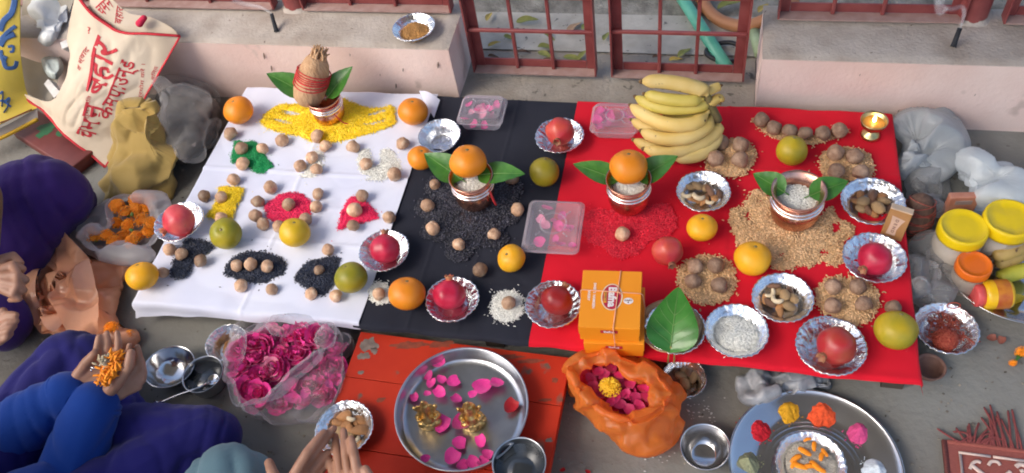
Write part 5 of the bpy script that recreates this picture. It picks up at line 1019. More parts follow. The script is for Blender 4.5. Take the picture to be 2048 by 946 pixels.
# ------------------------------------------------------------------ jars and fruit on the platter at the right
ylid = mat('yellow_plastic', (.78, .56, .006), .35, var=.06, vs=20, spec=.5); olid = mat('orange_plastic', (.78, .16, .012), .35, var=.06, vs=20); jarp = film('jar_plastic', (.70, .66, .60), .45, .18, .1, 20, edge=.3); flour = mat('pale_flour', (.62, .55, .47), .8, var=.08, vs=60)
def jar(x, y, r, H, lidh, lab, z, lm, content, cm, lean=(0, 0), dents=0):
    q = P(x, y, z + H); R = S(r, q); t = thing('jar', lab, 'jar', (q.x, q.y, z), (lean[0], lean[1], 0), 'lidded plastic jars')
    b = MB(); b.add(lathe([(0, 0), (R * .88, 0), (R * .97, .004), (R * .98, H * .62), (R * .90, H - lidh * 1.15), (R * .88, H - lidh * .5)], 40)); b.build('jar_body', jarp, t)
    b = MB(); b.add(lathe([(0, .003), (R * .86, .003), (R * .94, .006), (R * .94, H * content), (0, H * content + .003)], 32)); b.build('contents', cm, t)
    sd_ = x
    def fl(p, a, k):
        g = 1 + .006 * math.sin(60 * a) * (1 if 1 <= k <= 4 else 0); zz = p[2]
        if dents and k >= 6: zz += -.0022 * max(0, nz((p[0], p[1], 0), 40, sd_)) * 3
        return (p[0] * g, p[1] * g, zz)
    b = MB(); b.add(lathe([(R * .9, H - lidh), (R, H - lidh), (R * 1.0, H - lidh * .8), (R, H - lidh * .25), (R * .97, H - .001), (R * .94, H), (R * .86, H), (R * .84, H - .0018), (R * .5, H - .0016), (R * .2, H - .0016), (0, H - .0016)], 96, fl)); b.build('lid', lm, t)
    return t
jar(1929, 452, 47, .112, .026, 'jar of pale flour with a smooth yellow lid', .004, ylid, .6, flour); jar(2022, 434, 49, .118, .030, 'jar with a scuffed dented yellow lid at the right edge', .004, ylid, .6, flour, dents=1)
jar(1950, 527, 34, .080, .020, 'small brown jar with an orange lid in front of the yellow lidded jar', .004, olid, .68, mat('brown_spice', (.17, .10, .055), .7, col2=(.25, .15, .08), vs=80))
# yellow bottle lying down
p0, p1 = P(1960, 590, .036), P(2013, 588, .036); d = (p1 - p0); r = S(30, p0); A = aim(d); t = thing('bottle', 'yellow bottle with a pink cap lying on its side on the right platter', 'bottle', p0)
b = MB(); b.add(lathe([(r * .6, .002), (r * .92, .005), (r, .012), (r, d.length * 1.0), (r * .9, d.length * 1.12), (0, d.length * 1.14)], 32), M=A); b.build('body', mat('yellow_label', (.78, .46, .01), .35), t)
b = MB(); b.add(lathe([(r * 1.003, d.length * .45), (r * 1.006, d.length * .46), (r * 1.006, d.length * .98), (r * 1.003, d.length * .99)], 32), M=A); b.build('wrapper', mat('printed_wrapper', (.60, .22, .02), .4, col2=(.44, .09, .02), vs=45), t)
b = MB(); b.add(lathe([(0, -.012), (r * .70, -.012), (r * .78, -.010), (r * .80, .004), (r * .6, .005)], 32), M=A); b.build('cap', mat('pink_cap', (.66, .09, .09), .4), t)
bbo = P(2035, 520, .03); t = thing('banana_bunch', 'overripe brown and green bananas lying on the right platter', 'bananas', bbo)
old = mat('overripe_banana', (.46, .33, .10), .55, col2=(.30, .19, .06), vs=18, spots=(.09, .045, .02), spots_scale=40, spots_at=.60); gr = mat('green_banana', (.40, .42, .04), .5, col2=(.52, .48, .06), vs=18, spots=(.06, .04, .02), spots_scale=36, spots_at=.64)
for pts, m in (([(1990, 530, .03), (2030, 512, .045), (2075, 480, .05)], old), ([(1985, 515, .05), (2030, 498, .065), (2080, 470, .065)], old), ([(1995, 558, .025), (2030, 545, .03), (2075, 535, .035)], gr)):
    banana([P(*p) for p in pts], .016, t, bbo, m)
pk = P(1928, 408, .09); t = thing('packet', 'upright pinkish card packet behind the yellow lidded jar', 'packet', (pk.x, pk.y, .002)); b = MB(); b.add(rbox(.060, .016, .105, .002, 1, (0, .012, .0525)), M=Matrix.Rotation(.12, 4, 'Z')); b.build('packet_body', mat('pinkish_card', (.46, .17, .10), .5, col2=(.54, .26, .18), vs=30), t, smooth=False)
b = MB(); b.add(rbox(.034, .002, .012, .0005, 1, (0, .0035, .088)), M=Matrix.Rotation(.12, 4, 'Z')); b.build('window', mat('grey_print', (.34, .26, .24), .4), t, smooth=False)
yl = P(2018, 605, .010); b = MB(); b.add(leaf_vf(.045, .022, .2, cup=.4)); tag(b.build('leaf', mat('yellow_leaf', (.60, .44, .02), .6), None, yl, (0, 0, .6)), 'yellow scrap below the lying bottle on the right platter', 'leaf')
# wound coconut and clay cup on the floor
cw_ = P(1836, 445, .055); A = aim(Vector((-.15, .55, 1))); t = thing('coconut', 'dark coconut wound with red thread beside the red cloth', 'coconut', (cw_.x, cw_.y, 0)); hh = .12; Rc = S(30, cw_)
b = MB(); b.add(lathe([(0, 0), (Rc * .7, .008), (Rc, hh * .35), (Rc * .98, hh * .6), (Rc * .65, hh * .88), (0, hh)], 30, lambda p, a, k: (p[0] * (1 + .05 * math.sin(5 * a)), p[1], p[2])), M=T((0, 0, .002)) @ Matrix.Rotation(-.25, 4, 'X')); b.build('husk', mat('dark_husk', (.09, .05, .035), .85, col2=(.15, .085, .06), vs=40, stretch=(3, 3, .6), bump=.8, bs=70), t)
b = MB()
for k in range(13):
    zz = hh * (.16 + .055 * k); rr = Rc * 1.03 * math.sin(PI * min(.98, max(.05, .12 + .80 * (zz / hh)))) ** .6; b.add(tube([(rr * math.cos(a), rr * math.sin(a), zz + (.006 + .008 * (k * 7 % 5) / 5) * math.sin(a + k * 1.9)) for a in np.linspace(0, 2 * PI, 24)], .0012, 4, cap=False), M=T((0, 0, .002)) @ Matrix.Rotation(-.25, 4, 'X'))
b.build('thread', mat('maroon_thread', (.28, .035, .03), .8, col2=(.40, .12, .08), vs=100), t)
clay = mat('brown_clay', (.17, .085, .065), .7, col2=(.22, .12, .09), vs=40, bump=.3)
vessel('clay_cup', 'cup', 1861, 733, 29, .026, 'small brown clay cup tucked under the right cloth edge', .001, base=.62, m=clay, lip=.06, thick=.003)
mk = P(2036, 716, .008)
# ------------------------------------------------------------------ woven mat corner
rug = mat('brick_red_weave', (.235, .062, .050), .95, col2=(.30, .088, .072), vs=160, stretch=(1, 6, 1), bump=.5, bs=500, bdist=.0008); cream = mat('cream_weave', (.60, .46, .40), .95, col2=(.68, .54, .48), vs=200, bump=.4, bs=500, bdist=.0008); tas = mat('maroon_tassel', (.17, .034, .036), .9, col2=(.23, .055, .05), vs=300, bump=.4, bs=400)
ro = P(1886, 880, .006); rx = P(2060, 902, .006) - ro; rx.z = 0; rx.normalize(); ry = Vector((0, 0, 1)).cross(rx); an = math.atan2(rx.y, rx.x)
t = thing('woven_mat', 'brick red woven mat corner with cream motifs and tassels', 'mat', ro, (0, 0, an))
b = MB(); b.add(grid(lambda u, v: (.5 * u, -.6 * v, .0015 * nz((u * .5, v * .6, 0), 14, 3) + (.0 if v > .02 else .001)), 40, 40)); b.add(bbox_(0.001, .499, -.599, -.001, -.0055, -.0035)); b.build('weave', rug, t)
b = MB(); b.add(bbox_(-.002, .006, -.6, .0, -.005, .0022)); b.add(bbox_(.0065, .5, -.006, .001, -.005, .0020)); b.build('selvedge', rug, t)
b = MB()
for x0, x1 in ((.024, .078), (.082, .135), (.139, .2), (.204, .3)): b.add(bbox_(x0, x1, -.0245, -.0200, .0018, .0034))
b.add(bbox_(.024, .0285, -.6, -.0248, .0018, .0034)); b.build('border_line', cream, t)
def scroll(pts, r): b = MB(); b.add(tube(spline([(x, y, .0026) for x, y in pts], 6), r * 1.2, 6, flat=.3)); b.build('motif', cream, t)
scroll([(.040, -.052), (.046, -.040), (.054, -.035), (.060, -.037)], .0026); scroll([(.044, -.044), (.058, -.056), (.070, -.066), (.078, -.078)], .0034); scroll([(.072, -.040), (.078, -.032), (.088, -.031), (.092, -.037)], .0026)
scroll([(.088, -.060), (.100, -.054), (.108, -.046)], .0030); scroll([(.118, -.036), (.126, -.030), (.138, -.034), (.142, -.046), (.134, -.060), (.118, -.066), (.108, -.062)], .0036); scroll([(.124, -.044), (.130, -.041)], .003)
scroll([(.168, -.030), (.158, -.034), (.154, -.044), (.160, -.054), (.176, -.056), (.19, -.05)], .0030); scroll([(.17, -.044), (.178, -.042), (.178, -.034)], .0024); scroll([(.05, -.075), (.062, -.085), (.05, -.095)], .003); scroll([(.1, -.085), (.12, -.09), (.14, -.08), (.15, -.07)], .003)
TS = [((2, -1), (-12, 22), (-22, 18)), ]
tl = [(40, -8, -52, -28), (46, -14, -20, -30), (50, -26, 0, -34), (56, -22, -4, -40), (62, -30, 10, -42), (66, -20, 28, -34), (70, -24, 40, -22), (74, -14, 36, -10), (80, -20, 46, -8), (60, -26, -40, -24), (88, -30, 20, -52), (94, -24, 12, -46), (100, -36, -8, -66), (104, -40, -28, -58), (110, -50, -16, -84), (116, -46, -34, -80), (122, -40, -14, -72), (128, -34, -22, -64), (136, -44, -6, -76), (142, -30, -26, -60), (150, -50, -12, -80), (158, -34, -18, -62), (52, -10, 12, -16), (84, -12, 22, -20), (36, -6, 16, -12)]
for bx, my, tx, ty in tl:
    p0 = P(1886 + bx, 880 + bx * .125, .006) - ro; p1 = P(1886 + bx + tx * .35, 880 + bx * .125 + my * .8, .009) - ro; p2 = P(1886 + bx + tx, 880 + bx * .125 + ty, .006) - ro
    Ri = Matrix.Rotation(-an, 4, 'Z'); b = MB(); b.add(tube(spline([Ri @ p0, Ri @ p1, Ri @ p2], 6), [.0021] * 12 + [.0014], 6)); b.build('tassel', tas, t)

# ------------------------------------------------------------------ bags: rings measured in the photograph at stated heights, joined and creased
def ring_pts(poly, z, n, sm=3, ph=PI):
    pts = spline([P(p[0], p[1], p[2] if len(p) > 2 else z) for p in poly], sm, True); pts = resample(pts, n * 4); c = sum(pts, Vector()) / len(pts)
    A = sum(pts[i - 1].x * pts[i].y - pts[i].x * pts[i - 1].y for i in range(len(pts)))
    if A < 0: pts = pts[::-1]
    s = min(range(len(pts)), key=lambda i: abs(((math.atan2(pts[i].y - c.y, pts[i].x - c.x) - ph + PI) % (2 * PI)) - PI)); pts = pts[s:] + pts[:s]
    return resample(pts, n)
def shrink(poly, k, dy=0, dx=0):
    cx = sum(p[0] for p in poly) / len(poly); cy = sum(p[1] for p in poly) / len(poly); return [(cx + (p[0] - cx) * k + dx, cy + (p[1] - cy) * k + dy) for p in poly]
def crumple(me, amp, s, seed=0, fine=.35, zmin=.0015, bias=.15, lim=None):
    nrm = [v.normal.copy() for v in me.vertices]; D = [crease(v.co, s, seed) + fine * crease(v.co, s * 2.3, seed + 5) for v in me.vertices]
    m0 = float(np.mean(D)) + bias * float(np.std(D))
    for v, n, d in zip(me.vertices, nrm, D):
        k = lim(v.co) if lim else 1; c = v.co + n * (amp * k * max(-.5, min(.45, d - m0)))
        if c.z < zmin: c.z = zmin + .0005 * (v.index % 3)
        v.co = c
    me.update()
def bagmesh(rings, n=96, k=5, capb=True, capt=False):
    R0 = [ring_pts(p, z, n) for p, z in rings]; cols = [spline([r[i] for r in R0], k) for i in range(n)]
    return loft([[cols[i][j] for i in range(n)] for j in range(len(cols[0]))], capb, capt)
def bag(name, label, cat, rings, m, amp=.006, s=22, seed=0, capt=False, n=130, k=8, part=None, group=None, fine=.35, lim=None):
    b = MB(); b.add(bagmesh(rings, n, k, True, capt)); c = sum((Vector(p) for p in b.v), Vector()) / len(b.v); c.z = 0
    me = b.mesh(name, m); crumple(me, amp, s, seed, fine, lim=lim)
    for v in me.vertices: v.co -= c
    if part: t = thing(name, label, cat, c, group=group); me.name = part; link(part, me, t); return t, c
    return tag(link(name, me, None, c), label, cat, group), c

# flower templates
def rose_at(p, s, lab, group, rot, mats_):
    t = thing('rose', lab, 'rose', p, rot, group); n = 0
    for ring, (cnt, r, tilt, sc_) in enumerate(((3, .10, 1.35, .50), (4, .26, 1.05, .62), (5, .46, .70, .72), (6, .66, .30, .78))):
        for i in range(cnt):
            a = 2 * PI * (i + .5 * (ring % 2)) / cnt + random.uniform(-.25, .25); o = link('petal', random.choice(mats_), t)
            o.matrix_local = Matrix.Rotation(a, 4, 'Z') @ T((r * s, 0, s * (.32 - ring * .10))) @ Matrix.Rotation(-tilt + random.uniform(-.2, .2), 4, 'Y') @ Matrix.Diagonal((s * sc_ * .72, s * sc_ * .9, s * sc_, 1))
    return t
def marigold_mesh(seed):
    rr = random.Random(seed); b = MB()
    for ring in range(6):
        cnt = (6, 10, 15, 19, 22, 22)[ring]; r = (.08, .24, .42, .60, .76, .88)[ring]; z = (.55, .55, .48, .34, .14, -.06)[ring]
        for i in range(cnt):
            a = 2 * PI * (i + rr.random() * .6) / cnt; w_ = .125; q = Vector((r * math.cos(a), r * math.sin(a), z + rr.uniform(-.09, .09))); out = Vector((math.cos(a), math.sin(a), .5 - ring * .18)).normalized(); sd_ = Vector((-math.sin(a), math.cos(a), 0)); up = out.cross(sd_)
            p = [q - sd_ * w_ * .5, q + sd_ * w_ * .5, q + out * .16 + sd_ * w_ - up * .04, q + out * .20 + up * rr.uniform(-.05, .10), q + out * .16 - sd_ * w_ - up * .04]
            b.add((p, [(0, 1, 2, 3, 4)]))
    b.add(lathe(sphere_prof(.76, 8, .56), 14)); return b.mesh('marigold', mary, False)
MGM = [marigold_mesh(k) for k in range(3)]; calm = mat('green_calyx', (.08, .16, .03), .6, col2=(.14, .24, .05), vs=60)
CALM = (lambda b: (b.add(lathe([(0, -.7), (.18, -.66), (.30, -.3), (.34, -.05), (0, -.02)], 10)), b.mesh('calyx', calm))[1])(MB())
def marigold(x, y, z, r, lab, group, rot=None, showcal=False):
    q = P(x, y, z); s = S(r, q); o = link('marigold', random.choice(MGM), None, q, rot or (random.uniform(-.5, .5), random.uniform(-.5, .5), random.uniform(0, 6))); o.scale = (s, s, s); tag(o, lab, 'marigold', group); link('calyx', CALM, o); return o

# ---- clear bag of roses
sil = [(462, 690), (478, 657), (520, 641), (575, 636), (620, 639), (662, 645), (690, 662), (698, 715), (694, 765), (668, 808), (622, 832), (560, 837), (505, 828), (468, 806), (452, 760), (452, 722)]
opn = [(488, 679), (526, 656), (568, 660), (610, 658), (643, 658), (640, 686), (602, 727), (561, 754), (533, 786), (488, 798), (474, 792), (468, 737)]
fb = film('clear_bag_film', (.74, .74, .78), .10, .10, .9, 40, edge=.42)
top = [(470, 690), (492, 664), (530, 645), (575, 640), (620, 644), (655, 648), (662, 676), (640, 715), (592, 756), (560, 790), (505, 812), (468, 806), (455, 765), (456, 725)]
bag('plastic_bag', 'clear plastic bag full of pink roses on the floor by the red stool', 'plastic bag', [(shrink(sil, .80, -6), .002), (shrink(sil, .96, -2), .018), (sil, .045), (shrink(sil, .98), .066), (top, .092), (shrink(top, .97), .100), (opn, .093), (shrink(opn, .97), .078)], fb, .030, 16, 3, part='bag_film', n=170, k=10)
RM = PT + PTP[:1]; zr = .068
rl = [(545, 678), (508, 690), (583, 684), (617, 685), (638, 674), (484, 738), (513, 722), (566, 712), (597, 712), (528, 752), (498, 778), (527, 690), (604, 668), (550, 735), (482, 705), (520, 785), (560, 745)]
rlab = ['pale centred rose at the back of the clear bag', 'rose at the back left of the clear bag', 'rose right of the pale centred rose in the clear bag', 'rose near the back right of the clear bag', 'rose at the far back right corner of the clear bag', 'bright rose at the left edge of the clear bag', 'full bright rose left of the middle of the clear bag', 'dark rose in the middle of the clear bag', 'rose right of the middle of the clear bag', 'rose in the front left of the clear bag', 'rose at the front left corner of the clear bag', 'rose tucked behind the full bright rose', 'small rose at the back rim of the clear bag', 'pale rose in front of the dark middle rose', 'rose under the left rim of the clear bag', 'rose at the front rim of the clear bag', 'rose at the folded front edge of the clear bag']
for (x, y), lab in zip(rl, rlab): q = P(x, y, zr + random.uniform(-.008, .006)); rose_at(q, S(27, q), lab, 'roses in the clear bag', (random.uniform(-.5, .5), random.uniform(-.5, .5), random.uniform(0, 6)), PT if 'pale' not in lab else PT[:3] + PTP + PTP)
for i, (x, y) in enumerate([(620, 775), (655, 755), (675, 705), (560, 808), (615, 808), (650, 795), (510, 806), (668, 735)]): q = P(x, y, .034); rose_at(q, S(25, q), ['rose seen through the film at the front right of the clear bag', 'rose seen through the film at the right of the clear bag', 'rose seen through the film near the stool corner', 'rose seen through the front film of the clear bag', 'rose low under the front right film of the clear bag', 'rose low at the right bulge of the clear bag', 'rose low at the front left of the clear bag', 'rose seen through the film at the right end of the clear bag'][i], 'roses in the clear bag', (random.uniform(-.6, .6), random.uniform(-.6, .6), random.uniform(0, 6)), PT)
def petal_mass(label, poly, z0, z1, cnt, s0, meshes, cat):
    c = sum((P(*p, (z0 + z1) / 2) for p in poly), Vector()) / len(poly); b = MB(); pl = [(p[0], p[1]) for p in poly]; xs = [p[0] for p in pl]; ys = [p[1] for p in pl]; k = 0
    while k < cnt:
        x, y = random.uniform(min(xs), max(xs)), random.uniform(min(ys), max(ys))
        if not inpoly(np.array([x]), np.array([y]), pl)[0]: continue
        k += 1; q = P(x, y, random.uniform(z0, z1)) - c; me = random.choice(meshes); s = s0 * random.uniform(.8, 1.2)
        Mx = T(q) @ Matrix.Rotation(random.uniform(0, 6), 4, 'Z') @ Matrix.Rotation(random.uniform(-.7, .7), 4, 'X') @ Matrix.Scale(s, 4)
        b.add(([v.co for v in me.vertices], [tuple(f.vertices) for f in me.polygons]), M=Mx)
    o = b.build('petals', petm, None, c); return tag(o, label, cat, kind='stuff')
petal_mass('loose pink petals filling the clear bag under the roses', shrink(sil, .84, -2), .012, .05, 170, .017, PT[:3], 'petals')

# ---- orange bag of petals
so = [(1128, 737), (1150, 714), (1192, 697), (1232, 701), (1290, 722), (1322, 746), (1370, 793), (1358, 862), (1335, 892), (1292, 908), (1240, 892), (1180, 852), (1147, 805), (1138, 762)]
oo = [(1166, 752), (1186, 734), (1221, 727), (1265, 757), (1304, 768), (1300, 794), (1290, 820), (1268, 827), (1226, 817), (1206, 810), (1188, 796), (1174, 775)]
orf = film('orange_bag_film', (1.0, .33, .07), .66, .28, .9, 46, tcol=(1, .62, .32), edge=.3, thru=.5)
tpo = [(1132, 735), (1152, 718), (1193, 702), (1232, 706), (1286, 728), (1320, 752), (1345, 785), (1330, 815), (1300, 838), (1262, 846), (1218, 834), (1190, 818), (1164, 792), (1146, 762)]
bag('plastic_bag', 'orange plastic bag of rose petals standing open beside the red stool', 'plastic bag', [(shrink(so, .72, 2), .002), (shrink(so, .92, 6), .016), (shrink(so, .99, 2), .042), (shrink(so, .96, -4), .075), (tpo, .112), (shrink(tpo, .95), .118), (shrink(oo, 1.05), .108), (oo, .095), (shrink(oo, .98), .075)], orf, .015, 24, 8, fine=.8, part='bag_film', n=150, k=8)
petal_mass('rose petals piled low inside the orange bag', shrink(oo, 1.05), .05, .072, 130, .015, PT[:3], 'petals').data.materials[0] = mat('loose_dark_petals', (.40, .006, .07), .6, col2=(.52, .012, .12), vs=60, isl=.25)
PTD = [petal_mesh(40 + k, mat('dark_rose_petal', (.42, .006, .075), .6, col2=(.56, .012, .14), vs=60, obv=.25, sheen=.2)) for k in range(4)]
po = [(1180, 757), (1196, 745), (1222, 738), (1240, 752), (1262, 770), (1285, 778), (1292, 795), (1278, 812), (1258, 818), (1240, 808), (1222, 805), (1200, 790), (1188, 775), (1250, 790), (1232, 795), (1270, 795), (1208, 752)]
for i, (x, y) in enumerate(po): petal(x, y, 15, .080, 'pink rose petal lying on top inside the orange bag, %s' % (('left', 'right')[x > 1235] + (' back', ' front')[y > 775] + (' of the flower', ' rim')[i % 2]) , 'top petals in the orange bag', random.choice(PTD))
marigold(1220, 773, .090, 22, 'yellow marigold lying on the petals in the orange bag', None, (-.1, .1, 0)); bpy.data.objects['marigold'].data = MGM[0].copy(); bpy.data.objects['marigold'].data.materials[0] = mat('yellow_marigold_petal', (.86, .50, .01), .6, col2=(.90, .60, .03), vs=80)

# ---- marigold bag
sm_ = [(150, 472), (156, 450), (184, 438), (190, 425), (222, 398), (248, 387), (290, 388), (322, 392), (338, 410), (335, 450), (312, 490), (300, 512), (262, 522), (205, 513), (170, 500)]
om_ = [(172, 474), (186, 458), (210, 462), (225, 440), (222, 415), (240, 400), (275, 398), (300, 402), (312, 425), (308, 455), (296, 478), (262, 490), (220, 492), (186, 488)]
mf = film('milky_bag_film', (.70, .68, .70), .42, .3, .7, 34, edge=.35)
bag('plastic_bag', 'thin white plastic bag of orange marigolds at the left edge of the white cloth', 'plastic bag', [(shrink(sm_, .75, 4), .002), (shrink(sm_, .95, 3), .02), (sm_, .05), (shrink(sm_, .97, -1), .075), (shrink(om_, 1.10), .088), (om_, .080), (shrink(om_, .97), .062)], mf, .028, 15, 12, part='bag_film', n=150, k=8)
ml = [(233, 412), (292, 416), (282, 440), (303, 446), (272, 474), (246, 472), (213, 470), (190, 474), (256, 450), (252, 424), (300, 398), (296, 464), (228, 482), (270, 420), (232, 446), (178, 462), (272, 400), (262, 482)]
mlab = ['at the back left', 'at the back right', 'right of the middle', 'at the right edge', 'at the front right', 'at the front middle', 'at the front left', 'near the left end', 'in the middle', 'behind the middle', 'at the far right corner', 'in front of the middle', 'at the front rim', 'just right of the back', 'left of the middle', 'at the very left end', 'at the back rim', 'at the front right rim']
for (x, y), p in zip(ml, mlab): marigold(x, y, .056 + random.uniform(0, .024), 16, 'orange marigold %s of the thin white bag' % p, 'marigolds in the thin white bag', showcal=random.random() < .3)
for x, y in ((264, 432), (266, 462)): q = P(x, y, .082); o = link('flower_bud', CALM, None, q, (2.6, .3, x)); o.scale = (.014, .014, .014); tag(o, 'green flower base showing among the marigolds, %s' % ('upper one' if y < 450 else 'lower one'), 'flower bud')
marigold(222, 655, .05, 16, 'blurred orange marigold behind the cupped fingers', 'loose marigolds on the floor'); marigold(258, 670, .03, 13, 'orange marigold under the white cloth corner', 'loose marigolds on the floor'); marigold(2042, 704, .012, 12, 'small orange flower with a green stem on the floor at the right edge', 'loose marigolds on the floor', (1, .4, 0)); marigold(2026, 726, .010, 8, 'tiny orange flower head on the floor at the right edge', 'loose marigolds on the floor', (1.3, 0, 0))
b = MB(); b.add(tube(spline([P(2044, 708, .008), P(2034, 718, .01), P(2027, 724, .008)], 4), .0025, 6)); b.add(leaf_vf(.025, .010, .1), M=T(P(2034, 716, .009)) @ Matrix.Rotation(.8, 4, 'Z')); tag(b.build('twig', leafm), 'green flower twig on the floor at the right edge', 'twig')

# ---- orange polythene sheet
op = [(36, 472), (56, 458), (84, 484), (120, 472), (150, 490), (180, 512), (240, 524), (256, 562), (246, 610), (238, 650), (268, 676), (240, 690), (170, 686), (112, 678), (72, 655), (42, 600), (32, 530)]
orp = film('pale_orange_film', (1.0, .50, .29), .90, .24, .8, 34, tcol=(1, .72, .5), edge=.1, thru=.28)
t_op, c_op = bag('plastic_bag', 'crumpled empty orange plastic bag left of the white cloth', 'plastic bag', [(shrink(op, .95, 3), .002), (op, .010), (shrink(op, .94, -2), .026), (shrink(op, .75, -3), .036), (shrink(op, .4, -2), .036)], orp, .035, 10, 4, capt=True, part='bag_film', n=150, k=8, fine=.6)
def flap(poly, z0, z1, tilt, amp, s, seed):
    """a loose fold of film standing off the bag"""
    pts = ring_pts(poly, .05, 120); c = sum(pts, Vector()) / len(pts); v = []; K = 26
    ys = [p.y for p in pts]; xs = [p.x for p in pts]
    for j in range(K + 1):
        for p in pts: q = c.lerp(p, j / K); u = (q.x - min(xs)) / (max(xs) - min(xs)); w_ = (q.y - min(ys)) / (max(ys) - min(ys)); v.append(Vector((q.x, q.y, z0 + (z1 - z0) * (u if tilt == 'x' else w_ if tilt == 'y' else 1 - u))))
    n = len(pts); f = [(j * n + i, j * n + (i + 1) % n, (j + 1) * n + (i + 1) % n, (j + 1) * n + i) for j in range(K) for i in range(n)]
    b = MB(); b.add((v, f)); me = b.mesh('fold', orp); crumple(me, amp, s, seed, .6)
    for w_ in me.vertices: w_.co -= c_op
    link('fold', me, t_op)
flap([(118, 474), (134, 474), (160, 500), (186, 524), (200, 570), (206, 640), (190, 676), (150, 680), (128, 640), (104, 602), (120, 575), (104, 556), (118, 545)], .05, .085, '-', .050, 10, 3)
flap([(34, 470), (56, 457), (80, 482), (88, 540), (82, 610), (104, 668), (72, 656), (44, 600), (36, 540)], .045, .085, '-', .045, 9, 8)
flap([(80, 500), (112, 500), (130, 540), (112, 580), (150, 640), (120, 676), (90, 640), (84, 560)], .035, .06, 'x', .040, 11, 14)

# ---- mustard cloth bag
must = mat('mustard_cloth', (.40, .27, .075), .85, col2=(.47, .33, .11), vs=8, bump=.3, bs=300, bdist=.001, sheen=.2, spec=.2)
bag('cloth_bag', 'mustard yellow cloth bag standing slumped behind the marigolds', 'cloth bag', [([(214, 398), (260, 406), (320, 400), (350, 386), (364, 352), (345, 330), (280, 318), (228, 340)], .002), ([(208, 360), (255, 380), (325, 372), (362, 348), (366, 312), (335, 296), (270, 290), (218, 312)], .05), ([(212, 318), (255, 338), (322, 335), (364, 312), (366, 284), (330, 270), (275, 262), (224, 274)], .09), ([(216, 274), (250, 292), (292, 296), (314, 284), (312, 262), (288, 244), (252, 236), (226, 246)], .13), ([(228, 240), (258, 256), (296, 258), (314, 240), (304, 216), (268, 212), (242, 220)], .165), ([(246, 232), (268, 240), (292, 238), (300, 226), (288, 218), (262, 220)], .158)], must, .050, 9, 21, capt=True, part='bag_cloth', n=140, k=8, fine=.45)

# ---- clear bag of dark stuff behind it
dk = [(306, 200), (318, 168), (345, 160), (400, 172), (440, 196), (446, 222), (432, 262), (405, 300), (370, 328), (335, 310), (312, 262)]
dmat = mat('dark_rubble', (.035, .032, .032), .8, col2=(.12, .105, .09), vs=16, bump=.6, bs=50, spots=(.34, .29, .25), spots_scale=20, spots_at=.66)
t, c_ = bag('plastic_bag', 'clear knotted plastic bag of dark rubble behind the mustard cloth bag', 'plastic bag', [(shrink(dk, .85, 14), .002), (shrink(dk, 1.0, 8), .035), (shrink(dk, .98, 2), .08), (shrink(dk, .80, -6, -6), .115), (shrink(dk, .5, -26, -22), .140), ([(318, 172), (326, 164), (336, 164), (338, 172), (330, 180), (320, 178)], .165)], film('grey_bag_film', (.55, .55, .55), .10, .12, .9, 40, edge=.28), .045, 13, 31, capt=True, part='bag_film', n=140, k=8)
b = MB(); b.add(bagmesh([(shrink(dk, .80, 14), .004), (shrink(dk, .92, 8), .033), (shrink(dk, .88, 2), .075), (shrink(dk, .66, -2, 6), .10)], 70, 4, True, True)); me = b.mesh('rubble', dmat); crumple(me, .008, 30, 5); o = link('rubble', me); tag(o, 'dark rubble with pale scraps filling the clear knotted bag', 'rubble', kind='stuff')

# ---- printed shopping bag leaning on the wall
def coons(bt, rt_, tp, lf, nu, nv, fn=None):
    """patch between four measured edges: bottom (l>r), right (b>t), top (l>r), left (b>t)"""
    B_, R_, T_, L_ = [resample(spline([P(*p) for p in e], 6), k + 1, False) for e, k in ((bt, nu), (rt_, nv), (tp, nu), (lf, nv))]
    def S_(u, v):
        fi, fj = u * nu, v * nv
        def g(a, f): i = min(int(f), len(a) - 2); return a[i].lerp(a[i + 1], f - i)
        p = g(B_, fi) * (1 - v) + g(T_, fi) * v + g(L_, fj) * (1 - u) + g(R_, fj) * u - (B_[0] * (1 - u) * (1 - v) + B_[-1] * u * (1 - v) + T_[0] * (1 - u) * v + T_[-1] * u * v)
        return p
    def N_(u, v):
        e = .01; n = (S_(min(u + e, 1), v) - S_(max(u - e, 0), v)).cross(S_(u, min(v + e, 1)) - S_(u, max(v - e, 0))); return n.normalized()
    def F(u, v, lift=0.0):
        p = S_(u, v); n = N_(u, v); d = (fn(u, v, p) if fn else 0) + lift; return p + n * d
    return F
canv = mat('cream_canvas', (.56, .47, .36), .9, col2=(.63, .55, .44), vs=7, bump=.3, bs=350, bdist=.0008, spec=.2); redp = mat('red_print', (.46, .025, .04), .85, var=.1, vs=60); hemm = mat('red_hem', (.52, .02, .035), .8, var=.1, vs=60); inn_ = mat('bag_lining', (.34, .31, .26), .9, col2=(.42, .38, .32), vs=8)
def wr(u, v, p): return .020 * math.sin(PI * u) * math.sin(PI * v) + .011 * fold(p, 9, 2) * math.sin(PI * u) * math.sin(PI * v) ** .5 + .020 * crease(p, 7, 1) * math.sin(PI * u) ** .7 + .004 * ridge(p, 9, 2) * math.sin(PI * min(1, max(0, u))) ** .5 + .003 * nz(p, 26, 1)
F = coons([(38, 183, .115), (100, 240, .075), (160, 290, .04), (210, 334, .012)], [(210, 334, .012), (262, 245, .085), (310, 160, .150), (360, 72, .232)], [(153, -14, .33), (180, 28, .30), (235, 62, .262), (296, 66, .25), (360, 72, .232)], [(38, 183, .115), (98, 203, .12), (126, 168, .145), (140, 115, .19), (134, 70, .235), (153, -14, .33)], 40, 40, wr)
bo = P(210, 330, 0); t = thing('shopping_bag', 'cream canvas shopping bag with red Hindi lettering leaning on the left wall', 'shopping bag', bo)
def sheet(F, nu, nv, th=.0008):
    v1, f1 = grid(lambda u, v: F(u, v), nu, nv); v2, f2 = grid(lambda u, v: F(u, v, -th), nu, nv); n = len(v1); return [p - bo for p in v1 + v2], f1 + [tuple(i + n for i in g[::-1]) for g in f2]
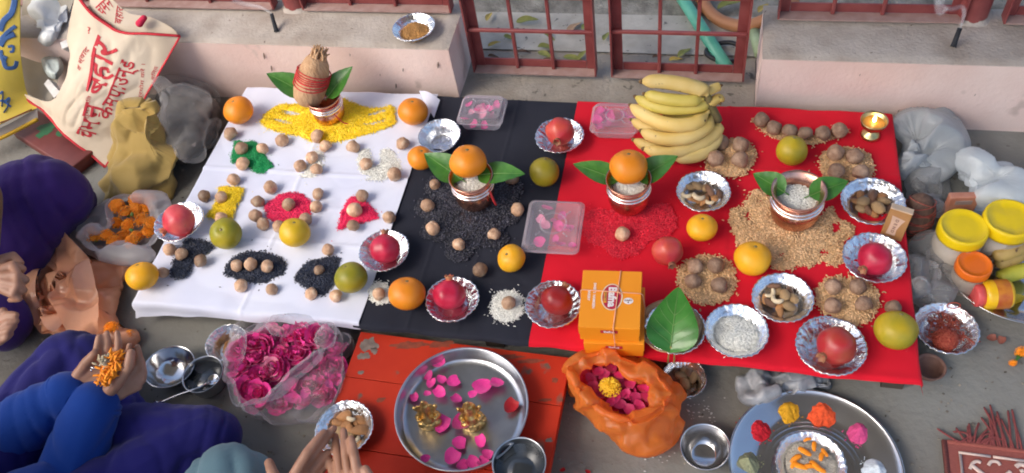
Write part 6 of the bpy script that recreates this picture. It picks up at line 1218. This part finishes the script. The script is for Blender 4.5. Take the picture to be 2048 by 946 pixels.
b = MB(); b.add(sheet(F, 60, 60)); b.build('front_panel', canv, t)
def edge_tube(pts, r): b = MB(); b.add(tube([p - bo for p in pts], r, 6, flat=.5)); return b
for pts in ([F(1, k) for k in np.linspace(0, 1, 30)], [F(k, 1) for k in np.linspace(0, 1, 30)], [F(k, 0) for k in np.linspace(0, 1, 30)]): edge_tube(pts, .0042).build('hem', hemm, t)
# lettering runs up the panel; frame measured in the photograph
def on_panel(px, py, lift=.0016):
    """closest patch point to an image measurement, found by a coarse then fine search"""
    best = None
    for it, (cu, cv, w_) in enumerate(((.5, .5, .5), (None, None, .06), (None, None, .012))):
        if it: cu, cv = best[1], best[2]
        for i in range(-8, 9):
            for j in range(-8, 9):
                u, v = cu + w_ * i / 8, cv + w_ * j / 8
                if not (0 <= u <= 1 and 0 <= v <= 1): continue
                x, y = proj(F(u, v)); d = (x - px) ** 2 + (y - py) ** 2
                if best is None or d < best[0] or (it and best[3] < it): best = (d, u, v, it) if best is None or d < best[0] else best
    return best[1], best[2]
def lettering(s, px, py, qx, qy, hpx, bold, name='lettering', sq=1.0):
    u0, v0 = on_panel(px, py); u1, v1 = on_panel(qx, qy); a = F(u0, v0); c = F(u1, v1); Ln = (c - a).length; me = text_mesh(s, 1.0, bold, 2); xs = [p.x for p in me[0]]; w_ = max(xs) - min(xs); mx_ = (max(xs) + min(xs)) / 2
    e = .02; du = (F(u0 + e, v0) - F(u0, v0)) / e; dv = (F(u0, v0 + e) - F(u0, v0)) / e; k = Ln / w_; d3 = (c - a).normalized(); nn = N3(u0, v0); h3 = nn.cross(d3); hs = S(hpx, a)
    ys = [p.y for p in me[0]]; hh = max(ys) - min(ys); my = (max(ys) + min(ys)) / 2
    a2 = np.array([[du.dot(du), du.dot(dv)], [du.dot(dv), dv.dot(dv)]])
    def fn(x, y):
        w3 = h3 * ((y - my) / hh * hs); t_ = (x - mx_) / w_ + .5; uv = np.array([u0 + (u1 - u0) * t_, v0 + (v1 - v0) * t_]) + np.linalg.solve(a2, np.array([w3.dot(du), w3.dot(dv)]))
        return F(min(max(uv[0], 0), 1), min(max(uv[1], 0), 1), .0012) - bo
    b = MB(); b.add(put(me, fn)); b.build(name, redp, t, smooth=False)
def N3(u, v): e = .01; return (F(min(u + e, 1), v) - F(max(u - e, 0), v)).cross(F(u, min(v + e, 1)) - F(u, max(v - e, 0))).normalized()
lettering('चमन', 170, 276, 190, 208, 44, .014); lettering('बहार', 186, 190, 222, 88, 50, .016); lettering('कम्पाउन्ड', 212, 240, 264, 122, 36, .014); lettering('प्रयोग करें ।', 280, 200, 287, 128, 11, .0); lettering('हिन्द', 305, 160, 313, 132, 10, 0); lettering('सुगन्धित', 170, 240, 180, 192, 14, 0); lettering('व स्वाद', 160, 142, 178, 98, 14, 0); lettering('?', 176, 60, 182, 60, 14, 0)
# back panel, flap and lining
F2 = coons([(176, 20, .295), (236, 60, .255), (300, 64, .242), (356, 70, .225)], [(356, 70, .225), (350, 62, .235), (340, 55, .245)], [(182, -14, .33), (218, -4, .32), (256, 26, .285), (300, 34, .27), (340, 55, .245)], [(176, 20, .295), (178, 0, .315), (182, -14, .33)], 30, 10, lambda u, v, p: .006 * nz(p, 16, 4) - .004)
b = MB(); b.add(sheet(F2, 40, 14)); b.build('back_panel', canv, t)
F0 = F; F = F2
lettering('चमन', 198, 24, 222, 2, 24, .006); lettering('बहार', 238, 48, 243, 14, 18, .004)
edge_tube([F2(k, .02, .002) for k in np.linspace(0, .30, 10)], .003).build('hem', hemm, t); F = F0
F3 = coons([(44, 178, .08), (72, 196, .07), (104, 200, .075)], [(104, 200, .075), (118, 150, .11), (124, 80, .16), (150, -14, .25)], [(48, -14, .25), (100, -14, .25), (150, -14, .25)], [(44, 178, .08), (40, 90, .15), (48, -14, .25)], 20, 20, lambda u, v, p: -.03 * math.sin(PI * u) * math.sin(PI * v) + .006 * nz(p, 14, 3))
b = MB(); b.add(sheet(F3, 30, 30)); b.build('lining', inn_, t)
whp = mat('milky_plastic', (.58, .60, .60), .4, col2=(.66, .68, .68), vs=10, bump=.3, bs=40)
def lump(name, lab, cat, poly, z0, z1, m, amp=.006, s=20, seed=0, bot=.85, topk=.6, group=None):
    return bag(name, lab, cat, [(shrink(poly, bot, 3), z0), (poly, z0 + (z1 - z0) * .35), (shrink(poly, .9, -2), z0 + (z1 - z0) * .7), (shrink(poly, topk, -2), z1), (shrink(poly, topk * .4, -1), z1 - .003)], m, amp, s, seed, capt=True, group=group, n=130)[0]
lump('plastic_packet', 'pale plastic packet bulging at the top of the shopping bag', 'packet', [(60, 20), (90, -10), (135, -12), (150, 10), (130, 62), (105, 82), (70, 70)], .16, .23, whp, .045, 11, 2)
lump('plastic_tub', 'pale grey plastic tub lying inside the shopping bag', 'tub', [(82, 118), (104, 112), (122, 120), (126, 142), (112, 158), (90, 146)], .10, .145, mat('pale_grey_plastic', (.44, .50, .48), .4), .003, 20, 5)
for lab, pts, z in (('small white paper box sticking out low in the shopping bag', [(88, 168), (96, 158), (120, 184), (108, 196)], .13), ('white paper edge sticking up at the bag mouth', [(120, 85), (136, 78), (138, 92), (124, 98)], .21)):
    v = [P(*p, z) for p in pts]; lo = [p + Vector((.004, .01, -.018)) for p in v]; c0_ = v[0].copy(); b = MB(); b.add(([p - c0_ for p in v + lo], [(0, 1, 2, 3), (7, 6, 5, 4), (0, 4, 5, 1), (1, 5, 6, 2), (2, 6, 7, 3), (3, 7, 4, 0)])); tag(b.build('paper_box', mat('white_paper', (.66, .64, .60), .8), None, c0_, smooth=False), lab, 'paper')
q = P(279, 47, .27); b = MB(); b.add(caps((0, 0, 0), .010, P(288, 36, .28) - q, .008)); tag(b.build('pompom', mat('pink_wool', (.56, .02, .07), .9, bump=.5, bs=200), None, q), 'small red pink knob tucked in the shopping bag mouth', 'knob')

# ---- yellow sack at the left frame edge
ysm = mat('yellow_sack', (.68, .50, .05), .55, col2=(.74, .56, .10), vs=6, bump=.2, bs=120); blp = mat('blue_print', (.05, .13, .34), .6); yst = mat('sack_hem', (.58, .54, .48), .8, var=.1); brl = mat('brown_stitch', (.20, .07, .03), .8)
F = coons([(-90, 280, .09), (-10, 262, .085), (74, 216, .09)], [(74, 216, .09), (52, 180, .12), (40, 90, .22), (40, -14, .32)], [(-90, -14, .33), (-20, -14, .33), (40, -14, .32)], [(-90, 280, .09), (-90, 130, .2), (-90, -14, .33)], 30, 40, lambda u, v, p: .02 * math.sin(PI * u) + .004 * ridge(p, 10, 8))
bo = P(-20, 262, 0); t = thing('grain_sack', 'yellow printed sack with blue scrolls at the left edge of the view', 'sack', bo); b = MB(); b.add(sheet(F, 40, 50, .004)); b.build('sack_cloth', ysm, t)
def strip(pts, wpx, m, name):
    uv = [on_panel(*p) for p in pts]; uv = [tuple(q) for q in spline([(a, c, 0) for a, c in uv], 6)]; b = MB(); L_ = [F(u_[0], u_[1], .0012) - bo for u_ in uv]; w_ = S(wpx, F(*uv[0][:2])); up = N3(*uv[0][:2]); b.add(tube(L_, w_ / 2, 8, flat=.05, up=up)); return b.build(name, m, t)
strip([(0, 62), (8, 42), (22, 28), (28, 12), (30, -4)], 11, blp, 'scroll'); strip([(2, 78), (18, 62), (32, 52)], 7, blp, 'scroll'); strip([(0, 92), (10, 76), (30, 68)], 12, blp, 'scroll'); strip([(12, 112), (8, 124), (14, 136), (30, 134), (34, 122)], 8, blp, 'scroll'); strip([(2, 100), (4, 116), (12, 130)], 7, blp, 'scroll'); strip([(16, 94), (26, 92), (26, 102), (20, 104)], 5, blp, 'scroll'); strip([(8, 206), (20, 196), (16, 214), (8, 226)], 5, blp, 'letter_stroke'); strip([(0, 188), (6, 184), (4, 214)], 4, blp, 'letter_stroke'); strip([(0, 202), (8, 202), (22, 214)], 4, blp, 'letter_stroke')
strip([(0, 246), (20, 240), (44, 228), (64, 219)], 3, brl, 'stitching')
Fh = coons([(-90, 306, .06), (-6, 280, .06), (76, 240, .065)], [(76, 240, .065), (74, 216, .088)], [(-90, 280, .092), (-10, 262, .087), (74, 217, .092)], [(-90, 306, .06), (-90, 280, .092)], 20, 6, lambda u, v, p: .004 * nz(p, 20, 2))
b = MB(); b.add(sheet(Fh, 30, 8, .004)); b.build('hem_band', yst, t); b = MB(); b.add(tube([Fh(k, .06, .002) - bo for k in np.linspace(.5, 1, 24)], .0055, 8)); b.build('hem_rope', mat('yellow_rope', (.68, .42, .03), .7), t)
# dark red packet with green letters
q = P(112, 285, .02); t = thing('packet', 'dark red packet with green letters under the sack and shopping bag', 'packet', (q.x, q.y, .001), (0, 0, -.45)); b = MB(); b.add(rbox(.30, .095, .035, .004, 2, (0, 0, .0176))); b.build('packet_body', mat('dark_red_packet', (.11, .018, .016), .5, col2=(.17, .035, .03), vs=12), t)
b = MB(); b.add(text_mesh('4', .085, .008), M=T((-.055, .012, .0356))); b.add(text_mesh('ट', .045, .004), M=T((.0, .03, .0356))); b.build('lettering', mat('green_print', (.02, .13, .05), .5), t, smooth=False)

# ---- plastic bags at the right
gpl = film('grey_blue_plastic', (.58, .63, .66), .66, .25, .8, 50, edge=.3); wpl = film('white_blue_plastic', (.80, .86, .88), .78, .25, .8, 44, edge=.2); cpl = film('thin_grey_film', (.62, .63, .64), .30, .25, .8, 40, edge=.35)
lump('plastic_bag', 'crumpled grey plastic bag ball at the wall beside the red cloth', 'plastic bag', [(1796, 272), (1810, 244), (1850, 230), (1888, 240), (1916, 288), (1902, 318), (1870, 345), (1822, 340), (1800, 328)], .002, .10, gpl, .060, 17, 3, group='plastic bags at the right')
lump('plastic_bag', 'full white plastic bag at the right wall behind the jars', 'plastic bag', [(1904, 352), (1912, 318), (1926, 296), (1985, 312), (2050, 332), (2090, 380), (2060, 420), (2000, 412), (1940, 398)], .002, .11, wpl, .040, 12, 6, group='plastic bags at the right')
lump('plastic_bag', 'limp clear grey plastic bag hanging below the crumpled ball', 'plastic bag', [(1824, 372), (1836, 345), (1880, 332), (1906, 350), (1900, 400), (1886, 440), (1862, 430), (1840, 410)], .002, .055, cpl, .040, 20, 9, group='plastic bags at the right')
lump('plastic_bag', 'small crumpled grey plastic bag left of the orange lidded jar', 'plastic bag', [(1826, 505), (1852, 480), (1870, 482), (1882, 508), (1904, 522), (1898, 570), (1872, 608), (1836, 596), (1824, 560)], .002, .075, cpl, .045, 20, 12, group='plastic bags at the right')
lump('plastic_bag', 'grey plastic bag squeezed under the front edge of the red cloth', 'plastic bag', [(1484, 770), (1496, 742), (1560, 740), (1640, 750), (1675, 770), (1650, 785), (1580, 784), (1520, 800), (1492, 796)], .002, .04, mat('dusty_grey_plastic', (.16, .17, .19), .35, col2=(.34, .35, .37), vs=30, bump=.8, bs=50), .030, 28, 15, group='plastic bags at the right')
crumbm = mat('rice_crumb', (.6, .6, .56), .6)
b = MB()
for _ in range(60):
    x, y = random.choice(((1395, 830), (1310, 912), (1400, 815))); q = P(x + random.gauss(0, 22), y + random.gauss(0, 16), .0012); b.add(ball(q, random.uniform(.0007, .0018), (1.6, .8, .6), 5))
tag(b.build('rice_crumbs', crumbm), 'white rice crumbs spilled on the floor beside the orange bag', 'crumbs', kind='stuff')

# ------------------------------------------------------------------ people (seated, mostly outside the frame)
skin = mat('brown_skin', (.31, .155, .095), .5, col2=(.40, .21, .14), vs=30, bump=.25, bs=260, bdist=.0008, sss=.12); nailm = mat('nail', (.42, .22, .18), .3); hairm = mat('black_hair', (.012, .010, .009), .5, bump=.6, bs=200)
eyem = mat('eye_white', (.7, .68, .64), .3); pup = mat('dark_iris', (.02, .012, .008), .2)
def hand(wrist, fingers, thumb, r=.0078):
    """capsules of one hand: palm from wrist to knuckles, four fingers and a thumb, each bent at its joints"""
    W_ = P(*wrist); out = []
    kn = [P(*f[0]) for f in fingers]
    for i, k in enumerate(kn): out.append(caps(W_.lerp(k, .15), .017, k, r * 1.15))
    for a, c in zip(kn, kn[1:]): out.append(caps(a, r * 1.1, c, r * 1.1)); out.append(caps(a.lerp(W_, .45), r * 1.4, c.lerp(W_, .45), r * 1.4))
    for i, f in enumerate(fingers):
        q = [P(*p) for p in f]; rr = r * (1.0, 1.04, .98, .84)[i]
        m_ = q[1].lerp(q[2], .5) + (q[1] - (q[0] + q[2]) / 2) * .18
        out += [caps(q[0], rr * 1.12, q[1], rr * 1.02), caps(q[1], rr * 1.02, m_, rr * .94), caps(m_, rr * .94, q[2], rr * .80)]
    q = [P(*p) for p in thumb]; out += [caps(W_.lerp(q[0], .3), .015, q[0], .0125), caps(q[0], .0125, q[1], .0105), caps(q[1], .0105, q[2], .0088)]
    return W_, out
def person(label, pelvis, facing, hands, elbows, knees, clothes, shoulders_up=.50, hairstyle=0):
    pel = Vector(pelvis); fc = Vector(facing).normalized(); sd_ = fc.cross(Vector((0, 0, 1))).normalized(); up = Vector((0, 0, 1))     # sd_ points to the person's right
    ch = pel + up * (shoulders_up - .08) + fc * .05; nk = ch + up * .12 + fc * .02; hd = nk + up * .155 + fc * .035
    sh = [ch + sd_ * s * .16 + up * .06 for s in (-1, 1)]
    t = thing('person', label, 'person', (pel.x, pel.y, 0)); o3 = Vector((pel.x, pel.y, 0)); pr = []
    pr += [caps(pel + up * .1, .09, ch, .10), caps(ch, .07, nk, .05), caps(nk, .048, hd - up * .06, .05), ball(hd, .085, (.86, .92, 1.2)), caps(hd - up * .07 + fc * .04, .04, hd - up * .07 + fc * .05, .035), caps(hd + fc * .075, .012, hd + fc * .098 - up * .03, .015)]
    for s in (-1, 1): pr.append(ball(hd + sd_ * s * .078 - up * .01 - fc * .005, .026, (.5, .7, 1)))
    for i, (wr_, hp) in enumerate(hands):
        pr += [caps(sh[i], .05, elbows[i], .04), caps(elbows[i], .037, wr_, .0255), caps(wr_ + (elbows[i] - wr_).normalized() * .03, .0255, wr_, .021)] + hp
    pr = [([p - o3 for p in map(Vector, v)], f) for v, f in pr]
    union('body', pr, .0027, skin, t, smooth=3, noise_=.0006, ns=60)
    L = lambda p: Vector(p) - o3
    for s in (-1, 1):
        b = MB(); b.add(ball(L(hd + fc * .072 + sd_ * s * .030 + up * .008), .012, (1, .9, .7))); e = b.build('eye', eyem, t)
        b = MB(); b.add(ball(L(hd + fc * .0805 + sd_ * s * .030 + up * .006), .0055, (1, 1, 1))); b.build('iris', pup, e)
    b = MB(); b.add(ball(L(hd + fc * .078 - up * .055), .02, (1, .5, .28))); b.build('mouth', mat('lips', (.26, .08, .07), .5), t)
    hp_ = [ball(L(hd - fc * .018 + up * .028), .094, (.88, .92, 1.08)), ball(L(hd - fc * .05 - up * .03), .07, (.95, .7, 1))]
    if hairstyle: hp_ += [caps(L(hd - fc * .09), .03, L(hd - fc * .13 - up * .28), .014)]
    union('hair', hp_, .006, hairm, t, smooth=2, noise_=.003, ns=50)
    for nm, m, segs, vx, am in clothes(L, pel, ch, nk, sh, elbows, [h[0] for h in hands], knees, fc, sd_, up):
        o = union(nm, segs, vx, m, t, smooth=4)
        if nm == 'sweater':
            for i in (0, 1):
                w_, e_ = hands[i][0], elbows[i]; Aq = aim(w_ - e_); b = MB(); b.add(tube([Aq @ Vector((.0445 * math.cos(a), .0445 * math.sin(a), 0)) for a in np.linspace(0, 2 * PI, 30)], .0065, 8, cap=False)); b.add(tube([Aq @ Vector((.043 * math.cos(a), .043 * math.sin(a), .010)) for a in np.linspace(0, 2 * PI, 30)], .0065, 8, cap=False)); b.build('cuff', m, t, L(e_.lerp(w_, .95)))
        nr = [v.normal.copy() for v in o.data.vertices]; k_ = (1.0, .55, 1.3)
        for v, n in zip(o.data.vertices, nr):
            q_ = Vector(((v.co.x + .6 * v.co.y) * 1.5, (v.co.y - .6 * v.co.x) * .45, v.co.z * .7)); v.co += n * (.004 + am * 1.8 * (fold(q_, 6.0, len(nm) + pel.x) + 1.1 * crease(v.co, 5, 2 + pel.x)))
            if v.co.z < .002: v.co.z = .002
        o.data.update()
    return t
def legs(L, pel, knees, feet, r=.085, rk=.07):
    out = []
    for k, f in zip(knees, feet): out += [caps(L(pel + Vector((0, 0, .0))), r * 1.15, L(k), rk), caps(L(k), rk, L(f), .05)]
    return out
def fabric(name, c, c2=None): return mat(name, c, .85, col2=c2 or tuple(x * 1.2 for x in c), vs=6, bump=.35, bs=380, bdist=.0008, sheen=.12, spec=.15)

# person with cupped hands holding marigold petals (blue sweater, violet trousers)
wl, hl = hand((142, 788, .185), [[(190, 736, .212), (193, 704, .235), (198, 673, .250)], [(204, 736, .207), (215, 701, .226), (214, 667, .246)], [(219, 740, .202), (236, 705, .220), (234, 666, .240)], [(231, 747, .197), (251, 714, .212), (259, 690, .228)]], [(158, 748, .212), (174, 724, .230), (189, 708, .240)])
wr2, hr2 = hand((192, 806, .175), [[(252, 760, .186), (276, 727, .192), (275, 694, .212)], [(256, 770, .178), (284, 741, .182), (277, 709, .201)], [(252, 780, .172), (285, 760, .172), (284, 729, .190)], [(244, 790, .170), (277, 775, .166), (279, 751, .180)]], [(236, 764, .212), (257, 735, .232), (262, 706, .244)])
k1, k2 = P(150, 735, .085), P(418, 880, .080); mid = (k1 + k2) / 2; d = (k2 - k1); fcB = Vector((-d.y, d.x, 0)).normalized(); pelB = Vector((-1.38, .10, .10)); fcB = Vector((.35, .5, 0)).normalized()
def cloB(L, pel, ch, nk, sh, el, wr, kn, fc, sd_, up):
    ft = [mid - fcB * .06 + sd_ * .03, mid - fcB * .12 - sd_ * .03]
    for f in ft: f.z = .06
    yield 'trousers', fabric('violet_cloth', (.010, .009, .095), (.015, .013, .135)), legs(L, pel, kn, ft, .085, .078) + [ball(L(pel), .15, (1.1, 1, .75))], .007, .006
    yield 'sweater', fabric('blue_sweater', (.006, .040, .235), (.010, .055, .30)), [caps(L(pel + up * .06), .145, L(ch), .135), caps(L(sh[0]), .075, L(sh[1]), .075)] + [s_ for i in (0, 1) for s_ in (caps(L(sh[i]), .072, L(el[i]), .058), caps(L(el[i]), .058, L(el[i].lerp(wr[i], .95)), .042))], .006, .005
eB = [P(-40, 905, .12), P(128, 985, .11)]
person('person in a blue sweater holding marigold petals in cupped hands', pelB, fcB, [(wl, hl), (wr2, hr2)], eB, [k1, k2], cloB, .52)
hm_ = P(222, 735, .235); t = thing('marigold_petals', 'clump of orange marigold petals held in the cupped hands', 'petals', hm_); b = MB()
for k in range(150):
    s = random.random(); c0_ = P(206 + 30 * s + random.gauss(0, 7), 765 - 58 * s + random.gauss(0, 7), .232 + random.uniform(-.012, .014)) - hm_; a = random.uniform(0, 6.3); v = Vector((math.cos(a), math.sin(a), random.uniform(-.5, .9))) * .009; b.add(tube([c0_ - v, c0_ + Vector((0, 0, .001)), c0_ + v], [.0015, .0034, .002], 5, flat=.4))
o = b.build('petals', mary, t); o['kind'] = 'stuff'
q = P(207, 721, .245); b = MB()
for k in range(26): c0_ = Vector((random.gauss(0, .006), random.gauss(0, .005), random.uniform(-.004, .006))); a = random.uniform(0, 6.3); v = Vector((math.cos(a), math.sin(a), random.uniform(-.3, .8))) * .006; b.add(tube([c0_ - v, c0_, c0_ + v], [.001, .003, .0015], 5, flat=.5))
tag(b.build('dry_flower', mat('pale_dry_flower', (.44, .36, .22), .8, col2=(.56, .48, .34), vs=90), None, q), 'pale dry flower scrap beside the marigold petals in the cupped hands', 'flower')
q = P(192, 733, .226); b = MB(); A = aim(P(193, 704, .235) - P(190, 736, .212)); b.add(tube([(.0098 * math.cos(a), .0098 * math.sin(a), 0) for a in np.linspace(0, 2 * PI, 20)], .0014, 6, cap=False), M=A); b.add(ball((-.004, -.009, .001), .003)); tag(b.build('ring', steel, None, q), 'silver ring on a finger of the cupped hand', 'ring')

# person at the bottom edge: teal trousers, joined hands over the almonds
wlc, hlc = hand((560, 1012, .165), [[(600, 944, .190), (635, 898, .204), (667, 857, .204)], [(588, 950, .206), (614, 906, .220), (648, 866, .214)], [(616, 955, .178), (638, 926, .184), (655, 905, .188)], [(622, 966, .168), (640, 945, .172), (652, 930, .172)]], [(556, 970, .195), (545, 946, .203), (538, 926, .203)], .0088)
wrc, hrc = hand((722, 1016, .165), [[(698, 952, .196), (691, 906, .206), (687, 862, .202)], [(716, 952, .208), (709, 914, .220), (702, 878, .214)], [(682, 954, .184), (675, 912, .188), (670, 873, .188)], [(668, 960, .174), (662, 934, .178), (655, 907, .178)]], [(738, 974, .200), (739, 955, .208), (731, 940, .212)], .0086)
kc1, kc2 = P(466, 985, .115), P(860, 1120, .09); pelC = Vector((-.62, -.14, .10)); fcC = Vector((.0, 1, 0))
def cloC(L, pel, ch, nk, sh, el, wr, kn, fc, sd_, up):
    ft = [pel + fc * .30 + sd_ * .04, pel + fc * .26 - sd_ * .02]
    for f in ft: f.z = .06
    yield 'trousers', fabric('teal_grey_cloth', (.115, .20, .235), (.15, .25, .285)), legs(L, pel, kn, ft, .085, .082) + [ball(L(pel), .15, (1.1, 1, .75))], .007, .006
    yield 'shirt', fabric('grey_shirt', (.16, .20, .22)), [caps(L(pel + up * .06), .14, L(ch), .13), caps(L(sh[0]), .07, L(sh[1]), .07)] + [s_ for i in (0, 1) for s_ in (caps(L(sh[i]), .066, L(el[i]), .052), caps(L(el[i]), .052, L(el[i].lerp(wr[i], .7)), .040))], .006, .005
person('person in teal trousers with joined hands over the bowl of almonds', pelC, fcC, [(wlc, hlc), (wrc, hrc)], [P(520, 1180, .17), P(770, 1190, .17)], [kc1, kc2], cloC, .52)

# person at the left edge: purple tunic, brown sleeve
wla, hla = hand((-34, 555, .215), [[(26, 530, .222), (44, 538, .206), (26, 556, .186)], [(34, 550, .216), (50, 560, .200), (30, 572, .182)], [(34, 570, .208), (47, 580, .192), (28, 588, .178)], [(26, 588, .198), (38, 597, .186), (20, 600, .174)]], [(4, 520, .222), (26, 512, .216), (40, 526, .204)], .0088)
wra, hra = hand((-48, 690, .150), [[(0, 640, .172), (16, 630, .180), (32, 630, .180)], [(2, 655, .168), (17, 645, .174), (32, 642, .172)], [(2, 668, .162), (16, 662, .166), (28, 652, .164)], [(0, 682, .154), (12, 676, .158), (22, 668, .156)]], [(-22, 652, .172), (-8, 632, .180), (6, 622, .184)], .0088)
ka1, ka2 = P(88, 402, .125), P(-10, 640, .075); pelA = Vector((-2.02, .72, .10)); fcA = ((ka1 + ka2) / 2 - pelA); fcA.z = 0
def cloA(L, pel, ch, nk, sh, el, wr, kn, fc, sd_, up):
    ft = [pel + fc * .26 + sd_ * .04, pel + fc * .22 - sd_ * .02]
    for f in ft: f.z = .06
    yield 'tunic', fabric('purple_cloth', (.036, .014, .115), (.048, .020, .15)), [caps(L(pel), .12, L(kn[0]), .108), caps(L(kn[0]), .105, L(P(-30, 600, .06)), .065), caps(L(pel), .11, L(kn[1]), .075), caps(L(kn[1]), .075, L(ft[1]), .06), ball(L(pel), .16, (1.1, 1, .8)), caps(L(pel + up * .06), .15, L(ch), .14), caps(L(ka1), .09, L(P(150, 405, .06)), .05)], .007, .006
    yield 'jacket', fabric('brown_wool', (.13, .075, .035), (.18, .11, .055)), [caps(L(pel + up * .2), .150, L(ch), .145), caps(L(sh[0]), .075, L(sh[1]), .075)] + [s_ for i in (0, 1) for s_ in (caps(L(sh[i]), .072, L(el[i]), .056), caps(L(el[i]), .056, L(el[i].lerp(wr[i], .70)), .042))], .006, .005
person('person at the left edge in a purple tunic and brown sleeves', pelA, fcA, [(wla, hla), (wra, hra)], [P(-60, 400, .33), P(-260, 690, .22)], [ka1, ka2], cloA, .52, 1)

# ------------------------------------------------------------------ unseen slab added overhead to block sky and darken reflections in the steel
shade_slab_m = mat('shade_slab_grey', (.34, .33, .31), .9, col2=(.40, .39, .37), vs=3)
b = MB(); b.add(bbox_(-2.1, 1.9, -.8, 2.5, 2.75, 2.9)); tag(b.build('shade_slab', shade_slab_m, smooth=False), kind='structure')
